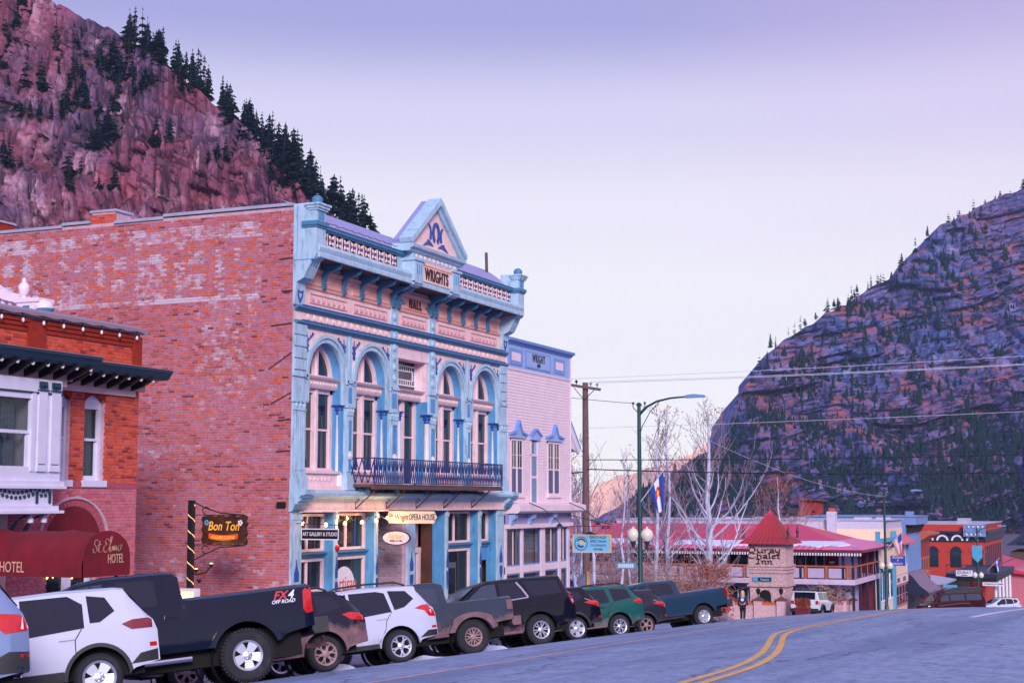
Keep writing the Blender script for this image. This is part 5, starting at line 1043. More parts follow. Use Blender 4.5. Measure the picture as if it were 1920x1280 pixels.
pput('lettering', text_mesh('WRIGHT', .46, M['dark'], 0, .7, .004, .01, spacing=1.1), tp, (FX + .06, 55.4, 5.60), FACE_X); pput('lettering', text_mesh('1881', .2, M['dark'], 0, .9, .004, .01), tp, (FX + .06, 55.4, 5.34), FACE_X)
K('top_cornice', M['pblue'], lambda b: b.prism([(FX - .3, 5.98), (FX + .05, 5.98), (FX + .08, 6.05), (FX + .2, 6.10), (FX + .22, 6.20), (FX - .3, 6.24)], KY0 - .05, KY1 + .12, 'xz'))
gb = K('gable', M['pblue2'], lambda b: b.prism([(KY0 + .3, 6.0), (56.0, 6.0), (KY0 + .3, 7.7)], FX - 4.1, FX - 4)); K('gable_edge', M['pblue'], lambda b: b.bar((FX - 3.95, KY0 + .2, 7.78), (FX - 3.95, 56.2, 5.98), .25, .12), gb)
for i, (y0, y1, za, zb) in enumerate(OPN):
    yc = (y0 + y1) / 2
    if i == 1:
        wf = K('door', M['clap'], lambda b: (F(b, y0, y0 + .1, za, zb, -.2, .03), F(b, y1 - .1, y1, za, zb, -.2, .03), F(b, y0, y1, 1.72, 1.82, -.2, .02), F(b, y0 + .1, y1 - .1, .85, .95, -.2, .01)))
        K('pane', M['curtain'], lambda b: F(b, y0 + .08, y1 - .08, za, 1.72, -.16, -.01), wf); K('transom_pane', M['glass'], lambda b: F(b, y0 + .08, yc, 1.82, 2.3, -.16, -.01), wf); K('transom_pane', M['pblue2'], lambda b: F(b, yc, y1 - .08, 1.82, 2.3, -.16, -.012), wf)
        K('hood', M['pblue2'], lambda b: b.prism([(y0 - .12, 2.36), (y1 + .12, 2.36), (y1 + .12, 2.5), (yc, 2.74), (y0 - .12, 2.5)], FX - .02, FX + .10), wf); K('hood_edge', M['pblue'], lambda b: b.band([(y0 - .14, 2.5), (yc, 2.74), (y1 + .14, 2.5)], [(y0 - .14, 2.58), (yc, 2.83), (y1 + .14, 2.58)], FX - .02, FX + .16), wf)
    else:
        wf = K('window', M['clap'], lambda b: (F(b, y0, y0 + .09, za, zb, -.15, .035), F(b, y1 - .09, y1, za, zb, -.15, .035), F(b, yc - .06, yc + .06, za, zb, -.15, .03), F(b, y0, y1, zb - .08, zb, -.15, .04), F(b, y0 - .05, y1 + .05, za - .12, za + .05, -.15, .10), F(b, y0 + .08, y1 - .08, 1.20, 1.26, -.15, .02), [F(b, q - .012, q + .012, 1.26, zb, -.11, .01) for q in ((y0 + yc) / 2 + .02, (y1 + yc) / 2 - .02)], F(b, y0 + .08, y1 - .08, 1.72, 1.74, -.11, .01)))
        for a_, c_ in ((y0 + .1, yc - .07), (yc + .07, y1 - .1)): K('pane', M['glass'], lambda b: F(b, a_ - .03, c_ + .03, za, zb - .05, -.13, .0), wf); K('lower_blind', M['steel'], lambda b: F(b, a_, c_, za + .08, 1.2, -.10, .005), wf)
        K('hood', M['pblue2'], lambda b: b.prism([(y0 - .14, 2.38), (y1 + .14, 2.38), (y1 + .14, 2.48), (yc + .3, 2.56), (yc, 2.98), (yc - .3, 2.56), (y0 - .14, 2.48)], FX - .02, FX + .10), wf)
        K('hood_edge', M['pblue'], lambda b: b.band([(y0 - .2, 2.48), (yc - .3, 2.56), (yc, 2.98), (yc + .3, 2.56), (y1 + .2, 2.48)], [(y0 - .2, 2.56), (yc - .28, 2.65), (yc, 3.09), (yc + .28, 2.65), (y1 + .2, 2.56)], FX - .02, FX + .17), wf)
# shopfront
K('shop_cornice', M['clap'], lambda b: b.prism([(FX - .1, -.5), (FX + .45, -.5), (FX + .55, -.42), (FX + .55, -.2), (FX - .1, -.06)], KY0 + .05, KY1 + .45, 'xz'))
K('shop_frieze', M['lav'], lambda b: F(b, KY0, KY1, -.92, -.5, -.3, .06)); K('shop_band', M['clap'], lambda b: F(b, KY0, KY1 + .03, -1.08, -.92, -.3, .14))
for y in (52.5, 54.35, 56.6): K('shop_bracket', M['pblue2'], lambda b: b.prism([(FX + .05, -1.0), (FX + .14, -.96), (FX + .18, -.8), (FX + .30, -.7), (FX + .34, -.52), (FX + .05, -.52)], y - .14, y + .14, 'xz'))
for y0, y1 in ((52.2, 52.36), (53.75, 53.98), (55.8, 56.25), (57.75, 58.0), (58.75, 59.02)): K('shop_post', M['clap'], lambda b: F(b, y0, y1, -5.9, -1.08, -.28, -.02))
K('shop_rail', M['clap'], lambda b: F(b, KY0, KY1, -2.78, -2.52, -.28, -.03)); K('bulkhead', M['lav'], lambda b: F(b, KY0, KY1, -5.9, -4.2, -.3, -.08))
for y0, y1 in ((52.36, 53.75), (53.98, 55.8), (56.25, 57.75), (58.0, 58.75)):
    for za, zb in ((-2.52, -1.08), (-4.2, -2.78)):
        o = K('shop_window', M['pblue'], lambda b: b.band([(y0 + .06, za + .06), (y1 - .06, za + .06), (y1 - .06, zb - .06), (y0 + .06, zb - .06)], [(y0, za), (y1, za), (y1, zb), (y0, zb)], FX - .14, FX - .06, closed=True)); K('pane', M['glassc'], lambda b: F(b, y0 + .05, y1 - .05, za + .05, zb - .05, -.09, -.08), o)
        if za > -3 and y1 - y0 < 1.6: K('glazing_bar', M['clap'], lambda b: F(b, (y0 + y1) / 2 - .025, (y0 + y1) / 2 + .025, za + .06, zb - .06, -.10, -.06), o)
K('room_wall', M['interior'], lambda b: b.box(FX - 2.6, FX - 2.5, KY0, KY1, -5.9, -1.0)); PK.children[0]
for y, z in ((52.6, -2.1), (52.9, -1.9), (53.2, -1.95), (53.3, -1.75), (52.75, -3.1), (53.3, -3.05), (54.3, -1.5)): K('pendant_lamp', M['bulb'], lambda b: b.lathe([(.01, -.06), (.05, 0), (.02, .05), (0, .06)], (FX - 1.2, y, z), 8))
# side eave and porch post on the far side
K('side_eave', M['clap'], lambda b: (b.prism([(KY1, 3.5), (KY1, 2.4), (KY1 + .1, 2.4), (KY1 + 1.45, 2.05), (KY1 + 1.45, 2.25)], FX - 6, FX - .25),)); K('eave_board', M['whitep'], lambda b: b.bar((FX - .2, KY1 - .05, 3.62), (FX - .2, KY1 + 1.6, 2.05), .12, .3)); K('eave_roof', M['pblue'], lambda b: b.prism([(KY1 - .05, 3.78), (KY1 + 1.64, 2.18), (KY1 + 1.68, 2.26), (KY1 - .05, 3.88)], FX - 6, FX - .12))
for x, y in ((FX - .6, KY1 + 1.1), (FX - .5, KY1 + .5)): K('drain_pipe', M['whitep'], lambda b: b.tube([(x, y, 2.2), (x, y, -5.8)], .06, 8))
# ================================================================ vehicles
def paint(name, col, mud=0.0, metal=.0, rough=.12, mudc=L(138, 104, 110)):
    m = bpy.data.materials.new(name); m.use_nodes = True; t = m.node_tree; n = t.nodes; l = t.links; bs = n['Principled BSDF']
    bs.inputs['Metallic'].default_value = metal; bs.inputs['Specular IOR Level'].default_value = .15; bs.inputs['Coat Roughness'].default_value = .05
    tc_ = n.new('ShaderNodeTexCoord'); sp = n.new('ShaderNodeSeparateXYZ'); l.new(tc_.outputs['Object'], sp.inputs[0])
    no = n.new('ShaderNodeTexNoise'); no.inputs['Scale'].default_value = 3.2; no.inputs['Detail'].default_value = 8; no.inputs['Roughness'].default_value = .7; l.new(tc_.outputs['Object'], no.inputs['Vector'])
    zr = n.new('ShaderNodeMapRange'); zr.inputs[1].default_value = .25; zr.inputs[2].default_value = .55 + .75 * mud; zr.inputs[3].default_value = .62; zr.inputs[4].default_value = -.15; l.new(sp.outputs['Z'], zr.inputs[0])
    ad_ = n.new('ShaderNodeMath'); ad_.operation = 'ADD'; l.new(zr.outputs[0], ad_.inputs[0]); l.new(no.outputs['Fac'], ad_.inputs[1])
    mr_ = n.new('ShaderNodeMapRange'); mr_.inputs[1].default_value = .62; mr_.inputs[2].default_value = .95; mr_.inputs[4].default_value = min(1, .25 + mud); l.new(ad_.outputs[0], mr_.inputs[0])
    mi = n.new('ShaderNodeMix'); mi.data_type = 'RGBA'; mi.inputs['A'].default_value = col; mi.inputs['B'].default_value = mudc; l.new(mr_.outputs[0], mi.inputs['Factor']); l.new(mi.outputs['Result'], bs.inputs['Base Color'])
    r2 = n.new('ShaderNodeMapRange'); r2.inputs[3].default_value = rough; r2.inputs[4].default_value = .8; l.new(mr_.outputs[0], r2.inputs[0]); l.new(r2.outputs[0], bs.inputs['Roughness'])
    r3 = n.new('ShaderNodeMapRange'); r3.inputs[3].default_value = .45; r3.inputs[4].default_value = 0; l.new(mr_.outputs[0], r3.inputs[0]); l.new(r3.outputs[0], bs.inputs['Coat Weight'])
    return m
M['tyre'] = mat('tyre_rubber', L(34, 36, 46), .85, .2, 30, bump=.4, space='obj', dirt=L(80, 70, 82)[:3], dirt_scale=5, dirt_amt=.5); M['trim'] = mat('black_plastic', L(30, 32, 42), .6, .1, 8, space='obj', dirt=L(90, 78, 88)[:3], dirt_scale=3, dirt_amt=.4)
M['mudtrim'] = mat('muddy_plastic', L(116, 88, 100), .85, .2, 6, space='obj'); M['alloy'] = mat('alloy', L(190, 196, 216), .3, .05, 8, metal=.7, space='obj'); M['alloymud'] = mat('muddy_alloy', L(150, 122, 132), .6, .2, 12, metal=.2, space='obj'); M['chrome'] = mat('chrome', L(210, 215, 230), .12, 0, metal=1.0)
M['red'] = mat('tail_light_red', L(196, 24, 34), .15, .1, 20, coat=1); M['redd'] = mat('dark_tail_light', L(120, 22, 40), .15, .1, 20, coat=1); M['lens'] = mat('clear_lens', L(220, 215, 225), .1, 0, coat=1); M['cglass'] = glass_mat('tinted_car_glass', (.006, .012, .030), .28); M['cglass2'] = glass_mat('car_glass', (.02, .04, .08), .4); M['well'] = mat('wheel_well_black', L(12, 12, 16), .9, 0)
FR = [(1.0, 0.0), (.985, .10), (.875, .74), (.83, .90), (.74, .975), (.45, 1.0), (0, 1.012)]
_wheels = {}
def wheel_meshes(r, wd, rim, n, style, m):
    key = (r, wd, rim, n, style, m)
    if key in _wheels: return _wheels[key]
    h = wd / 2
    ty = MB().lathe([(rim, -h), (rim + .02, -h - .012), (r - .05, -h - .008), (r - .012, -h + .025), (r, -h + .06), (r, -.012), (r - .012, -.01), (r - .012, .01), (r, .012), (r, h - .06), (r - .012, h - .025), (r - .05, h + .008), (rim + .02, h + .012), (rim, h)], n=40, axis='y', cap=False)
    if r > .40:                                                   # shoulder lugs of the truck tyres
        for k in range(44):
            t = 2 * math.pi * k / 44; c, s_ = math.cos(t), math.sin(t); u = Vector((c, 0, s_)); w_ = Vector((-s_, 0, c)) * .018
            for sg in (-1, 1): ty.add([u * (r - .035) + w_ + Vector((0, sg * (h + .016), 0)), u * (r - .035) - w_ + Vector((0, sg * (h + .016), 0)), u * (r + .010) - w_ + Vector((0, sg * h * .55, 0)), u * (r + .010) + w_ + Vector((0, sg * h * .55, 0)), u * (r + .012) - w_ + Vector((0, sg * (h - .01), 0)), u * (r + .012) + w_ + Vector((0, sg * (h - .01), 0))], [(0, 1, 4, 5), (5, 4, 2, 3)])
    tm = ty.mesh('wheel', M['tyre'], 35)
    rb = MB().lathe([(rim - .045, h - .07), (rim - .03, h - .01), (rim + .004, h + .006), (rim + .006, h - .02)], n=36, axis='y', cap=False)
    def spoke(an, r0, r1, w0, w1, y0, y1, skew=0):
        c, s_ = math.cos(an), math.sin(an); u = Vector((c, 0, s_)); v = Vector((-s_, 0, c)); sk = v * skew
        a = [u * r0 - v * w0 + Vector((0, y0, 0)), u * r0 + v * w0 + Vector((0, y0, 0)), u * r1 + v * w1 + sk + Vector((0, y1, 0)), u * r1 - v * w1 + sk + Vector((0, y1, 0))]
        rb.add(a + [p - Vector((0, .035, 0)) for p in a], [(0, 1, 2, 3), (0, 4, 5, 1), (1, 5, 6, 2), (2, 6, 7, 3), (3, 7, 4, 0)])
    for k in range(n):
        an = 2 * math.pi * k / n + math.pi / 2
        if style == 'wide': spoke(an, .05, rim - .02, .055, .085, h - .02, h - .012)
        elif style == 'twin': spoke(an, .05, rim - .02, .016, .016, h - .015, h - .01, .05); spoke(an, .05, rim - .02, .016, .016, h - .015, h - .01, -.05)
        elif style == 'y': spoke(an, .05, rim * .6, .028, .024, h - .015, h - .01); spoke(an, rim * .55, rim - .02, .018, .016, h - .012, h - .008, .055); spoke(an, rim * .55, rim - .02, .018, .016, h - .012, h - .008, -.055)
        else: spoke(an, .05, rim - .02, .035, .028, h - .02, h - .008)
    rb.lathe([(.075, h - .03), (.075, h - .002), (.05, h + .008), (0, h + .012)], n=14, axis='y')
    for k in range(5): t = 2 * math.pi * (k + .5) / 5; rb.lathe([(.013, h - .02), (.013, h + .008), (0, h + .01)], (.053 * math.cos(t), 0, .053 * math.sin(t)), 6, 'y')
    rm = rb.mesh('rim', M[m], 30); bk = MB().lathe([(rim - .01, h - .10), (0, h - .09)], n=24, axis='y', cap=False).mesh('dark_backing', M['well'])  # black disc added behind the spokes to darken the gaps
    _wheels[key] = (tm, rm, bk); return _wheels[key]
def vehicle(name, label, cat, sp, pm, lr, ang=45, zfn=None, group='vehicles parked nose to the kerb'):
    """sp: measurements, origin under the rear axle, +x to the nose; lr: world X,Y where the left rear tyre stands"""
    W, hw = sp['W'], sp['W'] / 2; wb, ro, fo = sp['wb'], sp['ro'], sp['fo']; prof, belt, low = sp['prof'], sp['belt'], sp['low']; wr, ra = sp['wr'], sp['arch']; tw = sp.get('tw', .23)
    zf = zfn or rz; d = Vector((-math.sin(R(ang)), -math.cos(R(ang)), 0)); lf = Vector((-d.y, d.x, 0)); tr = hw - tw / 2 - .01
    p0 = Vector((lr[0], lr[1], 0)); G = lambda p: Vector((p.x, p.y, zf(p.x, p.y)))
    rl, r2, fl, f2 = G(p0), G(p0 - lf * 2 * tr), G(p0 + d * wb), G(p0 - lf * 2 * tr + d * wb)
    X = ((fl + f2) - (rl + r2)).normalized(); Y = ((rl + fl) - (r2 + f2)).normalized(); Z = X.cross(Y).normalized(); Y = Z.cross(X).normalized()
    root = empty(name, (0, 0, 0), 0, label, cat, group); c = (rl + r2 + fl + f2) / 4 - X * wb / 2
    mw = Matrix((X, Y, Z)).transposed().to_4x4(); mw.translation = c; root.matrix_basis = mw
    def bz(x): return min(interp(belt, x), interp(prof, x) - .02)
    def taper(x):
        k = 1.0
        if x < -ro + .38: k -= sp.get('tr', .09) * ((-ro + .38 - x) / .38) ** 2
        if x > wb + fo - .7: k -= .16 * ((x - wb - fo + .7) / .7) ** 2
        return k
    def yside(x, z):
        b_, t_ = bz(x), interp(prof, x); w_ = hw * taper(x)
        if z <= b_: q = max(0, min(1, (z - .3) / max(.2, b_ - .3))); return w_ * (.945 + .055 * math.sin(math.pi * min(1, q * .62 + .06) ** 1.0) - .012 * q * q)
        f = (z - b_) / max(.02, t_ - b_); k0 = yside_b(x) / w_ / hw * hw
        for (a, e), (a2, e2) in zip(FR, FR[1:]):
            if f <= e2: return yside_b(x) * (a + (a2 - a) * (f - e) / (e2 - e))
        return 0
    def yside_b(x): w_ = hw * taper(x); return w_ * (.945 + .055 * math.sin(math.pi * .68) - .012)
    def zlow(x):
        z = interp(low, x)
        for xw in (0, wb):
            if abs(x - xw) < ra: z = max(z, wr + math.sqrt(max(0, ra * ra - (x - xw) ** 2)) * sp.get('ah', 1))
        return z
    xs = sorted(set([round(-ro + (wb + fo + ro) * k / 44, 3) for k in range(45)] + [round(p[0], 3) for p in prof] + [round(xw + ra * math.cos(math.pi * k / 20), 3) for xw in (0, wb) for k in range(21)] + [round(xw + s_ * (ra + .004), 3) for xw in (0, wb) for s_ in (-1, 1)]))
    xs = [x for x in xs if -ro - 1e-6 <= x <= wb + fo + 1e-6]; xs = [x for i, x in enumerate(xs) if i == 0 or x - xs[i - 1] > .003]
    NL = 9; b = MB(); rows = []
    for x in xs:
        zl, b_, t_ = zlow(x), bz(x), interp(prof, x); zl = min(zl, b_ - .02); ring = []
        for k in range(NL): z = zl + (b_ - zl) * k / (NL - 1); ring.append((x, yside(x, z), z))
        yb_ = yside_b(x)
        for a, e in FR[1:]: ring.append((x, yb_ * a, b_ + (t_ - b_) * e))
        ring += [(x_, -y_, z_) for x_, y_, z_ in ring[-2::-1]]; rows.append(ring)
    n_ = len(rows[0]); b.v = [p for r_ in rows for p in r_]
    b.f = [(i * n_ + k, i * n_ + k + 1, (i + 1) * n_ + k + 1, (i + 1) * n_ + k) for i in range(len(rows) - 1) for k in range(n_ - 1)] + [tuple(range(n_)), tuple((len(rows) - 1) * n_ + k for k in range(n_))[::-1]]; b.m = [0] * len(b.f)
    body = put('body', b.mesh('body', pm, 28), root)
    put('underbody', MB().box(-ro + .2, wb + fo - .25, -hw + .30, hw - .30, .34, .86).box(-ra - .02, ra + .02, -hw + .06, -hw + .32, .9, wr + ra + .03).mesh('underbody', M['well']), root)
    def poly(pts, off, th=.012):
        """patch that follows the side of the body: columns between the lower and upper edge of the outline"""
        xs_ = sorted(set([p[0] for p in pts])); cols = []
        for xa_, xb_ in zip(xs_, xs_[1:]):
            k_ = max(1, int((xb_ - xa_) / .05)); cols += [xa_ + (xb_ - xa_) * i / k_ for i in range(k_)]
        cols.append(xs_[-1]); cols[0] += .002; cols[-1] -= .002; rng_ = []
        for x in cols:
            zs = [z0 + (z1 - z0) * (x - x0) / (x1 - x0) for (x0, z0), (x1, z1) in zip(pts, pts[1:] + pts[:1]) if min(x0, x1) <= x <= max(x0, x1) and abs(x1 - x0) > 1e-9]
            rng_.append((min(zs), max(zs)))
        NR = 5
        for s_ in (1, -1):
            q = MB(); q.v = [(x, s_ * (yside(x, zl_ + (zh_ - zl_) * j / NR) + off), zl_ + (zh_ - zl_) * j / NR) for x, (zl_, zh_) in zip(cols, rng_) for j in range(NR + 1)]
            q.f = [(i * (NR + 1) + j, i * (NR + 1) + j + 1, (i + 1) * (NR + 1) + j + 1, (i + 1) * (NR + 1) + j) for i in range(len(cols) - 1) for j in range(NR)]; q.m = [0] * len(q.f); yield q
    def sidepart(nm, pts, mt, off=.005, parent=None, label=None):
        for q in poly(pts, off): o = put(nm, q.mesh(nm, M[mt] if isinstance(mt, str) else mt, 60), parent or root)
    def stripe(nm, pts, wd, mt, off=.004, left_only=False):
        for s_ in (1, -1):
            q = MB()
            for i, (x, z) in enumerate(pts):
                x0, z0 = pts[max(i - 1, 0)]; x1, z1 = pts[min(i + 1, len(pts) - 1)]; L_ = math.hypot(x1 - x0, z1 - z0) or 1; nx_, nz_ = -(z1 - z0) / L_ * wd / 2, (x1 - x0) / L_ * wd / 2
                q.v += [(x + nx_, s_ * (yside(x + nx_, z + nz_) + off), z + nz_), (x - nx_, s_ * (yside(x - nx_, z - nz_) + off), z - nz_)]
            q.f = [(2 * i, 2 * i + 1, 2 * i + 3, 2 * i + 2) for i in range(len(pts) - 1)]; q.m = [0] * len(q.f); put(nm, q.mesh(nm, M[mt] if isinstance(mt, str) else mt, fix=False), root)
            if left_only: break
    for nm, pts, mt in sp.get('glass', []): sidepart(nm, pts, mt, .006)
    for nm, pts, mt in sp.get('side', []): sidepart(nm, pts, mt, .010)
    for pts in sp.get('gaps', []): stripe('panel_gap', pts, .014, 'well', .0035)
    for nm, pts, wd, mt, off in sp.get('stripes', []): stripe(nm, pts, wd, mt, off)
    # wheel arch lips
    fw, fm, fo_ = sp.get('flare', (.05, 'trim', .012))
    for xw in (0, wb):
        for s_ in (1, -1):
            q = MB(); N_ = 20; pr = []
            for k in range(N_ + 1):
                t = math.pi * (k / N_) ; ck, sk = math.cos(t), math.sin(t); zi = wr + ra * sk * sp.get('ah', 1); xi = xw + ra * ck
                xo, zo = xw + (ra + fw) * ck, wr + (ra + fw) * sk * sp.get('ah', 1)
                if sp.get('boxflare'): xo = xw + max(-(ra + fw) * .80, min((ra + fw) * .80, (ra + fw) * 1.25 * ck)) if sk > .55 else xw + (ra + fw) * ck
                zi = max(zi, interp(low, xi) if sk < .25 else zi); zo = max(zo, interp(low, xo) if sk < .25 else zo)
                yi, yo = yside(xi, max(zi, .35)), yside(xo, max(zo, .35))
                q.v += [(xi, s_ * (yi - .06), zi), (xi, s_ * (yi + fo_), zi), (xo, s_ * (yo + fo_ * .9), zo), (xo, s_ * (yo - .01), zo)]
            q.f = [(4 * i + k, 4 * i + k + 1, 4 * i + 5 + k, 4 * i + 4 + k) for i in range(N_) for k in range(3)]; q.m = [0] * len(q.f)
            put('wheel_arch', q.mesh('wheel_arch', M[fm] if isinstance(fm, str) else fm, 35), root)
            put('wheel_well', MB().lathe([(ra + .02, -.12), (ra + .02, .14)], (0, 0, 0), 20, 'y', a0=0, a1=math.pi, cap=False).mesh('wheel_well', M['well']), root, (xw, s_ * (hw - .22), wr), (0, R(-90), 0) if False else (0, 0, 0))
    rimr, ns, st, wmat = sp['rim']; tm, rm, bk = wheel_meshes(wr, tw, rimr, ns, st, wmat)
    for xw in (0, wb):
        for s_ in (1, -1):
            o = put('wheel', tm, root, (xw, s_ * tr, wr), (0, R(17 * xw + 40), 0 if s_ > 0 else math.pi)); put('rim', rm, o); put('dark_backing', bk, o)
    # windscreen and back glass on the sloping profile
    for nm, xa, xb in sp.get('screens', []):
        q = MB(); vs = []
        for x in (xa, (xa + xb) / 2, xb):
            t_, b_ = interp(prof, x), bz(x); yb_ = yside_b(x)
            for fr in (-.80, -.4, 0, .4, .80): vs.append((x + (.008 if nm == 'windscreen' else -.010), fr * yb_ * .94, b_ + (t_ - b_) * (.985 if abs(fr) > .5 else 1.012) + .010))
        q.add(vs, [(j * 5 + i, j * 5 + i + 1, j * 5 + 6 + i, j * 5 + 5 + i) for j in range(2) for i in range(4)]); put(nm, q.mesh(nm, M['cglass2'], 60, fix=False), root)
    for x, z in sp.get('handles', []):
        for s_ in (1, -1): put('door_handle', MB().box(x - .11, x + .11, 0, .028, z - .018, z + .018).mesh('door_handle', M[sp.get('hmat', 'trim')] if sp.get('hmat') else pm), root, (0, s_ * (yside(x, z) + .004) - (.028 if s_ < 0 else 0), 0))
    if 'mirror' in sp:
        x, z = sp['mirror']
        for s_ in (1, -1): put('mirror', MB().prism([(x - .06, z - .10), (x + .10, z - .08), (x + .12, z + .06), (x - .04, z + .10)], 0, .2, 'xz').mesh('mirror', M['trim'] if sp.get('mtrim', 1) else pm), root, (0, s_ * (yside(x, z) + .02) - (.2 if s_ < 0 else 0), 0))
    if 'rails' in sp:
        x0, x1 = sp['rails']
        for s_ in (1, -1): put('roof_rail', MB().tube([(x0 + (x1 - x0) * k / 8, s_ * yside_b(x0 + .4) * .76, interp(prof, x0 + (x1 - x0) * k / 8) + (.06 if 0 < k < 8 else -.01)) for k in range(9)], .022, 6).mesh('roof_rail', M['trim']), root)
    if 'step' in sp:
        x0, x1, z, mt = sp['step']
        for s_ in (1, -1): put('side_step', MB().tube([(x0, s_ * (hw - .06), z), (x1, s_ * (hw - .06), z)], .045, 8).mesh('side_step', M[mt]), root)
    if 'bumper' in sp:
        x0, x1, z0, z1, mt = sp['bumper']
        put('rear_bumper', MB().prism([(x0, z0), (x1 - .03, z0), (x1, z0 + .05), (x1, z1), (x0, z1)], -hw * .93, hw * .93, 'xz').mesh('rear_bumper', M[mt]), root)
    root['_'] = 0; del root['_']
    return root, yside
G_ = lambda x0, z0, x1, z1, x2, z2, x3, z3: [(x0, z0), (x1, z1), (x2, z2), (x3, z3)]
def sg(*p): return list(zip(p[::2], p[1::2]))
P_white = paint('white_car_paint', L(194, 198, 224), .12); P_pearl = paint('pearl_white_car_paint', L(186, 192, 222), .30); P_black = paint('black_car_paint', L(16, 20, 34), .35); P_truck = paint('blue_black_truck_paint', L(14, 24, 46), .22); P_mudblack = paint('mud_caked_dark_paint', L(24, 28, 48), 1.0); P_glad = paint('mud_caked_grey_paint', L(48, 58, 78), .95); P_green = paint('dark_green_car_paint', L(28, 84, 84), .5); P_ram = paint('slate_blue_truck_paint', L(34, 58, 84), .25); P_silver = paint('silver_blue_car_paint', L(130, 150, 196), .2, .3); P_grey = paint('dark_grey_car_paint', L(40, 44, 58), .35); P_van = paint('maroon_van_paint', L(58, 24, 30), .2); P_jeep = paint('white_jeep_paint', L(206, 208, 226), .3)
COMPASS = dict(W=1.82, wb=2.64, ro=.88, fo=.9, wr=.345, arch=.43, rim=(.235, 5, 'wide', 'alloy'), tr=.10, low=sg(-.9, .50, -.5, .42, -.43, .34, 3.1, .34, 3.5, .4),
    prof=sg(-.88, .62, -.875, .95, -.82, 1.10, -.70, 1.24, -.52, 1.47, -.44, 1.60, -.30, 1.625, .5, 1.65, 1.3, 1.63, 1.62, 1.54, 2.4, 1.10, 2.6, 1.05, 3.3, .97, 3.5, .84, 3.54, .55), belt=sg(-.9, 1.12, -.2, 1.10, .5, 1.03, 2.4, .97, 3.5, .80),
    glass=[('side_window', sg(.16, 1.06, .16, 1.40, .36, 1.54, 1.02, 1.545, 1.02, 1.0), 'cglass'), ('side_window', sg(1.08, 1.0, 1.08, 1.545, 1.45, 1.51, 2.05, 1.14, 2.1, .98), 'cglass'), ('quarter_window', sg(-.28, 1.26, -.16, 1.47, .10, 1.52, .08, 1.12, -.06, 1.12), 'cglass')],
    side=[('tail_light', sg(-.845, 1.05, -.80, 1.115, -.52, 1.11, -.36, 1.06, -.50, .97, -.80, .97), 'redd'), ('lower_cladding', sg(.47, .34, .47, .48, 2.16, .48, 2.16, .34), 'trim'), ('bumper_corner', sg(-.86, .50, -.86, .66, -.60, .62, -.46, .48), 'trim'), ('rear_reflector', sg(-.85, .70, -.845, .76, -.74, .76, -.74, .70), 'red')],
    gaps=[sg(.20, 1.05, .30, .9, .30, .7, .46, .48), sg(1.05, 1.5, 1.05, .5), sg(-.15, 1.62, -.15, 1.50)], stripes=[('roof_edge', sg(-.40, 1.585, -.2, 1.60, .5, 1.625, 1.3, 1.60, 1.62, 1.51), .05, 'trim', .004)], handles=[(.42, .93), (1.3, .93)], mirror=(1.95, 1.08), screens=[('windscreen', 1.66, 2.36), ('back_glass', -.80, -.50)], flare=(.055, 'trim', .014))
F250 = dict(W=2.03, wb=3.97, ro=1.18, fo=.95, wr=.435, arch=.55, tw=.28, rim=(.245, 5, 'wide', 'alloy'), tr=.04, low=sg(-1.2, .80, -.7, .72, -.55, .62, .98, .62, 4.2, .62, 4.9, .7),
    prof=sg(-1.18, .95, -1.175, 1.47, -1.13, 1.51, .94, 1.49, .955, 1.50, .968, 1.60, 1.0, 1.88, 1.07, 1.95, 1.2, 1.97, 2.2, 1.98, 2.6, 1.93, 2.85, 1.83, 3.45, 1.42, 3.6, 1.37, 4.7, 1.28, 4.86, 1.15, 4.92, .8), belt=sg(-1.3, 1.44, .93, 1.42, 1.0, 1.36, 3.4, 1.30, 4.9, 1.1),
    glass=[('side_window', sg(1.38, 1.40, 1.40, 1.80, 1.50, 1.84, 2.02, 1.85, 2.08, 1.42, 2.0, 1.38), 'cglass'), ('side_window', sg(2.42, 1.38, 2.42, 1.84, 2.62, 1.82, 3.2, 1.46, 3.22, 1.34), 'cglass2'), ('quarter_window', sg(2.22, 1.38, 2.22, 1.85, 2.40, 1.84, 2.40, 1.38), 'cglass2')],
    side=[('tail_light', sg(-1.165, 1.02, -1.165, 1.42, -1.10, 1.45, -1.02, 1.38, -1.0, 1.08, -1.05, 1.0), 'red'), ('fuel_flap', [(.60 + .085 * math.cos(R(30 * k)), 1.24 + .085 * math.sin(R(30 * k))) for k in range(12)], P_truck)],
    gaps=[sg(.965, 1.50, .965, .62), sg(1.08, 1.36, 1.08, .64), sg(2.30, 1.36, 2.30, .64), sg(-1.06, 1.48, -1.06, .82)], stripes=[('body_line', sg(-1.1, 1.08, -.62, 1.06), .03, P_truck, .012), ('bed_rail_cap', sg(-1.15, 1.47, .93, 1.45), .05, 'trim', .010)], handles=[(1.18, 1.20), (2.4, 1.2)], mirror=(3.12, 1.5), screens=[('windscreen', 2.9, 3.4)], flare=(.085, P_truck, .035), step=(.9, 2.6, .50, 'chrome'), bumper=(-1.42, -1.14, .66, .92, 'trim'))
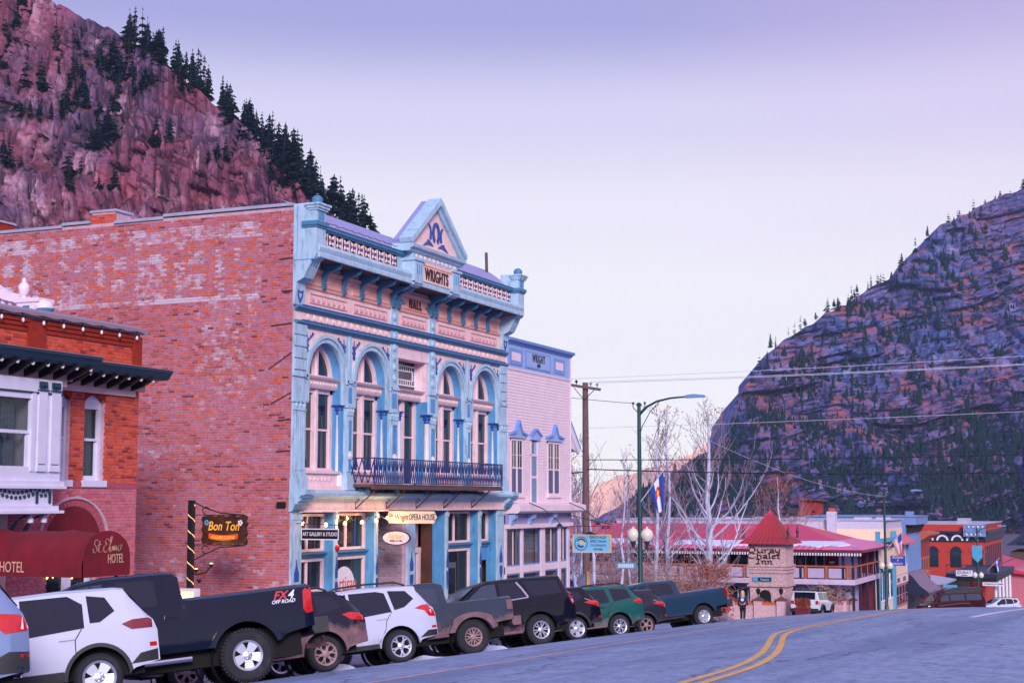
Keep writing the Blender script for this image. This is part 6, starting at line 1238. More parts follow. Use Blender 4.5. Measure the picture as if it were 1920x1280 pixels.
XTREK = dict(W=1.80, wb=2.665, ro=.90, fo=.92, wr=.343, arch=.43, rim=(.222, 6, 'y', 'alloymud'), tr=.13, low=sg(-.9, .48, -.5, .42, -.43, .34, 3.2, .34, 3.6, .4),
    prof=sg(-.90, .60, -.89, .92, -.82, 1.06, -.62, 1.30, -.38, 1.50, -.46, 1.53, -.34, 1.55, .5, 1.61, 1.3, 1.60, 1.62, 1.50, 2.45, 1.06, 2.7, 1.0, 3.4, .90, 3.56, .78, 3.585, .5), belt=sg(-.9, 1.06, -.2, 1.08, .5, .98, 2.4, .93, 3.5, .75),
    glass=[('side_window', sg(.16, 1.03, .16, 1.38, .32, 1.50, 1.02, 1.53, 1.02, .98), 'cglass'), ('quarter_window', sg(-.46, 1.20, -.22, 1.42, .10, 1.48, .08, 1.08), 'cglass'), ('side_window', sg(1.08, .98, 1.08, 1.53, 1.45, 1.49, 2.05, 1.12, 2.1, .95), 'cglass')],
    side=[('tail_light', sg(-.885, .95, -.84, 1.04, -.56, 1.08, -.40, 1.05, -.58, .93, -.84, .90), 'red'), ('bumper_corner', sg(-.89, .48, -.89, .68, -.62, .64, -.46, .48), 'mudtrim')], gaps=[sg(.22, 1.03, .34, .85, .36, .65, .48, .46)], handles=[(.42, .88)], flare=(.07, 'mudtrim', .018), screens=[('windscreen', 1.66, 2.4), ('back_glass', -.80, -.46)], rails=(-.2, 1.4))
FORES = dict(W=1.80, wb=2.64, ro=.90, fo=.93, wr=.352, arch=.435, rim=(.232, 5, 'y', 'alloy'), tr=.13, low=sg(-.9, .50, -.5, .44, -.43, .36, 3.2, .36, 3.6, .4),
    prof=sg(-.90, .62, -.895, .98, -.84, 1.12, -.70, 1.30, -.52, 1.54, -.60, 1.58, -.52, 1.63, -.2, 1.67, .7, 1.705, 1.4, 1.68, 1.75, 1.56, 2.55, 1.12, 2.8, 1.04, 3.4, .93, 3.56, .80, 3.57, .5), belt=sg(-.9, 1.12, -.2, 1.10, .5, 1.04, 2.4, .98, 3.5, .80),
    glass=[('side_window', sg(.12, 1.10, .22, 1.52, .40, 1.575, 1.02, 1.59, 1.02, 1.04), 'cglass'), ('quarter_window', sg(-.42, 1.33, -.26, 1.52, .14, 1.56, .05, 1.13, -.18, 1.17), 'cglass'), ('side_window', sg(1.08, 1.03, 1.08, 1.59, 1.45, 1.56, 2.15, 1.14, 2.2, 1.0), 'cglass')],
    side=[('tail_light', sg(-.885, .90, -.865, 1.10, -.78, 1.19, -.55, 1.17, -.40, 1.12, -.62, 1.05, -.72, .92), 'red'), ('tail_lens', sg(-.885, .98, -.875, 1.08, -.74, 1.05, -.78, .97), 'lens'), ('rear_reflector', sg(-.88, .66, -.88, .71, -.76, .71, -.76, .66), 'red'), ('bumper_corner', sg(-.89, .50, -.89, .62, -.66, .62, -.46, .48), 'trim'), ('lower_cladding', sg(.47, .36, .47, .46, 2.16, .46, 2.16, .36), 'trim')],
    gaps=[sg(.12, 1.10, .26, .92, .30, .74, .46, .48), sg(1.05, 1.02, 1.05, .47), sg(-.55, 1.58, -.85, 1.14)], handles=[(.36, .98), (1.3, .98)], flare=(.03, P_pearl, .010), screens=[('windscreen', 1.8, 2.5), ('back_glass', -.82, -.55)], rails=(-.3, 1.5), mirror=(2.0, 1.08))
GLAD = dict(W=1.90, wb=3.49, ro=1.12, fo=.8, wr=.415, arch=.52, tw=.27, ah=.92, rim=(.225, 7, 'twin', 'alloymud'), tr=.02, low=sg(-1.12, .74, -.6, .70, -.5, .60, .8, .56, 3.8, .58, 4.3, .6),
    prof=sg(-1.12, .80, -1.115, 1.28, -1.08, 1.31, .56, 1.31, .575, 1.32, .585, 1.55, .62, 1.79, .80, 1.845, 2.2, 1.86, 2.35, 1.82, 2.78, 1.36, 2.9, 1.28, 4.1, 1.2, 4.25, 1.1, 4.29, .7), belt=sg(-1.2, 1.27, .55, 1.26, .62, 1.25, 2.7, 1.22, 4.2, 1.05),
    glass=[('side_window', sg(.82, 1.30, .84, 1.70, 1.42, 1.71, 1.42, 1.29), 'cglass2'), ('side_window', sg(1.56, 1.28, 1.56, 1.71, 2.2, 1.69, 2.55, 1.3), 'cglass2')],
    side=[('tail_light', sg(-1.115, .98, -1.115, 1.22, -.95, 1.22, -.95, .98), 'mudtrim'), ('fuel_flap', sg(.16, 1.02, .16, 1.16, .3, 1.16, .3, 1.02), P_glad)], gaps=[sg(.57, 1.30, .57, .6), sg(.70, 1.24, .70, .6), sg(1.50, 1.24, 1.5, .6)], flare=(.13, 'mudtrim', .11), boxflare=1, step=(.62, 2.8, .52, 'mudtrim'), bumper=(-1.32, -1.08, .58, .80, 'mudtrim'), screens=[('windscreen', 2.38, 2.75)], stripes=[('hinge_strip', sg(.61, 1.45, .61, .9), .02, 'iron', .008)])
TAHOE = dict(W=2.06, wb=3.07, ro=1.15, fo=.95, wr=.412, arch=.505, tw=.27, rim=(.245, 6, 'twin', 'alloy'), tr=.08, low=sg(-1.15, .62, -.6, .52, -.5, .42, 3.6, .42, 4.0, .5),
    prof=sg(-1.15, .70, -1.145, 1.18, -1.10, 1.32, -1.0, 1.46, -.84, 1.80, -.98, 1.83, -.90, 1.875, -.5, 1.90, .4, 1.93, 1.3, 1.915, 1.7, 1.82, 2.45, 1.30, 2.65, 1.25, 3.8, 1.13, 3.98, .95, 4.02, .55), belt=sg(-1.2, 1.30, -.2, 1.28, 2.4, 1.20, 4.0, .95),
    glass=[('rear_quarter_window', sg(-.78, 1.36, -.68, 1.74, .34, 1.79, .16, 1.34), 'cglass'), ('side_window', sg(.32, 1.34, .56, 1.80, 1.08, 1.81, 1.08, 1.29), 'cglass'), ('side_window', sg(1.16, 1.29, 1.16, 1.81, 1.55, 1.78, 2.22, 1.30, 2.25, 1.24), 'cglass2')],
    side=[('tail_light', sg(-1.13, 1.02, -1.10, 1.34, -1.02, 1.46, -.93, 1.46, -.96, 1.20, -1.04, 1.0), 'redd'), ('tail_lens', sg(-1.12, 1.06, -1.11, 1.15, -1.02, 1.17, -1.06, 1.06), 'lens')], gaps=[sg(.32, 1.32, .44, 1.1, .50, .88, .56, .5), sg(1.12, 1.28, 1.12, .48), sg(-.97, 1.82, -1.08, 1.4)],
    stripes=[('chrome_trim', sg(.53, 1.79, .40, 1.60, .26, 1.345), .055, 'chrome', .012), ('chrome_trim', sg(.26, 1.335, .7, 1.315, 1.1, 1.29), .028, 'chrome', .012), ('body_line', sg(-1.0, 1.1, .2, 1.14), .012, 'trim', .003)], handles=[(.62, 1.16), (1.4, 1.16)], mirror=(2.12, 1.36), flare=(.05, P_black, .016), step=(.55, 2.5, .42, 'mudtrim'), screens=[('windscreen', 1.75, 2.4), ('back_glass', -1.05, -.86)])
CROSS = dict(W=1.84, wb=2.70, ro=.92, fo=.95, wr=.36, arch=.44, rim=(.25, 5, 'wide', 'alloy'), tr=.13, low=sg(-.92, .50, -.5, .44, -.44, .36, 3.2, .36, 3.6, .42),
    prof=sg(-.92, .60, -.915, .98, -.86, 1.12, -.66, 1.36, -.44, 1.56, -.54, 1.60, -.42, 1.63, .5, 1.67, 1.3, 1.65, 1.7, 1.52, 2.5, 1.1, 2.8, 1.02, 3.4, .92, 3.6, .78, 3.64, .5), belt=sg(-.92, 1.10, -.2, 1.12, .5, 1.04, 2.4, .96, 3.5, .78),
    glass=[('side_window', sg(.14, 1.10, .20, 1.46, .36, 1.55, 1.02, 1.57, 1.02, 1.02), 'cglass'), ('quarter_window', sg(-.36, 1.28, -.20, 1.46, .10, 1.52, .06, 1.13), 'cglass')], side=[('tail_light', sg(-.905, 1.0, -.86, 1.12, -.60, 1.16, -.34, 1.12, -.58, 1.04, -.86, .94), 'red'), ('rear_reflector', sg(-.90, .60, -.90, .68, -.80, .66, -.80, .6), 'red'), ('bumper_corner', sg(-.91, .50, -.91, .60, -.66, .62, -.46, .48), 'trim')],
    stripes=[('chrome_trim', sg(-.40, 1.24, -.7, 1.10), .02, 'chrome', .01)], gaps=[sg(.14, 1.1, .3, .9, .46, .5)], flare=(.07, 'trim', .016), screens=[('back_glass', -.82, -.5)])
CHERO = dict(W=1.96, wb=2.96, ro=1.0, fo=.95, wr=.385, arch=.475, tw=.26, rim=(.245, 6, 'twin', 'alloy'), tr=.09, low=sg(-1.0, .58, -.6, .50, -.48, .40, 3.4, .40, 3.9, .48),
    prof=sg(-1.0, .66, -.995, 1.10, -.95, 1.22, -.78, 1.42, -.60, 1.66, -.74, 1.69, -.64, 1.73, -.2, 1.76, .6, 1.79, 1.3, 1.77, 1.7, 1.65, 2.45, 1.22, 2.65, 1.17, 3.6, 1.07, 3.85, .9, 3.91, .55), belt=sg(-1.0, 1.20, -.2, 1.21, .5, 1.15, 2.4, 1.10, 3.9, .9),
    glass=[('rear_quarter_window', sg(-.55, 1.30, -.42, 1.60, .22, 1.66, .12, 1.22), 'cglass'), ('side_window', sg(.28, 1.21, .40, 1.66, 1.04, 1.68, 1.04, 1.17), 'cglass'), ('side_window', sg(1.12, 1.17, 1.12, 1.68, 1.5, 1.64, 2.2, 1.22, 2.2, 1.13), 'cglass')],
    side=[('tail_light', sg(-.985, 1.10, -.94, 1.20, -.70, 1.24, -.60, 1.16, -.80, 1.08), 'red'), ('fuel_flap', [(-.02 + .09 * math.cos(R(30 * k)), 1.06 + .09 * math.sin(R(30 * k))) for k in range(12)], P_green)], gaps=[sg(.16, 1.2, .34, 1.0, .40, .82, .52, .48), sg(1.08, 1.15, 1.08, .48)], handles=[(.56, 1.06)], hmat='trim', stripes=[('chrome_trim', sg(-.60, 1.66, -.88, 1.28), .018, 'chrome', .012)], flare=(.07, P_green, .018), screens=[('back_glass', -.9, -.64)], rails=(-.4, 1.4))
RAM = dict(W=2.03, wb=3.67, ro=1.15, fo=1.0, wr=.415, arch=.51, tw=.27, rim=(.245, 6, 'wide', 'alloy'), tr=.05, low=sg(-1.15, .78, -.6, .72, -.5, .58, .9, .54, 4.2, .56, 4.6, .6),
    prof=sg(-1.15, .90, -1.145, 1.42, -1.10, 1.46, .84, 1.42, .86, 1.43, .88, 1.56, .95, 1.87, 1.04, 1.94, 2.2, 1.97, 2.55, 1.91, 3.3, 1.38, 3.5, 1.32, 4.4, 1.22, 4.6, 1.1, 4.67, .7), belt=sg(-1.2, 1.40, .83, 1.37, .92, 1.36, 3.2, 1.28, 4.6, 1.1),
    glass=[('side_window', sg(1.14, 1.40, 1.20, 1.76, 1.34, 1.82, 2.12, 1.84, 2.14, 1.37), 'cglass'), ('side_window', sg(2.24, 1.36, 2.24, 1.84, 2.5, 1.81, 3.05, 1.42, 3.08, 1.32), 'cglass')],
    side=[('tail_light', sg(-1.135, 1.08, -1.135, 1.36, -1.08, 1.40, -.98, 1.36, -.98, 1.10), 'redd')], gaps=[sg(.85, 1.42, .85, .56), sg(1.06, 1.36, 1.06, .58), sg(2.18, 1.34, 2.18, .58), sg(-1.04, 1.43, -1.04, .8)], stripes=[('body_line', sg(-1.0, 1.16, .8, 1.14), .02, P_ram, .01)], handles=[(1.36, 1.24), (2.5, 1.24)], hmat='trim', flare=(.07, P_ram, .03), step=(.8, 3.0, .48, 'trim'), bumper=(-1.36, -1.10, .66, .94, 'trim'), screens=[('windscreen', 2.6, 3.25)])
EXPLO = dict(COMPASS); EXPLO.update(W=2.0, wb=3.02, ro=1.0, wr=.39, arch=.48, rim=(.25, 5, 'twin', 'alloy'), low=sg(-1.0, .5, -.5, .42, 3.4, .4, 3.9, .45), belt=sg(-1.0, 1.18, 3.8, .95), handles=[], glass=[('rear_quarter_window', sg(-.45, 1.30, -.34, 1.58, .3, 1.62, .3, 1.22), 'cglass')], gaps=[sg(.3, 1.2, .5, .6)], stripes=[], screens=[('back_glass', -.88, -.6)],
    prof=sg(-1.0, .55, -.995, 1.05, -.94, 1.22, -.74, 1.5, -.62, 1.66, -.76, 1.69, -.66, 1.74, -.2, 1.77, .8, 1.79, 1.6, 1.75, 2.5, 1.2, 3.7, 1.0, 3.9, .8, 3.92, .5), side=[('tail_light', sg(-.985, .98, -.95, 1.18, -.60, 1.22, -.52, 1.12, -.72, .96), 'red'), ('tail_lens', sg(-.99, 1.0, -.985, 1.16, -.93, 1.17, -.90, 1.0), 'lens'), ('bumper_corner', sg(-.985, .48, -.985, .72, -.75, .74, -.5, .62, -.48, .48), 'trim'), ('exhaust_tip', sg(-1.0, .46, -.99, .52, -.84, .56, -.84, .48), 'chrome'), ('rear_reflector', sg(-.985, .66, -.985, .70, -.88, .70, -.88, .66), 'red')], mirror=(2.2, 1.2))
CARS = {}
CARS['silver'] = vehicle('parked_suv', 'silver blue sport utility vehicle at the left edge, nearest to the camera', 'car', EXPLO, P_silver, (-13.42, 14.2))
CARS['compass'] = vehicle('parked_suv', 'white compact sport utility vehicle with black roof edge beside the black pickup', 'car', COMPASS, P_white, (-13.95, 17.75))
CARS['truck'] = vehicle('pickup_truck', 'black crew cab pickup with off road lettering on its bed', 'pickup truck', F250, P_truck, (-13.78, 21.34))
CARS['xtrek'] = vehicle('parked_suv', 'mud caked dark hatchback between the black pickup and the white wagon', 'car', XTREK, P_mudblack, (-14.79, 25.61))
CARS['fores'] = vehicle('parked_suv', 'white wagon with roof rails below the opera house storefront', 'car', FORES, P_pearl, (-15.07, 29.32))
CARS['glad'] = vehicle('pickup_truck', 'mud covered grey pickup with boxy wheel flares beside the white wagon', 'pickup truck', GLAD, P_glad, (-15.44, 33.87))
CARS['tahoe'] = vehicle('parked_suv', 'large black sport utility vehicle with chrome rear pillar strip', 'car', TAHOE, P_black, (-15.79, 39.18))
CARS['bkx'] = vehicle('parked_suv', 'small black crossover half hidden behind the large black vehicle', 'car', CROSS, P_black, (-16.29, 43.34))
CARS['green'] = vehicle('parked_suv', 'dark green sport utility vehicle in front of the street lamp', 'car', CHERO, P_green, (-16.74, 48.62))
GREY = dict(CROSS); GREY['rim'] = (.25, 5, 'y', 'alloymud')
CARS['grey'] = vehicle('parked_suv', 'dark grey hatchback between the green vehicle and the slate blue pickup', 'car', GREY, P_grey, (-17.0, 52.3))
CARS['ram'] = vehicle('pickup_truck', 'slate blue crew cab pickup with covered bed at the end of the row', 'pickup truck', RAM, P_ram, (-16.05, 56.56))
# lettering on the black pickup's bed
tr_, ys_ = CARS['truck']; M['fxred'] = mat('red_decal', L(190, 40, 60), .4, 0); M['fxwhite'] = mat('white_decal', L(214, 220, 240), .4, 0)
def decal(txt, size, m, x, z, shear=.3, width=1.0, bold=.004):
    me = text_mesh(txt, size, M[m], shear, width, bold, .002); put('lettering', me, tr_, (x, ys_(x, z) + .008, z), (R(90), 0, R(180)))
decal('FX', .19, 'fxred', -.62, 1.335, .35, 1.0, .005); decal('4', .19, 'fxwhite', -.80, 1.335, .35, 1.0, .005); decal('OFF ROAD', .082, 'fxwhite', -.67, 1.235, .35, 1.0, .002)
# spare details: tow hitches and the wagon's rear spoiler lip
for k in ('truck', 'ram', 'fores'): r_, _y = CARS[k]; x_ = {'truck': -1.42, 'ram': -1.36, 'fores': -.92}[k]; put('tow_hitch', MB().box(x_ - .16, x_ + .2, -.05, .05, .44, .52).lathe([(.04, .52), (.04, .56), (.055, .6), (0, .64)], (x_ - .12, 0, 0), 8).mesh('tow_hitch', M['iron']), r_)
# ================================================================ helpers for the town beyond
def T(name, m, fn, parent, smooth=False):
    b = MB(); fn(b); return part(b, name, M[m] if isinstance(m, str) else m, parent, smooth)
M['redroof'] = mat('red_metal_roof', L(206, 58, 92), .45, .08, .8, metal=.1); M['pinkroof'] = mat('faded_red_metal_roof', L(220, 112, 158), .5, .08, 1.0); M['stucco'] = mat('pebbled_stucco', L(206, 170, 176), .9, .3, 9, bump=.9, bscale=16, dirt=L(150, 112, 118)[:3], dirt_scale=14, dirt_amt=.8); M['motelwall'] = mat('lavender_motel_wall', L(186, 168, 204), .75, .06, 2); M['slab'] = mat('pale_slab', L(204, 184, 212), .7, .06, 2); M['navy'] = mat('navy_paint', L(22, 32, 66), .5, .1, 5); M['cedar'] = mat('cedar_paint', L(190, 92, 58), .6, .12, 6); M['reddoor'] = mat('dark_red_paint', L(110, 24, 44), .5, .1, 4); M['redwall'] = mat('dark_red_wall', L(128, 30, 42), .8, .15, 3, bump=.3); M['palebrick'] = mat('pale_pink_block', L(206, 172, 182), .85, .1, 5); M['rust'] = mat('rust_red_metal', L(150, 44, 50), .7, .12, 3, bump=.2); M['shopglass'] = glass_mat('shop_pane', (.02, .04, .06), .5); M['bluebrick'] = mat('white_washed_block', L(196, 192, 224), .85, .12, 3, dirt=L(140, 110, 130)[:3], dirt_scale=3, dirt_amt=.6); M['cream'] = mat('cream_shop_paint', L(236, 206, 186), .6, .06, 3); M['tealshop'] = mat('teal_shop_paint', L(76, 158, 200), .55, .08, 3); M['rose'] = mat('rose_shop_paint', L(196, 110, 130), .6, .08, 3); M['slate'] = mat('slate_blue_metal', L(110, 140, 196), .55, .08, 3); M['shingle'] = mat('grey_shingle', L(128, 112, 140), .8, .2, 6, bump=.5); M['greenpaint'] = mat('lamp_green_paint', L(18, 66, 72), .4, .1, 6); M['globe'] = mat('frosted_globe', L(224, 214, 206), .25, .04, 6); M['polewood'] = mat('utility_pole_wood', L(112, 86, 92), .9, .2, 6, bump=.5); M['leaf'] = mat('russet_leaves', L(158, 78, 62), .8, .35, 3); M['leafy'] = mat('ochre_leaves', L(160, 112, 60), .8, .35, 3); M['aspen'] = mat('aspen_bark', L(196, 196, 224), .8, .12, 4, dirt=L(80, 76, 96)[:3], dirt_scale=9, dirt_amt=.7); M['twig'] = mat('grey_twigs', L(150, 132, 152), .9, .2, 4); M['sand'] = mat('tan_twigs', L(170, 136, 140), .9, .2, 4)
gz = lambda y: interp(ZS, y) + .2
# ================================================================ chalet motel
CH = empty('chalet_motel', (-30, 113, gz(112)), 0, 'two storey chalet motel with long red metal roof and balcony', 'building')
CX0, CX1, CYF, CG = -60.0, -20.2, 110.0, gz(112) - .4
T('wall', 'motelwall', lambda b: (b.box(CX0, CX1 - 1.3, CYF + 1.9, 121, CG, -3.3),), CH)
T('end_wall', 'redwall', lambda b: b.box(-24, CX1 - .25, 121.02, 121.4, CG, -3.5), CH)
T('balcony_slab', 'slab', lambda b: (b.box(CX0, CX1 + .25, CYF - .1, CYF + 1.9, -6.1, -5.72), b.box(CX1 - 1.3, CX1 + .25, CYF + 1.9, 121, -6.1, -5.72)), CH)
for x in [-58 + 3.1 * k for k in range(13)] + [CX1 + .1]: T('post', 'navy', lambda b: b.box(x - .09, x + .09, CYF - .02, CYF + .16, CG, -3.55), CH)
for y in (113, 116, 119, 120.8): T('post', 'navy', lambda b: b.box(CX1 - .05, CX1 + .15, y - .09, y + .09, CG, -3.55), CH)
T('hand_rail', 'cedar', lambda b: (b.box(CX0, CX1 + .22, CYF - .05, CYF + .03, -4.84, -4.74), b.box(CX1 + .14, CX1 + .22, CYF, 121, -4.84, -4.74)), CH)
pan = MB().band([(-.62, -.42), (.62, -.42), (.62, .30), (-.62, .30)], [(-.68, -.48), (.68, -.48), (.68, .36), (-.68, .36)], -.03, .03, 'xz', closed=True).mesh('rail_panel', M['navy']); pan2 = MB().box(-.62, .62, -.02, .02, -.42, .3).mesh('rail_board', M['motelwall']); cpost = MB().box(-.09, .09, -.07, .07, -.5, .42).mesh('rail_post', M['cedar'])
for k in range(24):
    x = -56.2 + 1.52 * k
    if x > CX1 - .5: break
    pput('rail_panel', pan, CH, (x, CYF, -5.22)); pput('rail_board', pan2, CH, (x, CYF + .04, -5.22)); pput('rail_post', cpost, CH, (x + .76, CYF, -5.22))
for k in range(12): T('baluster', 'navy' if k % 3 else 'cedar', lambda b: b.box(CX1 + .15, CX1 + .2, CYF + .5 + .85 * k, CYF + .58 + .85 * k, -5.7, -4.84), CH)
wm_ = MB().band([(-.72, -.62), (.72, -.62), (.72, .62), (-.72, .62)], [(-.8, -.7), (.8, -.7), (.8, .7), (-.8, .7)], -.06, .04, 'xz', closed=True).box(-.03, .03, -.05, .03, -.62, .62).mesh('window', M['whitep']); wg = MB().box(-.72, .72, -.02, .0, -.62, .62).mesh('pane', M['shopglass']); sh = MB().box(-.24, .24, -.05, .02, -.72, .72).mesh('shutter', M['navy'])
for x in (-23.9, -28.3, -32.0, -36.0, -40.0, -44.0):
    for z in (-4.55, -7.2):
        o = pput('window', wm_, CH, (x, CYF + 1.86, z)); pput('pane', wg, o, (x, CYF + 1.86, z))
        for s in (-1.08, 1.08): pput('shutter', sh, o, (x + s, CYF + 1.86, z))
for x in (-21.95, -26.0, -30.2, -34.0, -38.0):
    for z in (-4.75, -7.45): d_ = T('door', 'reddoor', lambda b: b.box(x - .5, x + .5, CYF + 1.83, CYF + 1.89, z - 1.05, z + 1.0), CH); T('door_plate', 'whitep', lambda b: b.box(x - .2, x + .2, CYF + 1.81, CYF + 1.83, z + .1, z + .25), d_)
# roof: steep upper part with a hipped end, flatter snowy eaves
ry, rz_, by, bz_, ey, ez = 116.2, -1.85, 112.2, -3.0, 108.9, -3.56
T('roof', 'redroof', lambda b: (b.add([(CX0, by, bz_), (CX1 - 1.5, by, bz_), (-25.2, ry, rz_), (CX0, ry, rz_)], [(0, 1, 2, 3)]), b.add([(CX1 - 1.5, by, bz_), (CX1 - 1.5, 120.5, bz_), (-25.2, ry, rz_)], [(0, 1, 2)]), b.add([(CX0, 120.5, bz_), (CX0, ry, rz_), (-25.2, ry, rz_), (CX1 - 1.5, 120.5, bz_)], [(0, 1, 2, 3)]), b.box(CX0, CX1 - 1.6, by + .1, 120.4, bz_ - .4, bz_ - .02)), CH)
T('eave_roof', 'pinkroof', lambda b: (b.add([(CX0, ey, ez), (CX1 + 1.0, ey, ez), (CX1 - 1.5, by, bz_ + .001), (CX0, by, bz_ + .001)], [(0, 1, 2, 3)]), b.add([(CX1 + 1.0, ey, ez), (CX1 + 1.0, 122.2, ez), (CX1 - 1.5, 120.5, bz_ + .001), (CX1 - 1.5, by, bz_ + .001)], [(0, 1, 2, 3)])), CH)
T('fascia', 'reddoor', lambda b: (b.box(CX0, CX1 + 1.0, ey - .03, ey + .03, ez - .2, ez), b.box(CX1 + .97, CX1 + 1.03, ey, 122.2, ez - .2, ez)), CH)
T('eave_trim', 'whitep', lambda b: [b.box(CX0 + .2 * k, CX0 + .11 + .2 * k, ey + .02, ey + .06, ez - .42, ez - .22) for k in range(204)], CH)['kind'] = 'stuff'
T('roof_seams', 'redroof', lambda b: [b.bar((CX0 + .45 * k, by, bz_ + .02), (CX0 + .45 * k, ry, rz_ + .02), .05, .06) for k in range(77)] + [b.bar((CX0 + .45 * k, ey, ez + .02), (CX0 + .45 * k, by, bz_ + .02), .05, .06) for k in range(85)], CH)['kind'] = 'stuff'
def snow_sheet(pts, name, parent):
    b = MB(); n_ = len(pts); b.add([(x, y, z + .06) for x, y, z in pts] + [(x, y, z - .02) for x, y, z in pts], [tuple(range(n_))] + [(i, (i + 1) % n_, n_ + (i + 1) % n_, n_ + i) for i in range(n_)]); return part(b, name, M['snow'], parent)
ez_at = lambda y: ez + (bz_ - ez) * (y - ey) / (by - ey)
for x0, x1, y0, y1, sd in ((-25.6, -19.6, 109.6, 111.9, 1), (-33.5, -27.8, 109.3, 112.0, 2), (-44, -36.5, 109.8, 112.1, 3)):
    q = random.Random(sd); up = [(x0 + (x1 - x0) * k / 8, y1 - q.uniform(0, .35)) for k in range(9)]; lo_ = [(x1 - (x1 - x0) * k / 8, y0 + q.uniform(0, 1.1)) for k in range(9)]
    snow_sheet([(x, y, ez_at(y)) for x, y in [p for p in up if p[0] < CX1 - 1.2 + (112.2 - p[1])] + lo_], 'roof_snow', CH)
T('motel_sign', 'black', lambda b: b.box(-21.0, -20.1, CYF - .12, CYF - .06, -6.6, -6.4), CH)
# ---- tower with the inn's name
TW = empty('sign_tower', (-23.27, 98, gz(97)), 0, 'square pebbled stucco sign tower with red pointed roof reading Ouray Chalet Inn', 'tower')
T('shaft', 'stucco', lambda b: (b.box(-24.5, -22.05, 97, 99.4, -4.2, -2.75), b.box(-24.5, -22.05, 97, 99.4, -5.6, -4.32), b.box(-24.44, -22.10, 97.05, 99.35, -8.2, -5.66)), TW)
for z in (-4.32, -4.5, -4.72, -5.6): T('string_course', 'stucco', lambda b: b.box(-24.6, -21.95, 96.92, 99.5, z, z + .12), TW)
T('niche', 'black', lambda b: b.prism([(-23.8, -6.6), (-23.05, -6.6), (-23.05, -6.15)] + [(-23.425 + .375 * math.cos(R(18 * k)), -6.15 + .35 * math.sin(R(18 * k))) for k in range(1, 10)] + [(-23.8, -6.15)], 97.03, 97.06, 'xz'), TW)
prof_ = [(1.74, -2.84), (1.60, -2.68), (1.12, -2.38), (.86, -2.0), (.48, -1.3), (0.02, -.66)]
T('roof', 'rust', lambda b: b.lathe([(r * 1.414, z) for r, z in prof_], (-23.27, 98.2, 0), 4, a0=R(45), a1=R(405)), TW)
bpy.context.view_layer.update()
for k in range(9):
    t = -.8 + .2 * k
    T('roof_rib', 'redroof', lambda b: b.tube([(-23.27 + t * r * 1.0, 98.2 - r - .01, z) for r, z in prof_], .022, 4), TW)
for x, y in ((-24.75, 96.8), (-21.8, 96.8), (-21.8, 99.6)): T('spike', 'dark', lambda b: b.lathe([(.09, -2.5), (.06, -2.2), (.1, -2.1), (.02, -1.6), (0, -1.5)], (x, y, 0), 8), TW)
T('name_board', 'tealshop', lambda b: b.box(-24.2, -22.95, 96.9, 96.99, -5.26, -4.98), TW); nb_ = TW.children[-1]; T('board_field', 'navy', lambda b: b.box(-23.85, -23.0, 96.88, 96.91, -5.23, -5.01), nb_); pput('lettering', text_mesh('Vacancy', .2, M['whitep'], .2, .9, 0, .004), nb_, (-23.42, 96.875, -5.13), FACE_S)
BL = {'O': ([[(.05, .3), (.12, .52), (.26, .58), (.38, .42), (.38, .18), (.26, .02), (.12, .06), (.05, .3)]], .5), 'u': ([[(0, .36), (.05, .08), (.15, 0), (.24, .1)], [(.24, .38), (.24, .05), (.3, 0)]], .34), 'r': ([[(0, .36), (.06, .3), (.06, 0)], [(.06, .28), (.18, .38), (.22, .34)]], .27), 'a': ([[(.02, .34), (.18, .38), (.2, .3), (.2, .04), (.26, 0)], [(.2, .2), (.04, .16), (.04, .04), (.18, .02)]], .3), 'y': ([[(0, .36), (.05, .1), (.2, .06)], [(.22, .38), (.2, -.06), (.04, -.18)]], .3),
      'C': ([[(.38, .5), (.24, .6), (.06, .48), (.0, .24), (.1, .04), (.26, 0), (.4, .1)]], .46), 'h': ([[(.06, .62), (.06, 0)], [(.06, .26), (.18, .38), (.25, .28), (.25, -.04)]], .34), 'l': ([[(0, .6), (.06, .5), (.06, .04), (.12, 0)]], .18), 'e': ([[(.04, .2), (.2, .28), (.14, .38), (.04, .3), (.03, .06), (.1, 0), (.22, .06)]], .28), 't': ([[(.06, .5), (.06, .06), (.14, 0)], [(-.02, .36), (.16, .38)]], .22), 'I': ([[(.0, .52), (.1, .58), (.22, .52)], [(.14, .54), (.12, .1), (.0, 0), (.2, .0)]], .3), 'n': ([[(.0, .36), (.06, .3), (.06, 0)], [(.06, .28), (.16, .38), (.22, .3), (.22, 0), (.26, -.01)]], .32)}
def black_text(t):
    x = 0; out_ = []
    for c in t:
        st, w_ = BL[c]; out_ += [[(x + a, b_) for a, b_ in q] for q in st]; x += w_
    return [[(a - x / 2, b_) for a, b_ in q] for q in out_]
for txt, x, z, s in (('Ouray', -23.42, -3.42, 1.0), ('Chalet', -23.42, -3.78, .96), ('Inn', -23.42, -4.13, .92)):
    b_ = stroke_mesh([[(a * 1.3 * s, c * .62 * s) for a, c in q] for q in black_text(txt)], .07, M['brown'], .03, R(40), .5); pput('lettering', b_, TW, (x, 96.985, z), FACE_S)
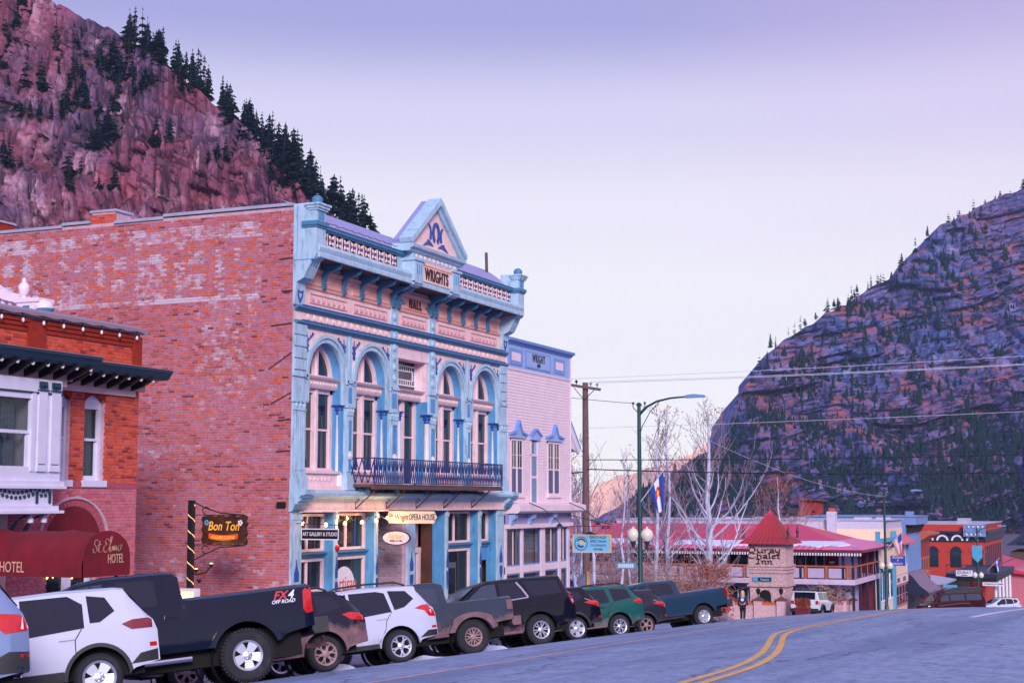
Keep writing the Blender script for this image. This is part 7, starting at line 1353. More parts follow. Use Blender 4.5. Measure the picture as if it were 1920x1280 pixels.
# ---- low block walls with piers, caps and lanterns
M['planterleaf'] = mat('rust_planting', L(168, 86, 52), .9, .35, 8); M['tilecap'] = mat('dark_tile_cap', L(112, 62, 60), .7, .2, 6)
blk = [MB().box(-.19, .19, -.02, .02, -.07, .07).mesh('block', M['palebrick']), MB().box(-.02, .02, -.19, .19, -.07, .07).mesh('block', M['palebrick'])]
def low_wall(name, p, q, z0, z1, h, label, piers):
    e = empty(name, ((p[0] + q[0]) / 2, (p[1] + q[1]) / 2, min(z0, z1)), 0, label, 'wall', 'low block walls of the motel'); P_, Q_ = Vector(p), Vector(q); L_ = (Q_ - P_).length; d = (Q_ - P_) / L_; along_x = abs(d.x) > abs(d.y); nrm = Vector((d.y, -d.x)) if along_x else Vector((abs(d.y), -d.x))
    if along_x and nrm.y > 0: nrm = -nrm
    def pt(s_, o, z): v = P_ + d * s_ + nrm * o; return (v.x, v.y, z)
    zb = lambda s_: z0 + (z1 - z0) * s_ / L_
    T('core', 'mortar', lambda b: b.add([pt(0, -.14, zb(0) - .3), pt(L_, -.14, zb(L_) - .3), pt(L_, .12, zb(L_) - .3), pt(0, .12, zb(0) - .3), pt(0, -.14, zb(0) + h), pt(L_, -.14, zb(L_) + h), pt(L_, .12, zb(L_) + h), pt(0, .12, zb(0) + h)], [(0, 1, 2, 3), (4, 5, 6, 7), (0, 1, 5, 4), (1, 2, 6, 5), (2, 3, 7, 6), (3, 0, 4, 7)]), e)
    n_ = int(L_ / .4)
    for j in range(int(h / .155)):
        for i in range(n_):
            s_ = (i + .5 + (j % 2) * .5) * .4
            if s_ > L_ - .2: continue
            v = pt(s_, .125, zb(s_) + .08 + j * .155); o = pput('block', blk[0], e, v, (0, 0, math.atan2(d.y, d.x)))
    T('planting', 'planterleaf', lambda b: [b.add([pt(s_, o_, zb(s_) + h), pt(s_ + .12, o_ + .05, zb(s_) + h + q_), pt(s_ + .22, o_ - .03, zb(s_) + h)], [(0, 1, 2)]) for k in range(int(L_ * 16)) for s_, o_, q_ in ((rr.uniform(0, L_ - .2), rr.uniform(-.14, .12), rr.uniform(.08, .3)),)], e)['kind'] = 'stuff'
    T('plank', 'cedar', lambda b: b.bar(pt(0, .13, zb(0) + h - .04), pt(L_, .13, zb(L_) + h - .04), .06, .16), e)
    for s_ in piers:
        v = pt(s_, .06, 0); z = zb(s_); pr = T('pier', 'palebrick', lambda b: b.box(v[0] - .24, v[0] + .24, v[1] - .24, v[1] + .24, z - .3, z + h + .16), e)
        T('pier_cap', 'tilecap', lambda b: b.lathe([(.46, z + h + .16), (.46, z + h + .2), (.02, z + h + .40)], (v[0], v[1], 0), 4, a0=R(45), a1=R(405)), pr)
        T('lantern', 'dark', lambda b: (b.lathe([(.03, z + h + .36), (.03, z + h + .52), (.10, z + h + .55), (.14, z + h + .78), (.16, z + h + .8), (.03, z + h + .92), (0, z + h + .95)], (v[0], v[1], 0), 6),), pr)
rr = random.Random(31)
low_wall('low_wall', (-26.6, 91.6), (-21.0, 92.0), -7.5, -7.4, 1.12, 'low pale block wall with planting in front of the sign tower', (.3, 2.3, 4.0, 5.4))
low_wall('low_wall', (-20.7, 101.8), (-20.7, 113.0), -8.0, -8.7, 1.15, 'low pale block wall with lanterns right of the white jeep', (.2, 3.6, 7.0, 10.8))
# ---- white jeep seen from behind, planter and red paper box
JEEP = dict(W=1.88, wb=2.46, ro=.75, fo=.6, wr=.42, arch=.52, tw=.27, ah=.95, rim=(.22, 5, 'wide', 'alloymud'), tr=.03, low=sg(-.75, .62, 3.0, .62), prof=sg(-.75, .7, -.745, 1.70, -.70, 1.82, .6, 1.86, 1.5, 1.84, 1.9, 1.3, 2.9, 1.22, 3.05, 1.0), belt=sg(-.8, 1.18, 3.0, 1.1), glass=[('side_window', sg(-.6, 1.26, -.6, 1.72, .5, 1.72, .5, 1.26), 'cglass'), ('side_window', sg(.6, 1.26, .6, 1.72, 1.4, 1.7, 1.6, 1.26), 'cglass')], flare=(.1, 'trim', .1), side=[('tail_light', sg(-.745, .95, -.745, 1.15, -.66, 1.15, -.66, .95), 'red')], bumper=(-.95, -.72, .5, .72, 'trim'))
jr, jy = vehicle('parked_jeep', 'white off road jeep seen from behind in the motel driveway', 'car', JEEP, P_jeep, (-21.05, 95.2), 183, lambda x, y: interp(ZS, y) + .28, group='vehicles further down the street')
for y in (-.78, .78): put('tail_light', MB().box(-.78, -.74, y - .09, y + .09, .98, 1.2).mesh('tail_light', M['red']), jr)
put('rear_window', MB().box(-.77, -.74, -.66, .66, 1.28, 1.72).mesh('rear_window', M['cglass']), jr); put('spare_wheel', wheel_meshes(.38, .24, .2, 5, 'wide', 'trim')[0], jr, (-.88, 0, 1.0), (0, 0, R(90))); put('hard_top', MB().box(-.76, 1.5, -.82, .82, 1.80, 1.86).mesh('hard_top', M['trim']), jr)
pb = empty('planter_box', (-19.6, 90.6, gz(90.6)), 0, 'brown wooden planter box full of orange dried stems', 'planter'); z = gz(90.6) - .05
T('box', 'reddoor', lambda b: (b.box(-20.0, -19.2, 90.3, 90.9, z + .15, z + .9), b.box(-20.04, -19.16, 90.26, 90.94, z + .82, z + .92), b.box(-19.95, -19.8, 90.35, 90.85, z, z + .15), b.box(-19.4, -19.25, 90.35, 90.85, z, z + .15)), pb)
T('stems', 'leaf', lambda b: [b.add([(x, y, z + .9), (x + dx + .05, y + dy, z + .9 + h), (x + dx - .03, y + dy + .05, z + .85 + h), (x + .06, y, z + .9)], [(0, 1, 2), (0, 2, 3)]) for k in range(160) for x, y, dx, dy, h in ((rr.uniform(-19.95, -19.25), rr.uniform(90.35, 90.85), rr.uniform(-.25, .25), rr.uniform(-.2, .2), rr.uniform(.15, .62)),)], pb)['kind'] = 'stuff'
nbx = empty('newspaper_box', (-24.4, 90.6, gz(90.6)), 0, 'rounded red newspaper box left of the walking person', 'newspaper box'); z = gz(90.6)
T('cabinet', 'redroof', lambda b: (b.prism([(-24.65, z + .5), (-24.15, z + .5), (-24.15, z + 1.2)] + [(-24.4 + .25 * math.cos(R(20 * k)), z + 1.2 + .25 * math.sin(R(20 * k))) for k in range(1, 9)] + [(-24.65, z + 1.2)], 90.4, 90.85, 'xz'), b.box(-24.45, -24.35, 90.55, 90.65, z, z + .5)), nbx); T('window', 'black', lambda b: b.box(-24.58, -24.22, 90.38, 90.41, z + .85, z + 1.25), nbx)
# ================================================================ buildings behind and beyond the motel
WB = empty('white_block_building', (-28, 130, gz(128)), 0, 'long white washed block building with chimney behind the motel roof', 'building')
T('wall', 'bluebrick', lambda b: (b.box(-44, -20.5, 127, 136, -10, -1.72),), WB); T('band', 'cream', lambda b: b.box(-44, -20.45, 126.93, 136.05, -3.3, -2.4), WB); T('roof', 'copemetal', lambda b: b.box(-44, -20.3, 126.9, 136.2, -1.72, -1.62), WB)
for x, w_ in ((-34, .9), (-31.5, 1.5), (-28.4, 1.2), (-23, 1.4), (-21.2, 1.2)): T('merlon', 'bluebrick', lambda b: b.box(x, x + w_, 126.9, 127.4, -1.62, -1.42), WB)
T('chimney', 'bluebrick', lambda b: (b.box(-25.2, -24.45, 126.5, 127.2, -3.2, -.95),), WB); T('chimney_pot', 'cedar', lambda b: b.box(-25.05, -24.6, 126.6, 127.1, -.95, -.66), WB)
SHD = empty('roof_shed', (-31.6, 151, -2.2), 0, 'rust red shed standing on a roof behind the motel', 'shed'); T('wall', 'rust', lambda b: b.box(-32.6, -30.6, 150, 152, -2.6, -.05), SHD); T('roof', 'reddoor', lambda b: b.prism([(-33.0, .02), (-30.2, -.12), (-30.2, -.02), (-33.0, .16)], 149.6, 152.4, 'xz'), SHD); T('door', 'reddoor', lambda b: b.box(-31.4, -31.36, 149.96, 150, -2.4, -.2), SHD); T('lamp', 'dark', lambda b: b.box(-31.2, -31.0, 149.85, 150, -1.2, -1.05), SHD); T('fence', 'wood', lambda b: (b.box(-39, -32.7, 150.5, 150.6, -1.7, -1.55), b.box(-30.5, -22.5, 150.5, 150.6, -1.5, -1.4), [b.box(-30 + 1.6 * k, -29.9 + 1.6 * k, 150.5, 150.6, -3, -1.4) for k in range(5)]), SHD); T('base', 'bluebrick', lambda b: b.box(-40, -22, 149, 156, -12, -2.6), SHD)
def shop(name, label, y0, y1, ztop, m, parts_, depth=9, x=-20.4):
    e = empty(name, (x, (y0 + y1) / 2, gz((y0 + y1) / 2)), 0, label, 'shop'); g = gz(y1) - 1
    T('wall', m, lambda b: b.box(x - depth, x, y0 + .02, y1 - .02, g, ztop), e); parts_(e, g); return e
XF = -20.4
def s1(e, g):
    T('fascia', 'cream', lambda b: b.box(XF, XF + .15, 121.6, 130.3, -5.2, -3.4), e); T('cornice', 'tealshop', lambda b: (b.box(XF, XF + .45, 121.6, 130.3, -3.4, -3.1), b.box(XF, XF + .3, 121.6, 122.2, -3.1, -2.5), b.box(XF, XF + .3, 129.6, 130.3, -3.1, -2.6)), e)
    T('grille', 'dark', lambda b: [b.box(XF + .45, XF + .48, 122 + .35 * k, 122.2 + .35 * k, -3.9, -3.4) for k in range(20)], e)['kind'] = 'stuff'
    for y in (121.7, 125.2, 129.7): T('pilaster', 'tealshop', lambda b: b.box(XF, XF + .25, y, y + .5, g, -5.2), e)
    for y in (122.4, 124, 126, 128): f_ = T('shop_window', 'whitep', lambda b: b.box(XF, XF + .08, y, y + 1.4, -8.2, -5.5), e); T('pane', 'shopglass', lambda b: b.box(XF + .08, XF + .1, y + .12, y + 1.28, -8.0, -5.7), f_)
shop('corner_shop', 'cream and teal shop behind the far street lamp', 121.6, 130.3, -3.3, 'cream', s1)
def s2(e, g):
    T('awning_hood', 'rose', lambda b: b.prism([(XF, -3.0), (XF + 1.0, -3.6), (XF + 1.0, -3.75), (XF, -3.5)], 130.5, 137.4, 'xz'), e); T('fascia', 'cream', lambda b: b.box(XF, XF + .12, 130.4, 137.5, -6.4, -5.6), e); T('fascia', 'pinkw', lambda b: b.box(XF, XF + .16, 130.4, 137.5, -7.15, -6.45), e)
    T('arch_window', 'rose', lambda b: b.box(XF, XF + .1, 132.6, 136, -5.4, -3.8), e)
    for k in range(4): f_ = T('shop_window', 'rose', lambda b: b.box(XF, XF + .1, 130.8 + 1.65 * k, 132.3 + 1.65 * k, -9.1, -7.2), e); T('pane', 'shopglass', lambda b: (b.box(XF + .1, XF + .12, 130.95 + 1.65 * k, 132.15 + 1.65 * k, -8.9, -8.15), b.box(XF + .1, XF + .12, 130.95 + 1.65 * k, 132.15 + 1.65 * k, -8.05, -7.35)), f_)
    T('letter_marks', 'dark', lambda b: [b.box(XF + .16, XF + .18, y, y + w_, -7.0, -6.62) for y, w_ in ((131.2, .3), (131.7, .35), (132.3, .35), (134.4, .3), (135, .35), (135.6, .35))], e)['kind'] = 'stuff'
shop('ranch_shop', 'pale pink shop with rose window frames under the ranch sign', 130.4, 137.5, -3.2, 'cream', s2)
def s3(e, g):
    T('cornice', 'slate', lambda b: (b.box(XF, XF + .9, 137.6, 145.6, -2.2, -1.5), b.box(XF, XF + .7, 137.6, 138.3, -1.5, -1.0), b.box(XF - 9, XF + 1.0, 137.5, 145.8, -1.5, -1.42)), e)
    for k in range(6): T('cornice_bracket', 'dark', lambda b: b.prism([(XF, -3.0), (XF + .3, -2.9), (XF + .7, -2.2), (XF, -2.2)], 138.2 + 1.3 * k, 138.7 + 1.3 * k, 'xz'), e)
    for k in range(6): T('column', 'slate', lambda b: b.box(XF, XF + .2, 137.8 + 1.45 * k, 138.3 + 1.45 * k, -6.4, -3.2), e)
    for k in range(5): f_ = T('window', 'navy', lambda b: b.box(XF, XF + .05, 138.4 + 1.45 * k, 139.1 + 1.45 * k, -6.0, -3.5), e); T('pane', 'shopglass', lambda b: b.box(XF + .05, XF + .07, 138.5 + 1.45 * k, 139.0 + 1.45 * k, -5.9, -3.6), f_)
    aw_ = T('awning', 'shingle', lambda b: (b.prism([(XF, -6.35), (XF + .5, -6.7), (XF + 1.1, -7.5), (XF + 1.9, -8.1), (XF + 1.9, -8.25), (XF, -8.0)], 137.6, 145.6, 'xz'),), e); T('awning_end', 'navy', lambda b: b.prism([(XF, -6.4), (XF + .5, -6.75), (XF + 1.1, -7.55), (XF + 1.9, -8.15), (XF + 1.9, -8.4), (XF, -8.4)], 137.52, 137.6, 'xz'), aw_)
    T('front', 'navy', lambda b: b.box(XF, XF + .05, 137.7, 145.5, g, -8.0), e)
shop('metal_front_building', 'slate blue two storey metal front with shingled awning', 137.6, 145.6, -1.5, 'slate', s3)
def s4(e, g):
    T('parapet_hood', 'cedar', lambda b: b.prism([(XF, -3.0), (XF + 1.0, -3.1), (XF + 1.0, -3.3), (XF, -3.9)], 145.8, 153, 'xz'), e)
    for k in range(4): f_ = T('window', 'cedar', lambda b: b.box(XF, XF + .08, 146.6 + 1.6 * k, 147.3 + 1.6 * k, -8.0, -5.4), e); T('pane', 'shopglass', lambda b: b.box(XF + .08, XF + .1, 146.7 + 1.6 * k, 147.2 + 1.6 * k, -7.9, -5.6), f_)
    T('balcony_rail', 'reddoor', lambda b: (b.box(XF, XF + 1.2, 145.8, 153, -8.6, -8.5), b.box(XF + 1.1, XF + 1.2, 145.8, 153, -8.3, -8.2)), e)
    for k in range(3): T('door', 'reddoor', lambda b: b.box(XF, XF + .06, 147 + 2 * k, 148 + 2 * k, g, -8.8), e)
shop('brick_shop', 'narrow orange brick shop between the metal front and the arched brick building', 145.7, 153, -3.0, 'brick2m' if False else 'rust', s4)
def s5(e, g):
    T('roof', 'copemetal', lambda b: b.prism([(XF - 6, -7.2), (XF + 1.2, -8.2), (XF + 1.2, -8.35), (XF - 6, -7.5)], 153.3, 164, 'xz'), e)
    for k in range(8): f_ = T('shop_window', 'whitep', lambda b: b.box(XF, XF + .08, 153.6 + 1.3 * k, 154.5 + 1.3 * k, -11.3, -9.0), e); T('pane', 'shopglass', lambda b: b.box(XF + .08, XF + .1, 153.7 + 1.3 * k, 154.4 + 1.3 * k, -11.2, -9.1), f_)
    for k, (y, m_) in enumerate(((154, 'tealshop'), (158.5, 'slate'))): T('hanging_sign', m_, lambda b: b.box(XF + .3, XF + 2.4, y, y + .1, -9.1 - .5 * k, -8.3 - .5 * k), e)
shop('low_shop', 'low white fronted shop with sloping roof and hanging signs', 153.2, 164, -8.3, 'wood', s5)
# brick building with arched windows
BB = empty('arched_brick_building', (-23, 196, gz(192)), 0, 'two storey red brick building with tall arched windows and painted cornice', 'building')
M['farbrick'] = mat('far_red_brick', L(186, 62, 56), .85, .14, 4, bump=.3); T('wall', 'farbrick', lambda b: b.box(-34, -18.95, 190, 214, -15, -2.95), BB)
T('cornice', 'navy', lambda b: (b.box(-34, -18.4, 189.5, 214.5, -4.1, -3.75), b.box(-34, -18.7, 189.8, 214, -5.0, -4.1)), BB)
for k in range(8): T('cornice_arch', 'whitep', lambda b: b.band([(-33 + 1.75 * k + .5 + .5 * math.cos(R(20 * j)), -4.9 + .5 * math.sin(R(20 * j))) for j in range(10)], [(-33 + 1.75 * k + .5 + .72 * math.cos(R(20 * j)), -4.9 + .72 * math.sin(R(20 * j))) for j in range(10)], 189.72, 189.8, 'xz'), BB)
T('roof', 'copemetal', lambda b: (b.box(-34, -18.8, 190, 214, -2.95, -2.85), b.box(-22, -20.6, 190.5, 193, -2.85, -2.2)), BB)
for x in (-22.9, -20.35, -25.6): f_ = T('window', 'navy', lambda b: b.prism([(x, -8.1), (x + 1.3, -8.1), (x + 1.3, -6.3)] + [(x + .65 + .65 * math.cos(R(20 * j)), -6.3 + .65 * math.sin(R(20 * j))) for j in range(1, 9)] + [(x, -6.3)], 189.93, 190.0, 'xz'), BB); T('pane', 'shopglass', lambda b: (b.box(x + .12, x + 1.18, 189.9, 189.93, -7.2, -6.3), b.box(x + .12, x + 1.18, 189.9, 189.93, -8.0, -7.3)), f_); T('arch_brick', 'farbrick', lambda b: b.band([(x + .65 + .72 * math.cos(R(20 * j)), -6.3 + .72 * math.sin(R(20 * j))) for j in range(10)], [(x + .65 + 1.0 * math.cos(R(20 * j)), -6.3 + 1.0 * math.sin(R(20 * j))) for j in range(10)], 189.88, 189.99, 'xz'), f_)
for k in range(9): T('window', 'navy', lambda b: b.box(-18.96, -18.88, 191.5 + 2.4 * k, 192.6 + 2.4 * k, -8.2, -5.6), BB)
# porch with signs in front of it
PO = empty('porch', (-17.5, 166, gz(166)), 0, 'dark balcony porch over the pavement carrying white signs', 'porch')
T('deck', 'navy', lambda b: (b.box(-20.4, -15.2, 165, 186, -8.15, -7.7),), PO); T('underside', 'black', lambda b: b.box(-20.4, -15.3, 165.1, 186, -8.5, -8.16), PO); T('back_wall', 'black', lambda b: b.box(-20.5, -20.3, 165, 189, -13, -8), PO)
T('railing', 'dark', lambda b: (b.box(-20.4, -15.2, 165, 165.06, -6.85, -6.78), b.box(-15.26, -15.2, 165, 186, -6.85, -6.78), [b.box(-20.3 + 1.0 * k, -20.26 + 1.0 * k, 165, 165.05, -7.7, -6.8) for k in range(6)], b.box(-15.9, -15.2, 165.02, 165.05, -7.6, -6.85)), PO)
for k in range(5): T('column', 'whitep', lambda b: b.lathe([(.2, -8.4), (.16, -8.5), (.18, -12.4), (.24, -12.8)], (-15.5, 166 + 4.2 * k, 0), 10), PO)
for x, y, w_, h, txt, sz, bgm, fgm in ((-18.5, 164.9, 1.72, .62, 'OURAY', .44, 'whitep', 'navy'), (-15.6, 164.9, 2.15, .36, 'CITIZENS STATE BANK', .2, 'whitep', 'navy')):
    zc = -7.65 if txt == 'OURAY' else -8.72; s_ = tag(T('hanging_sign', bgm, lambda b: b.box(x - w_ / 2, x + w_ / 2, y - .06, y, zc - h / 2, zc + h / 2), None), 'white sign board reading %s on the dark porch' % ('Ouray' if txt == 'OURAY' else 'Citizens State Bank'), 'sign'); pput('lettering', text_mesh(txt, sz, M[fgm], 0, .95, .004, .01), s_, (x, y - .065, zc + (.06 if txt == 'OURAY' else 0)), FACE_S)
    if txt == 'OURAY': T('print_line', fgm, lambda b: b.box(x - .3, x + .3, y - .07, y - .06, zc - .24, zc - .15), s_)
# hotel sign board on top of the brick building, far lodge with conical roof
SB = tag(T('roof_sign', 'slate', lambda b: (b.box(-21.2, -18.6, 189.2, 189.4, -4.4, -3.0), b.box(-21.0, -18.8, 189.1, 189.2, -3.9, -3.55)), None), 'slate blue hotel sign board on the corner of the arched brick building', 'sign'); T('sign_marks', 'whitep', lambda b: [b.box(-20.9 + .27 * k, -20.72 + .27 * k, 189.05, 189.1, -3.35 if k % 2 else -4.25, -3.1 if k % 2 else -3.98) for k in range(8)], SB)['kind'] = 'stuff'
LG = empty('far_lodge', (-14, 262, gz(262)), 0, 'dark lodge with conical slate roof at the far end of the street', 'building')
M['slateroof'] = mat('dark_slate_roof', L(32, 44, 84), .6, .15, 2); T('wall', 'wood', lambda b: b.box(-22, -5, 262, 280, -20, -8.5), LG); T('roof', 'slateroof', lambda b: (b.prism([(-22.5, -7.4), (-5, -7.4), (-9, -4.6), (-18.5, -4.6)], 260, 281, 'xz'),), LG); T('turret_roof', 'slateroof', lambda b: b.lathe([(4.4, -9.2), (3.6, -8.2), (1.6, -5.8), (.05, -2.4)], (-13.6, 261, 0), 10), LG); T('turret', 'rose', lambda b: b.lathe([(3.4, -17), (3.4, -9.1)], (-13.6, 261, 0), 10), LG); T('dormer', 'slateroof', lambda b: b.prism([(-20.5, -7.0), (-17, -7.0), (-18.7, -5.0)], 259.6, 262, 'xz'), LG)
PS = empty('pink_shop', (-15, 226, gz(226)), 0, 'pink and red shops beyond the porch at the right edge', 'shop'); T('wall', 'rose', lambda b: (b.box(-24, -16.0, 222, 250, -18, -9.6), b.box(-20, -13.4, 240, 258, -18, -11.0)), PS); T('roof', 'redroof', lambda b: b.prism([(-24, -8.2), (-15.6, -10.2), (-15.6, -10.4), (-24, -9.6)], 221, 250, 'xz'), PS); T('awning', 'navy', lambda b: b.prism([(-16, -11.5), (-13.8, -12.8), (-13.8, -13), (-16, -12.6)], 222, 238, 'xz'), PS); T('front', 'reddoor', lambda b: b.box(-16, -15.95, 222, 238, -18, -12.8), PS)
for k, (y, z) in enumerate(((224, -13.4), (229, -13.2))): T('lamp', 'bulb', lambda b: b.lathe([(.02, -.1), (.12, 0), (.02, .1)], (-15.6, y, z), 8), PS)
# van and white hatchback on the far side of the brow
VAN = dict(W=2.0, wb=3.5, ro=1.25, fo=.8, wr=.36, arch=.44, rim=(.2, 5, 'wide', 'alloymud'), tr=.04, low=sg(-1.25, .45, 4.3, .42), prof=sg(-1.25, .6, -1.24, 1.6, -1.12, 2.3, -.9, 2.42, 1.6, 2.42, 2.4, 2.2, 2.9, 1.9, 3.5, 1.3, 4.1, 1.05, 4.3, .7), belt=sg(-1.3, 1.25, 3.3, 1.2, 4.3, .9), glass=[('side_window', sg(-.9, 1.35, -.85, 1.85, .5, 1.85, .5, 1.35), 'cglass2'), ('side_window', sg(.7, 1.35, .7, 1.85, 2.0, 1.85, 2.0, 1.35), 'cglass2'), ('side_window', sg(2.15, 1.32, 2.15, 1.84, 2.6, 1.8, 3.1, 1.3), 'cglass2')], screens=[('windscreen', 2.95, 3.45)], stripes=[('body_stripe', sg(-1.1, 1.0, 1.0, 1.12, 3.2, .95), .12, 'brown', .006)], side=[('roof_band', sg(-1.05, 1.95, -.95, 2.36, 1.6, 2.38, 2.3, 2.18, 2.5, 1.95), 'trim')], mirror=(3.0, 1.4), gaps=[sg(2.07, 1.9, 2.07, .5)])
vfn = lambda x, y: road_z(x, y)
vehicle('conversion_van', 'dark maroon high roof van parked beyond the brow of the street', 'van', VAN, P_van, (-14.1, 131.0), 52, vfn, 'vehicles further down the street')
vehicle('parked_hatchback', 'white hatchback parked behind the maroon van', 'car', FORES, P_white, (-13.4, 163), 48, vfn, 'vehicles further down the street')
# ================================================================ signs, poles, wires, lamps
FACE = FACE_S
def hang_sign(name, label, x0, x1, z0, z1, y, m, th=.06, poly=None, parent=None):
    b = MB()
    if poly: b.prism(poly, y - th, y, 'xz')
    else: b.box(x0, x1, y - th, y, z0, z1)
    e = empty(name, ((x0 + x1) / 2, y, z0), 0, label, 'sign'); o = part(b, 'board', M[m] if isinstance(m, str) else m, e); return e, o
def words_(txt, size, m, par, x, y, z, shear=0, width=1.0, bold=.002, spacing=1.0): return pput('lettering', text_mesh(txt, size, M[m], shear, width, bold, .004, spacing=spacing), par, (x, y, z), FACE_S)
def lamp_light(name, loc, w_, col=(1, .58, .22), r=.05):
    l_ = bpy.data.lights.new(name, 'POINT'); l_.energy = w_; l_.color = col; l_.shadow_soft_size = r; o = bpy.data.objects.new(name, l_); COL.objects.link(o); o.location = loc; return o
# art gallery board
e, o = hang_sign('hanging_sign', 'black board reading Art Gallery and Studio above the blue door', -22.28, -21.05, -1.12, -.80, 37.05, 'black'); T('border', 'whitep', lambda b: b.band([(-22.25, -1.09), (-21.08, -1.09), (-21.08, -.83), (-22.25, -.83)], [(-22.28, -1.12), (-21.05, -1.12), (-21.05, -.80), (-22.28, -.80)], 36.98, 36.995, 'xz', closed=True), e)
words_('ART GALLERY & STUDIO', .155, 'whitep', o, -21.665, 36.985, -.96, 0, .66, .001); T('hook', 'dark', lambda b: (b.bar((-22.45, 37.02, -.66), (-21.0, 37.02, -.70), .02), b.bar((-22.1, 37.02, -.68), (-22.1, 37.02, -.8), .02), b.bar((-21.2, 37.02, -.7), (-21.2, 37.02, -.8), .02)), e)
# opera house board
zc = -.54; pol = [(-22.34, -.73), (-20.76, -.73), (-20.70, -.60), (-20.66, -.54), (-20.70, -.48), (-20.76, -.35), (-22.34, -.35), (-22.40, -.48), (-22.44, -.54), (-22.40, -.60)]
e, o = hang_sign('hanging_sign', 'cream board reading The Wright Opera House over the entrance', -22.44, -20.66, -.73, -.35, 42.5, 'cream', .06, pol); words_('The', .13, 'iron', o, -22.26, 42.435, -.47, .25, .8); words_('Wright', .27, 'iron', o, -21.90, 42.435, -.54, .2, .62); words_('OPERA HOUSE', .27, 'navy', o, -21.17, 42.435, -.54, 0, .52, .003); T('bracket_bar', 'dark', lambda b: b.bar((FX, 42.47, -.33), (-20.7, 42.47, -.33), .03), e)
# oval bakery sign
ov = [(-21.93 + .47 * math.cos(R(12 * k)), -1.18 + .205 * math.sin(R(12 * k))) for k in range(30)]
e, o = hang_sign('hanging_sign', 'oval lavender sign reading Artisan on a scrolled iron bracket', -22.4, -21.46, -1.385, -.975, 42.2, 'pinkw', .05, ov); T('rim', 'navy', lambda b: b.band(ov, [(-21.93 + .495 * math.cos(R(12 * k)), -1.18 + .228 * math.sin(R(12 * k))) for k in range(30)], 42.14, 42.21, 'xz', closed=True), e); words_('Artisan', .24, 'ochre', o, -21.93, 42.145, -1.13, 0, .78, .003); words_('Bakery & Cafe', .075, 'navy', o, -21.93, 42.145, -1.27, 0, 1.0); T('scroll_bracket', 'dark', lambda b: (b.tube([(-22.5 + .62 * math.cos(R(100 + 9 * k)) + .35, 42.18, -1.18 + .40 * math.sin(R(100 + 9 * k))) for k in range(18)], .014, 5), b.tube([(-22.5, 42.18, -.93), (-21.93, 42.18, -.95)], .014, 5)), e)
# bon ton sign on its post in the yard
bt = empty('restaurant_sign', (-23.9, 34, -4.5), 0, 'carved wooden Bon Ton sign hanging from a black post by the brick wall', 'sign'); M['carved'] = mat('dark_carved_wood', L(74, 36, 22), .55, .5, 5, bump=.6, dirt=L(24, 14, 14)[:3], dirt_scale=4, dirt_amt=.9); M['gilt'] = mat('gilt_letters', L(250, 186, 86), .5, .1); M['banner'] = mat('orange_banner', L(214, 84, 28), .5, .15, 5)
T('post', 'dark', lambda b: b.box(-23.98, -23.84, 33.93, 34.07, -4.6, .0), bt)
wv = [(-23.52 + 1.36 * t / 14, -1.17 + .02 * math.sin(t * 2.1)) for t in range(15)] + [(-22.15 + .03 * math.sin(t * 2.4), -1.15 + .70 * t / 8) for t in range(9)] + [(-22.16 - 1.36 * t / 14, -.42 + .02 * math.sin(t * 1.7)) for t in range(15)] + [(-23.53 - .03 * math.sin(t * 2.0), -.44 - .70 * t / 8) for t in range(9)]
bd = T('board', 'carved', lambda b: b.prism(wv, 33.95, 34.05, 'xz'), bt); words_('Bon Ton', .34, 'gilt', bd, -22.84, 33.94, -.70, .22, .82, .004)
T('banner', 'banner', lambda b: b.band([(-23.3 + .92 * t / 12, -1.02 - .05 * math.sin(math.pi * t / 12)) for t in range(13)], [(-23.3 + .92 * t / 12, -.88 - .05 * math.sin(math.pi * t / 12)) for t in range(13)], 33.93, 33.95, 'xz'), bd); words_('ITALIAN CUISINE', .115, 'gilt', bd, -22.84, 33.925, -.995, 0, .85)
for x in (-23.38, -22.32): T('flower_carving', 'whitep' if x > -23 else 'tealshop', lambda b: [b.lathe([(0, 0), (.035, .005), (0, .02)], (x + .05 * math.cos(R(72 * k)), 33.94, -.60 + .05 * math.sin(R(72 * k))), 6, 'y') for k in range(5)], bd)
T('bracket', 'dark', lambda b: (b.tube([(-23.86, 34, -.04), (-23.5, 34, -.20), (-23.0, 34, -.34), (-22.2, 34, -.40)], .018, 5), b.tube([(-23.86, 34, -1.63), (-23.4, 34, -1.42), (-23.0, 34, -1.26), (-22.2, 34, -1.19)], .018, 5), b.tube([(-23.9, 34, -.40), (-22.2, 34, -.40)], .012, 5), b.tube([(-23.9, 34, -1.19), (-22.2, 34, -1.19)], .012, 5), [b.tube([(-23.45 + .11 * math.cos(R(30 * k)), 34, zq + .10 * math.sin(R(30 * k))) for k in range(10)], .016, 5) for zq in (-.28, -1.32)]), bt)
T('rope_light', 'bulb2', lambda b: b.tube([(-23.91 + .09 * math.cos(k * .5), 34 + .09 * math.sin(k * .5), -.12 - 2.2 * k / 66) for k in range(67)], .010, 4), bt) if 'bulb2' in M else None
M['rope'] = mat('rope_light', (1, .55, .22), .5, 0, emit=1.2); T('rope_light', 'rope', lambda b: b.tube([(-23.91 + .09 * math.cos(k * .5), 34 + .09 * math.sin(k * .5), -.12 - 2.2 * k / 66) for k in range(67)], .010, 4), bt)
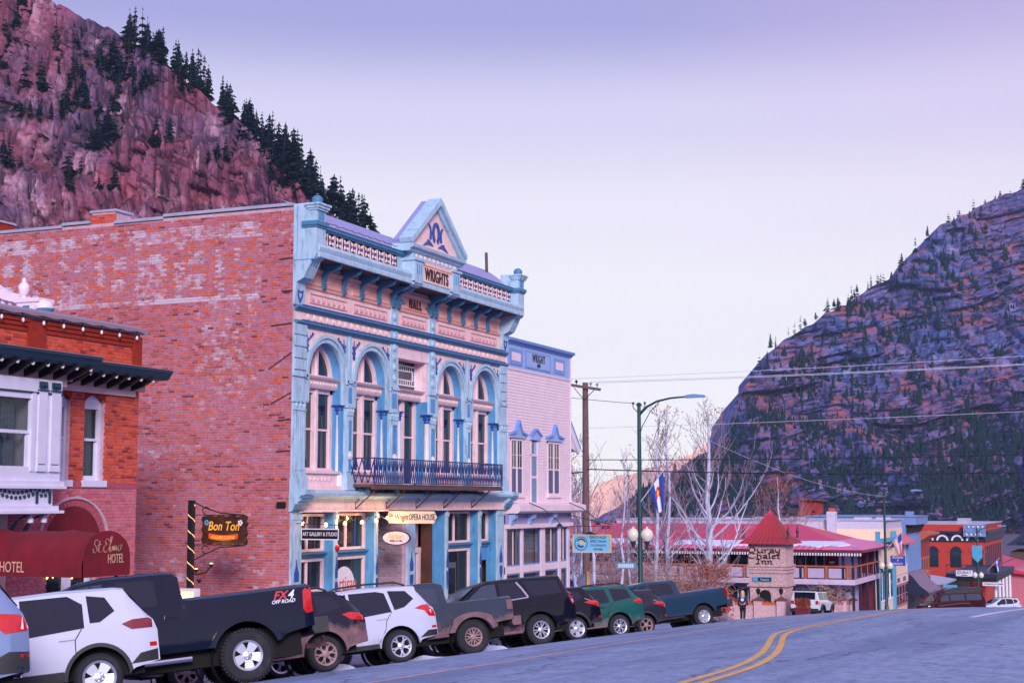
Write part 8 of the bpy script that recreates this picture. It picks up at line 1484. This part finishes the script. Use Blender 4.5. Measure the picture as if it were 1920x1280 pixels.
fl = T('flood_lamp', 'dark', lambda b: (b.tube([(-23.85, 34, -1.95), (-23.6, 33.9, -1.98), (-23.3, 33.85, -1.92), (-23.15, 33.8, -1.78)], .02, 5), [b.lathe([(.03, 0), (.07, .10)], (x, 33.82, zq), 8) for x, zq in ((-23.6, -1.93), (-23.12, -1.78), (-23.5, -2.2))]), bt); T('flood_bulb', 'bulb', lambda b: [b.lathe([(.0, .05), (.055, .10), (0, .12)], (x, 33.82, zq), 8) for x, zq in ((-23.6, -1.93), (-23.12, -1.78))], fl); lamp_light('flood_lamp_light', (-22.95, 33.62, -1.32), 9)
mb = empty('menu_case', (-23.73, 33.8, -4.5), 0, 'lit white menu case at the foot of the black sign post', 'display case'); M['warmglow'] = mat('lit_paper', (1.0, .72, .42), .6, 0, emit=.9); cs = T('case', 'whitep', lambda b: b.band([(-23.97, -2.90), (-23.50, -2.90), (-23.50, -2.40), (-23.97, -2.40)], [(-24.03, -2.96), (-23.44, -2.96), (-23.44, -2.34), (-24.03, -2.34)], 33.6, 33.8, 'xz', closed=True), mb); T('menu', 'warmglow', lambda b: b.box(-23.97, -23.5, 33.7, 33.72, -2.9, -2.4), cs); T('stand', 'dark', lambda b: b.box(-23.8, -23.68, 33.65, 33.75, -4.6, -2.96), mb)
# lit festoon bulbs over the storefront
fb2 = empty('festoon_lights', (FX + .3, 40, -.5), 0, 'warm lit bulbs strung under the balcony of the opera house', 'string lights'); bl = [(38.28, -.71), (40.45, -.66), (41.35, -.62), (42.12, -.55), (39.4, -.68)]
T('cable', 'dark', lambda b: b.tube([(FX + .28, 37.4 + 5 * k / 20, -.5 - .10 * math.sin(k * 1.1) ** 2) for k in range(21)], .008, 4), fb2)
for y, z in bl: o = T('socket', 'dark', lambda b: b.lathe([(.02, z + .14), (.02, z + .05)], (FX + .28, y, 0), 6), fb2); T('bulb', 'bulb', lambda b: b.lathe([(.02, z + .05), (.055, z), (.045, z - .05), (0, z - .07)], (FX + .28, y, 0), 10), o, 50); lamp_light('bulb_light', (FX + .36, y - .06, z - .02), 13)
ab = tag(T('alarm_bell', 'red', lambda b: b.lathe([(.10, 0), (.12, .04), (.06, .09), (0, .1)], (FX + .05, 39.31, -1.42), 12, 'x'), None, 50), 'small red alarm bell on the blue storefront post', 'alarm bell')
# winery sign and bracket
e, o = hang_sign('hanging_sign', 'pale blue board reading Sauvage Spectrum Colorado Wines at the corner', -22.18, -20.54, -2.14, -1.43, 58.6, 'pblue2', .08); M['skyboard'] = mat('sky_blue_board', L(120, 186, 232), .5, .05, 3); o.data.materials[0] = M['skyboard']
T('frame', 'ochre', lambda b: b.band([(-22.16, -2.12), (-20.56, -2.12), (-20.56, -1.45), (-22.16, -1.45)], [(-22.2, -2.16), (-20.52, -2.16), (-20.52, -1.41), (-22.2, -1.41)], 58.5, 58.6, 'xz', closed=True), e); T('pediment', 'navy', lambda b: b.prism([(-21.8, -1.41), (-21.1, -1.41), (-21.45, -1.29)], 58.54, 58.6, 'xz'), e)
for i, t_ in enumerate(('SAUVAGE', 'SPECTRUM', 'COLORADO', 'WINES')): words_(t_, (.15, .145, .125, .135)[i], 'navy', o, -21.08, 58.51, -1.53 - .162 * i, 0, (1.02, .95, .9, .92)[i], 0, 1.08)
for r0, r1, a0, a1, m_ in ((.26, .285, 0, 360, 'navy'), (.16, .21, 20, 150, 'navy'), (.10, .18, 200, 320, 'blue3'), (.07, .15, -40, 60, 'ochre'), (.0, .06, 0, 360, 'ochre')): T('emblem', m_, lambda b: b.band([(-21.83 + r0 * math.cos(R(a0 + (a1 - a0) * k / 20)), -1.78 + r0 * math.sin(R(a0 + (a1 - a0) * k / 20))) for k in range(21)], [(-21.83 + r1 * math.cos(R(a0 + (a1 - a0) * k / 20)), -1.78 + r1 * math.sin(R(a0 + (a1 - a0) * k / 20))) for k in range(21)], 58.505, 58.52, 'xz'), o)
T('bracket', 'dark', lambda b: (b.bar((-22.5, 58.56, -.60), (-22.5, 58.56, -1.08), .03), b.bar((-22.5, 58.56, -.60), (-20.5, 58.56, -1.0), .03), b.bar((-22.5, 58.56, -1.08), (-20.5, 58.56, -1.06), .025), [b.bar((x, 58.56, -1.07), (x, 58.56, -1.43), .015) for x in (-22.0, -20.75)], [b.lathe([(.03, -.98), (.09, -1.12)], (x, 58.5, -.06), 8) for x in (-20.85, -20.62)]), e)
for y in (53.3, 57.6): tag(T('gooseneck_lamp', 'dark', lambda b: (b.tube([(FX + .5, y, -.1), (FX + 1.1, y, -.34), (FX + 1.7, y, -.78), (FX + 1.75, y, -.9)], .02, 5), b.lathe([(.05, -.88), (.14, -1.0)], (FX + 1.75, y, 0), 10)), None), 'black arm lamp on the pink shopfront cornice, %s' % ('near the opera house' if y < 55 else 'near the winery sign'), 'lamp')
# utility pole
up = empty('utility_pole', (-24, 65, -6.2), 0, 'tall weathered wooden utility pole with cross arm beside the pink house', 'utility pole')
T('pole', 'polewood', lambda b: b.tube([(-24, 65, -6.4), (-24, 65, 0), (-24, 65, 5.42)], [.19, .16, .13], 12), up, 50); T('cross_arm', 'polewood', lambda b: (b.bar((-24.78, 64.84, 5.34), (-23.2, 64.84, 5.06), .11, .13),), up); T('brace', 'iron', lambda b: (b.bar((-24.5, 64.82, 5.2), (-24.0, 64.84, 4.6), .03), b.bar((-23.5, 64.82, 5.05), (-24, 64.84, 4.6), .03)), up)
for k, x in enumerate((-24.7, -24.38, -23.68, -23.36)): T('insulator', 'slate' if k > 1 else 'dark', lambda b: b.lathe([(.02, 0), (.02, .06), (.07, .07), (.05, .11), (.08, .13), (.04, .18), (0, .2)], (x, 64.84, 5.40 - .17 * (x + 24.7)), 8), up, 50)
M['wire'] = mat('pale_aluminium_wire', L(190, 190, 215), .5, 0); M['wired'] = mat('black_cable', L(24, 24, 40), .6, 0)
def wire(label, pts, r, m, sag=0):
    n_ = 24; P0, P1 = Vector(pts[0]), Vector(pts[-1]); pp = [P0.lerp(P1, k / n_) - Vector((0, 0, sag * 4 * (k / n_) * (1 - k / n_))) for k in range(n_ + 1)]
    return tag(part(MB().tube(pp, r, 5), 'power_line', M[m], None), label, 'power line', 'wires from the utility pole')
wire('pale wire from the left end of the cross arm, topmost across the sky', [(-24.7, 64.84, 5.6), (14, 66, 6.75)], .011, 'wire', .22); wire('pale wire from the cross arm just under the topmost one', [(-23.68, 64.84, 5.43), (14, 65, 6.15)], .012, 'wire', .2); wire('pale wire from the right end of the cross arm, third from top', [(-23.36, 64.84, 5.38), (14, 64.2, 6.1)], .012, 'wire', .22); wire('single thin pale wire halfway down the utility pole', [(-24, 65, 3.3), (14, 65, 4.25)], .010, 'wire', .15)
wire('upper of two black cables low on the utility pole', [(-24, 64.9, 1.85), (14, 65, 2.35)], .020, 'wired', .25); wire('lower thick black cable low on the utility pole', [(-24, 64.9, 1.42), (14, 65, 1.85)], .027, 'wired', .5); wire('black cable running left from the utility pole past the pink house', [(-24, 65, 1.3), (-44, 66, .2)], .03, 'wired', .2); wire('thin wire sloping down from the near street lamp to the far one', [(-19.75, 60, 4.0), (-19.0, 118, .3)], .012, 'wire', .8); wire('thin wire running left from the top of the near street lamp', [(-19.9, 60, 4.05), (-30, 66, 5.6)], .012, 'wired', .1)
# street lamps
def lamp(x, y, zb, label, zt):
    e = empty('street_lamp', (x, y, zb), 0, label, 'street lamp', 'green street lamps')
    T('post', 'greenpaint', lambda b: b.lathe([(.22, zb - .1), (.22, zb + .5), (.17, zb + .6), (.15, zb + .9), (.105, zb + 1.1), (.10, zb + 4.6), (.075, zt)], (x, y, 0), 14), e, 40)
    T('mast_arm', 'greenpaint', lambda b: (b.tube([(x, y, zt - .45), (x + .35, y, zt - .1), (x + .8, y, zt + .12), (x + 1.4, y, zt + .24), (x + 2.1, y, zt + .28)], [.055, .05, .045, .04, .035], 8), b.tube([(x + .02, y, zt - 1.3), (x + .15, y, zt - .9), (x + .5, y, zt - .3), (x + .9, y, zt + .1)], .018, 5)), e, 50)
    T('luminaire', 'slate', lambda b: (b.prism([(x + 2.05, zt + .22), (x + 2.9, zt + .24), (x + 2.85, zt + .33), (x + 2.4, zt + .38), (x + 2.05, zt + .34)], y - .12, y + .12, 'xz'),), e)
    T('finial', 'greenpaint', lambda b: (b.lathe([(.1, zt - .05), (.13, zt), (.06, zt + .08), (0, zt + .1)], (x, y, 0), 10), [b.tube([(x + s * .03, y, zt - .35), (x + s * .26, y, zt - .12), (x + s * .26, y, zt + .05)], .02, 5) for s in (-1, 1)], [b.lathe([(.04, zt + .0), (.05, zt + .1), (0, zt + .12)], (x + s * .26, y, 0), 6) for s in (-1, 1)]), e)
    for s in (-1, 1):
        zg = zb + 4.0; a_ = T('globe_arm', 'greenpaint', lambda b: (b.tube([(x + s * .08, y, zg - .75), (x + s * .22, y, zg - .6), (x + s * .30, y, zg - .35)], .03, 6), b.lathe([(.03, zg - .55), (.09, zg - .4), (.14, zg - .25)], (x + s * .30, y, 0), 10)), e)
        T('globe', 'globe', lambda b: b.lathe([(.14, zg - .25), (.24, zg - .12), (.27, zg + .02), (.22, zg + .17), (.12, zg + .25), (.05, zg + .28), (.05, zg + .33), (0, zg + .36)], (x + s * .30, y, 0), 14), a_, 50)
    return e
l1 = lamp(-19.75, 60, -5.45, 'green street lamp with two globes nearest the pink house', 4.0); T('street_name_sign', 'tealshop', lambda b: b.box(-20.75, -19.95, 59.9, 59.94, -2.85, -2.6), l1); T('name_marks', 'whitep', lambda b: [b.box(-20.68 + .085 * k, -20.62 + .085 * k, 59.89, 59.9, -2.8, -2.65) for k in range(8)], l1)['kind'] = 'stuff'
l2 = lamp(-19.05, 118, -9.0, 'green street lamp with globes in front of the cream and teal shop', .45); l3 = lamp(-16.6, 160, -11.6, 'green street lamp before the arched brick building', -2.9)
bn = tag(T('street_banner', 'tealshop', lambda b: b.prism([(-17.1, -4.6), (-16.1, -4.6), (-16.1, -5.8), (-16.6, -6.3), (-17.1, -5.8)], 159.8, 159.85, 'xz'), None), 'blue green street banner on the lamp before the brick building', 'banner')
# flags
M['flagblue'] = mat('flag_blue', L(30, 70, 170), .8, .08, 6); M['flagred'] = mat('flag_red', L(206, 44, 56), .8, .05, 6); M['flaggold'] = mat('flag_gold', L(250, 190, 50), .8, 0); M['flagwhite'] = mat('flag_white', L(226, 222, 236), .8, .05, 6)
def flag(label, x, y, z, L_, H_, mats, colour, staff_from):
    """flag hanging limp from a slanted staff: u along the staff, v down the fall"""
    e = empty('flag', (x, y, z - H_), 0, label, 'flag', 'flags on the street'); sx, sz = L_ * .62, L_ * .78
    T('staff', 'whitep', lambda b: b.tube([staff_from, (x + sx * 1.05, y, z + sz * 1.05)], .018, 5), e)
    def fn(u, v): fold = .10 * math.sin(u * 7 + v * 2) * v; return (x + sx * u + .35 * v * (1 - u) * L_ + fold * .4, y - .1 * math.sin(u * 9) * v - .05, z + sz * u - H_ * v * (.62 + .38 * u) - .04)
    b = MB(); nu, nv = 24, 20; b.grid(fn, nu, nv); b.m = [colour((i + .5) / nu, (j + .5) / nv) for j in range(nv) for i in range(nu)]; part(b.mesh('cloth', [M[k] for k in mats], 60, fix=False), 'cloth', None, e); return e
def colo(u, v):
    d_ = math.hypot((u - .5) * 1.5, (v - .40) * 1.5)
    if d_ < .14: return 3
    if d_ < .30 and not (v > .5 and abs(u - .5) < .08): return 2
    return 1 if 1 / 3 < u < 2 / 3 else 0
flag('drooping blue and white flag with red C on the near street lamp', -19.28, 59.9, .45, 1.0, 1.6, ['flagblue', 'flagwhite', 'flagred', 'flaggold'], colo, (-19.72, 59.95, -.1))
flag('drooping stars and stripes flag on the far street lamp', -18.4, 117.9, -3.2, 1.0, 1.5, ['flagblue', 'flagwhite', 'flagred'], lambda u, v: 0 if u > .5 and v < .42 else (2 if int(u * 13) % 2 else 1), (-19.05, 118, -3.9)); flag('small dark blue flag with gold disc at the brick building', -15.4, 164.6, -6.6, .8, 1.3, ['flagblue', 'flagwhite', 'flagred', 'flaggold'], colo, (-16.2, 164.9, -7.4))
e, o = hang_sign('hanging_sign', 'bright blue board reading Rockin P Ranch beside the far lamp', -19.62, -18.45, -5.25, -4.45, 124, 'flagblue')
for i, t_ in enumerate(('ROCKIN', 'P', 'RANCH')): words_(t_, .26, 'cream', o, -19.03, 123.93, -4.6 - .25 * i, 0, .85, .002)
sp_ = empty('street_sign', (-22.8, 62, -5.7), 0, 'back of a grey road sign on a yellow post by the pink house', 'road sign'); T('plate', 'concrete', lambda b: b.lathe([(.42, 0), (.42, .02)], (-22.95, 62, -3.6), 8, 'y'), sp_); T('post', 'ochre2' if 'ochre2' in M else 'yline', lambda b: b.box(-22.84, -22.74, 61.9, 62.0, -5.8, -3.1), sp_)
# ================================================================ bare aspens, shrubs, planting
def aspen(px_, y, x, zb, h, seed, label, leaf=0.0, spread=.34, tr=.17, cat='tree', group='bare aspens before the motel', limbs=24, leafmat='leaf', low=.22):
    q = random.Random(seed); e = empty('aspen_tree', (x, y, zb), 0, label, cat, group); tb, bb, lb = MB(), MB(), MB(); tips = []
    pts = [Vector((x, y, zb - .1))]; 
    for k in range(9): pts.append(pts[-1] + Vector((q.uniform(-.16, .16), q.uniform(-.12, .12), h / 9)))
    tb.tube(pts, [max(.02, tr * (1 - k / 9.6) ** .8) for k in range(10)], 9)
    def branch(p, d, L_, r, lv):
        n_ = 5; pp = [p]; dd = d.copy()
        for k in range(n_): dd = (dd + Vector((q.uniform(-.22, .22), q.uniform(-.22, .22), .16 if lv < 2 else .08))).normalized(); pp.append(pp[-1] + dd * L_ / n_)
        (tb if r > .045 else bb).tube(pp, [max(.011, r * (1 - .75 * k / n_)) for k in range(n_ + 1)], 5 if lv < 2 else 4, cap=False); tips.append(pp[-1])
        if lv < 3:
            for k in range(q.randint(3, 4) if lv < 2 else 2):
                i = q.randint(1, n_); an = q.uniform(0, 6.28); s_ = Vector((math.cos(an), math.sin(an), q.uniform(0, .5))); branch(pp[i], (dd * 1.0 + s_ * .75).normalized(), L_ * q.uniform(.4, .62), max(.012, r * .5), lv + 1)
    for k in range(limbs):
        f = low + (1 - low) * k / limbs * .96; i = min(8, int(f * 9)); p = pts[i].lerp(pts[i + 1], f * 9 - i); an = q.uniform(0, 6.28); L_ = h * spread * (1.05 - f) ** .7 * q.uniform(.6, 1.15)
        branch(p, Vector((math.cos(an), math.sin(an), q.uniform(.5, 1.1))).normalized(), L_, max(.02, tr * .42 * (1.05 - f)), 1)
    part(tb, 'trunk', M['aspen'], e, 60, fix=False); part(bb, 'branches', M['twig'], e, 60, fix=False)['kind'] = 'stuff'
    if leaf:
        for p in tips:
            if q.random() < leaf:
                for k in range(q.randint(3, 9)):
                    c = p + Vector((q.gauss(0, .28), q.gauss(0, .28), q.gauss(-.05, .22))); u = Vector((q.uniform(-1, 1), q.uniform(-1, 1), q.uniform(-1, 1))).normalized() * .055; v = u.orthogonal().normalized() * .05
                    lb.add([c - u, c + v, c + u, c - v], [(0, 1, 2, 3)])
        part(lb, 'leaves', M[leafmat], e, fix=False)['kind'] = 'stuff'
    return e
zt_ = lambda y: interp(ZS, y) + .2
aspen(1323, 87, -24.3, zt_(87), 12.6, 1, 'largest bare aspen with thick white trunk left of the sign tower', .10, .46, .26, limbs=30, low=.16)
aspen(1222, 86, -27.4, zt_(86), 12.4, 2, 'tall bare aspen just right of the near street lamp', .05, .26, .17); aspen(1240, 87.5, -27.0, zt_(87), 11.6, 3, 'slim bare aspen behind the drooping flag', .06, .24, .13); aspen(1252, 86.5, -26.5, zt_(87), 12.9, 4, 'tall bare aspen right of the drooping flag', .05, .28, .15)
aspen(1158, 82, -28.3, zt_(82), 9.8, 5, 'thin young bare aspen left of the near street lamp', .0, .2, .10); aspen(1178, 83, -28.0, zt_(83), 9.2, 6, 'thin leaning bare aspen close behind the near street lamp', .0, .2, .09); aspen(1118, 80, -29.0, zt_(80), 10.5, 7, 'bare aspen just right of the utility pole', .0, .30, .12); aspen(1080, 78, -29.3, zt_(78), 9.0, 8, 'white trunked aspen between the pink house and the utility pole', .0, .26, .13); aspen(1092, 76, -28.1, zt_(76), 8.2, 9, 'pale aspen hidden behind the utility pole', .0, .24, .12)
def shrub(x, y, zb, r_, h, seed, label, lm='leaf', dens=240, name='shrub', sm_='sand', sticks=46):
    q = random.Random(seed); e = empty(name, (x, y, zb), 0, label, 'shrub', 'shrubs before the motel'); b, lb = MB(), MB()
    for k in range(sticks):
        an = q.uniform(0, 6.28); p = Vector((x + q.uniform(-.2, .2) * r_, y + q.uniform(-.2, .2) * r_, zb)); d = Vector((math.cos(an) * q.uniform(.2, 1), math.sin(an) * q.uniform(.2, 1), 1)).normalized(); pp = [p]
        for i in range(6): d = (d + Vector((q.uniform(-.3, .3), q.uniform(-.3, .3), -.10 if i > 2 else .05))).normalized(); pp.append(pp[-1] + d * h / 5.5)
        b.tube(pp, [.024 * (1 - i / 8) for i in range(7)], 4, cap=False)
        for i in (2, 3, 4, 5): s_ = Vector((q.uniform(-1, 1), q.uniform(-1, 1), q.uniform(-.2, .7))).normalized(); b.tube([pp[i], pp[i] + s_ * h * .16, pp[i] + s_ * h * .24 + Vector((0, 0, -.08))], .011, 4, cap=False)
    for k in range(dens):
        an = q.uniform(0, 6.28); rr_ = r_ * math.sqrt(q.random()); c = Vector((x + rr_ * math.cos(an), y + rr_ * math.sin(an), zb + h * q.uniform(.15, 1.0) * (1 - .4 * rr_ / r_))); u = Vector((q.uniform(-1, 1), q.uniform(-1, 1), q.uniform(-1, 1))).normalized() * .06; v = u.orthogonal().normalized() * .05
        lb.add([c - u, c + v, c + u, c - v], [(0, 1, 2, 3)])
    part(b, 'stems', M[sm_], e, fix=False)['kind'] = 'stuff'
    if dens: part(lb, 'leaves', M[lm], e, fix=False)['kind'] = 'stuff'
    return e
shrub(-28.6, 84, zt_(84), 2.0, 4.3, 21, 'bare tangled shrub under the winery sign', 'leaf', 60, sticks=90); shrub(-26.2, 84.5, zt_(84), 1.4, 3.2, 22, 'ochre leaved shrub right of the street lamp post', 'leafy', 700); shrub(-24.0, 85, zt_(85), 1.6, 2.9, 23, 'russet shrub behind the slate blue pickup cab', 'leaf', 1300); shrub(-25.4, 88, zt_(88), 1.5, 4.4, 24, 'orange brown shrub behind the flag aspens', 'leaf', 700); shrub(-24.0, 86, zt_(87) + 2.3, 1.2, 1.4, 25, 'low branches of russet leaves by the large aspen', 'leaf', 500, sticks=30); shrub(-30.5, 90, zt_(90), 2.2, 4.0, 26, 'bare brown shrub behind the utility pole', 'leafy', 300, sticks=80); shrub(-17.15, 63.2, rz(-17.2, 63.2), .5, .55, 27, 'dry tumbleweed at the kerb behind the slate blue pickup', 'leaf', 0, 'tumbleweed', 'twig', 70); shrub(-18.6, 142, zt_(142), 1.0, 2.6, 28, 'small orange leaved potted tree before the metal front', 'banner', 420, 'potted_tree'); shrub(-20.8, 103, zt_(103), .7, 2.6, 29, 'brown shrub right of the sign tower', 'leafy', 300)
for i, (x, y, h, lm) in enumerate(((-40, 104, 11.5, 'leafy'), (-44, 108, 9.0, 'leafy'), (-29, 126, 12, 'leaf'))): aspen(0, y, x, zt_(y) - .5, h, 40 + i, ('broad ochre leaved tree left of the motel roof', 'smaller ochre tree further left behind the pole', 'orange leaved tree behind the motel roof')[i], .9, .42, .2, group='autumn trees behind the motel', leafmat=lm)
# ================================================================ kerbside snow
def snow_heap(x, y, lx, ly, h, seed, label):
    q = random.Random(seed); b = MB(); n_ = 18
    def fn(u, v): t = u * 2 * math.pi; r_ = v * (1 + .3 * N3(math.cos(t) * 1.3 + seed, math.sin(t) * 1.3, 2)); px_, py_ = x + lx * r_ * math.cos(t), y + ly * r_ * math.sin(t); return (px_, py_, rz(px_, py_) + .004 - .03 * v ** 6 + h * (1 - v * v) ** 1.2 * (1 + .5 * N3(px_ * 3, py_ * 3, seed)))
    b.grid(fn, n_, 6); return tag(part(b.mesh('snow_heap', M['snow'], 60, fix=False), 'snow_heap', None, None), label, 'snow', 'snow left at the kerb')
for i, (x, y, a, c, h, l) in enumerate(((-15.6, 27.3, .5, .35, .16, 'small snow heap under the mud caked hatchback'), (-15.4, 30.8, .8, .22, .05, 'thin snow strip behind the white wagon front wheel'), (-16.1, 32.4, .4, .3, .12, 'snow heap between the white wagon and the muddy pickup'), (-16.2, 36.6, .5, .3, .14, 'snow clod under the muddy pickup'), (-17.2, 54.6, 1.3, .3, .08, 'long snow patch under the slate blue pickup'), (-17.0, 57.6, .5, .4, .12, 'snow patch at the slate blue pickup rear wheel'), (-16.4, 24.2, .8, .4, .15, 'snow heap behind the black pickup rear wheel'))): snow_heap(x, y, a, c, h, 50 + i, l)
# ================================================================ the walking person
def person(x, y, z, head):
    e = empty('person', (x, y, z), R(head), 'person with long fair hair in a dark jacket walking away on the pavement', 'person')
    J = {'pel': (0, 0, .94, .145), 'wst': (0, .0, 1.08, .135), 'chs': (0, .0, 1.30, .155), 'nck': (0, .01, 1.47, .06), 'hd1': (0, .02, 1.56, .085), 'hd2': (0, .02, 1.66, .095), 'hd3': (0, .02, 1.73, .05),
         'lsh': (-.18, 0, 1.40, .065), 'lel': (-.25, -.05, 1.13, .048), 'lwr': (-.24, .06, .90, .034), 'lha': (-.23, .10, .80, .034), 'rsh': (.18, 0, 1.40, .065), 'rel': (.26, -.04, 1.13, .048), 'rwr': (.27, .04, .90, .034), 'rha': (.27, .07, .80, .034),
         'lhi': (-.09, 0, .88, .10), 'lkn': (-.095, .10, .49, .065), 'lan': (-.09, .02, .10, .045), 'lto': (-.09, .16, .04, .04), 'rhi': (.09, 0, .88, .10), 'rkn': (.095, .02, .48, .065), 'ran': (.09, -.16, .11, .045), 'rto': (.09, -.03, .04, .04)}
    E = [('pel', 'wst'), ('wst', 'chs'), ('chs', 'nck'), ('nck', 'hd1'), ('hd1', 'hd2'), ('hd2', 'hd3'), ('chs', 'lsh'), ('lsh', 'lel'), ('lel', 'lwr'), ('lwr', 'lha'), ('chs', 'rsh'), ('rsh', 'rel'), ('rel', 'rwr'), ('rwr', 'rha'), ('pel', 'lhi'), ('lhi', 'lkn'), ('lkn', 'lan'), ('lan', 'lto'), ('pel', 'rhi'), ('rhi', 'rkn'), ('rkn', 'ran'), ('ran', 'rto')]
    M['skin'] = mat('skin', L(206, 150, 134), .6, .05); M['denim'] = mat('black_trousers', L(22, 22, 36), .8, .1, 20); M['jacket'] = mat('navy_jacket', L(34, 44, 92), .7, .15, 20); M['hair'] = mat('fair_hair', L(206, 168, 128), .6, .25, 30)
    def skin(name, keys, m, grow, parent):
        ks = [k for k in J if k in keys]; me = bpy.data.meshes.new(name); me.from_pydata([J[k][:3] for k in ks], [(ks.index(a), ks.index(b_)) for a, b_ in E if a in keys and b_ in keys], [])
        o = bpy.data.objects.new(name, me); COL.objects.link(o); md = o.modifiers.new('s', 'SKIN'); o.modifiers.new('u', 'SUBSURF').levels = 2
        for i, k in enumerate(ks): me.skin_vertices[0].data[i].radius = (J[k][3] + grow,) * 2; me.skin_vertices[0].data[i].use_root = (k in ('pel', 'chs') and i == min(ks.index(q) for q in ks if q in ('pel', 'chs')))
        dg = bpy.context.evaluated_depsgraph_get(); m2 = bpy.data.meshes.new_from_object(o.evaluated_get(dg)); bpy.data.objects.remove(o); m2.name = name; m2.materials.clear(); m2.materials.append(m); smooth_mesh(m2, 180); return put(name, m2, parent)
    skin('body', set(J), M['skin'], 0, e); skin('jacket', {'wst', 'chs', 'pel', 'lsh', 'lel', 'lwr', 'rsh', 'rel', 'rwr', 'nck'}, M['jacket'], .016, e); skin('trousers', {'pel', 'lhi', 'lkn', 'lan', 'rhi', 'rkn', 'ran'}, M['denim'], .018, e)
    put('hair', MB().lathe([(.02, 1.77), (.085, 1.74), (.115, 1.66), (.12, 1.55), (.135, 1.42), (.11, 1.34), (.04, 1.32)], (0, -.02, 0), 12).mesh('hair', M['hair'], 60), e); put('back_patch', MB().lathe([(0, 0), (.09, .0), (.09, .01), (0, .012)], (0, -.19, 1.24), 12, 'y').mesh('back_patch', M['whitep']), e)
    for s, (fx_, fy, fz) in ((-1, (-.09, .0, .045)), (1, (.09, -.17, .06))): put('shoe', MB().box(fx_ - .045, fx_ + .045, fy - .08, fy + .2, fz - .05, fz + .03).mesh('shoe', M['dark']), e)
    return e
person(-22.1, 86, walk_z(-22.1, 86), 8)

lamp_light('shop_lamp_light', (FX - 1.0, 53.0, -1.8), 30); lamp_light('shop_lamp_light', (FX - 1.4, 40.5, -1.6), 25); lamp_light('shop_lamp_light', (FX - 1.4, 48.4, -1.4), 20)
# ================================================================ blue dusk air
hz = tag(put('haze', MB().box(-2600, 2600, -1200, 4100, -60, 420).mesh('haze', [])), kind='stuff')
hm = bpy.data.materials.new('dusk_haze'); hm.use_nodes = True; ht = hm.node_tree; ht.nodes.clear()
ho = ht.nodes.new('ShaderNodeOutputMaterial'); hv_ = ht.nodes.new('ShaderNodeVolumePrincipled'); hv_.inputs['Density'].default_value = .00007; hv_.inputs['Color'].default_value = (.52, .66, 1.0, 1); hv_.inputs['Anisotropy'].default_value = 0
ht.links.new(hv_.outputs[0], ho.inputs['Volume']); hz.data.materials.append(hm)
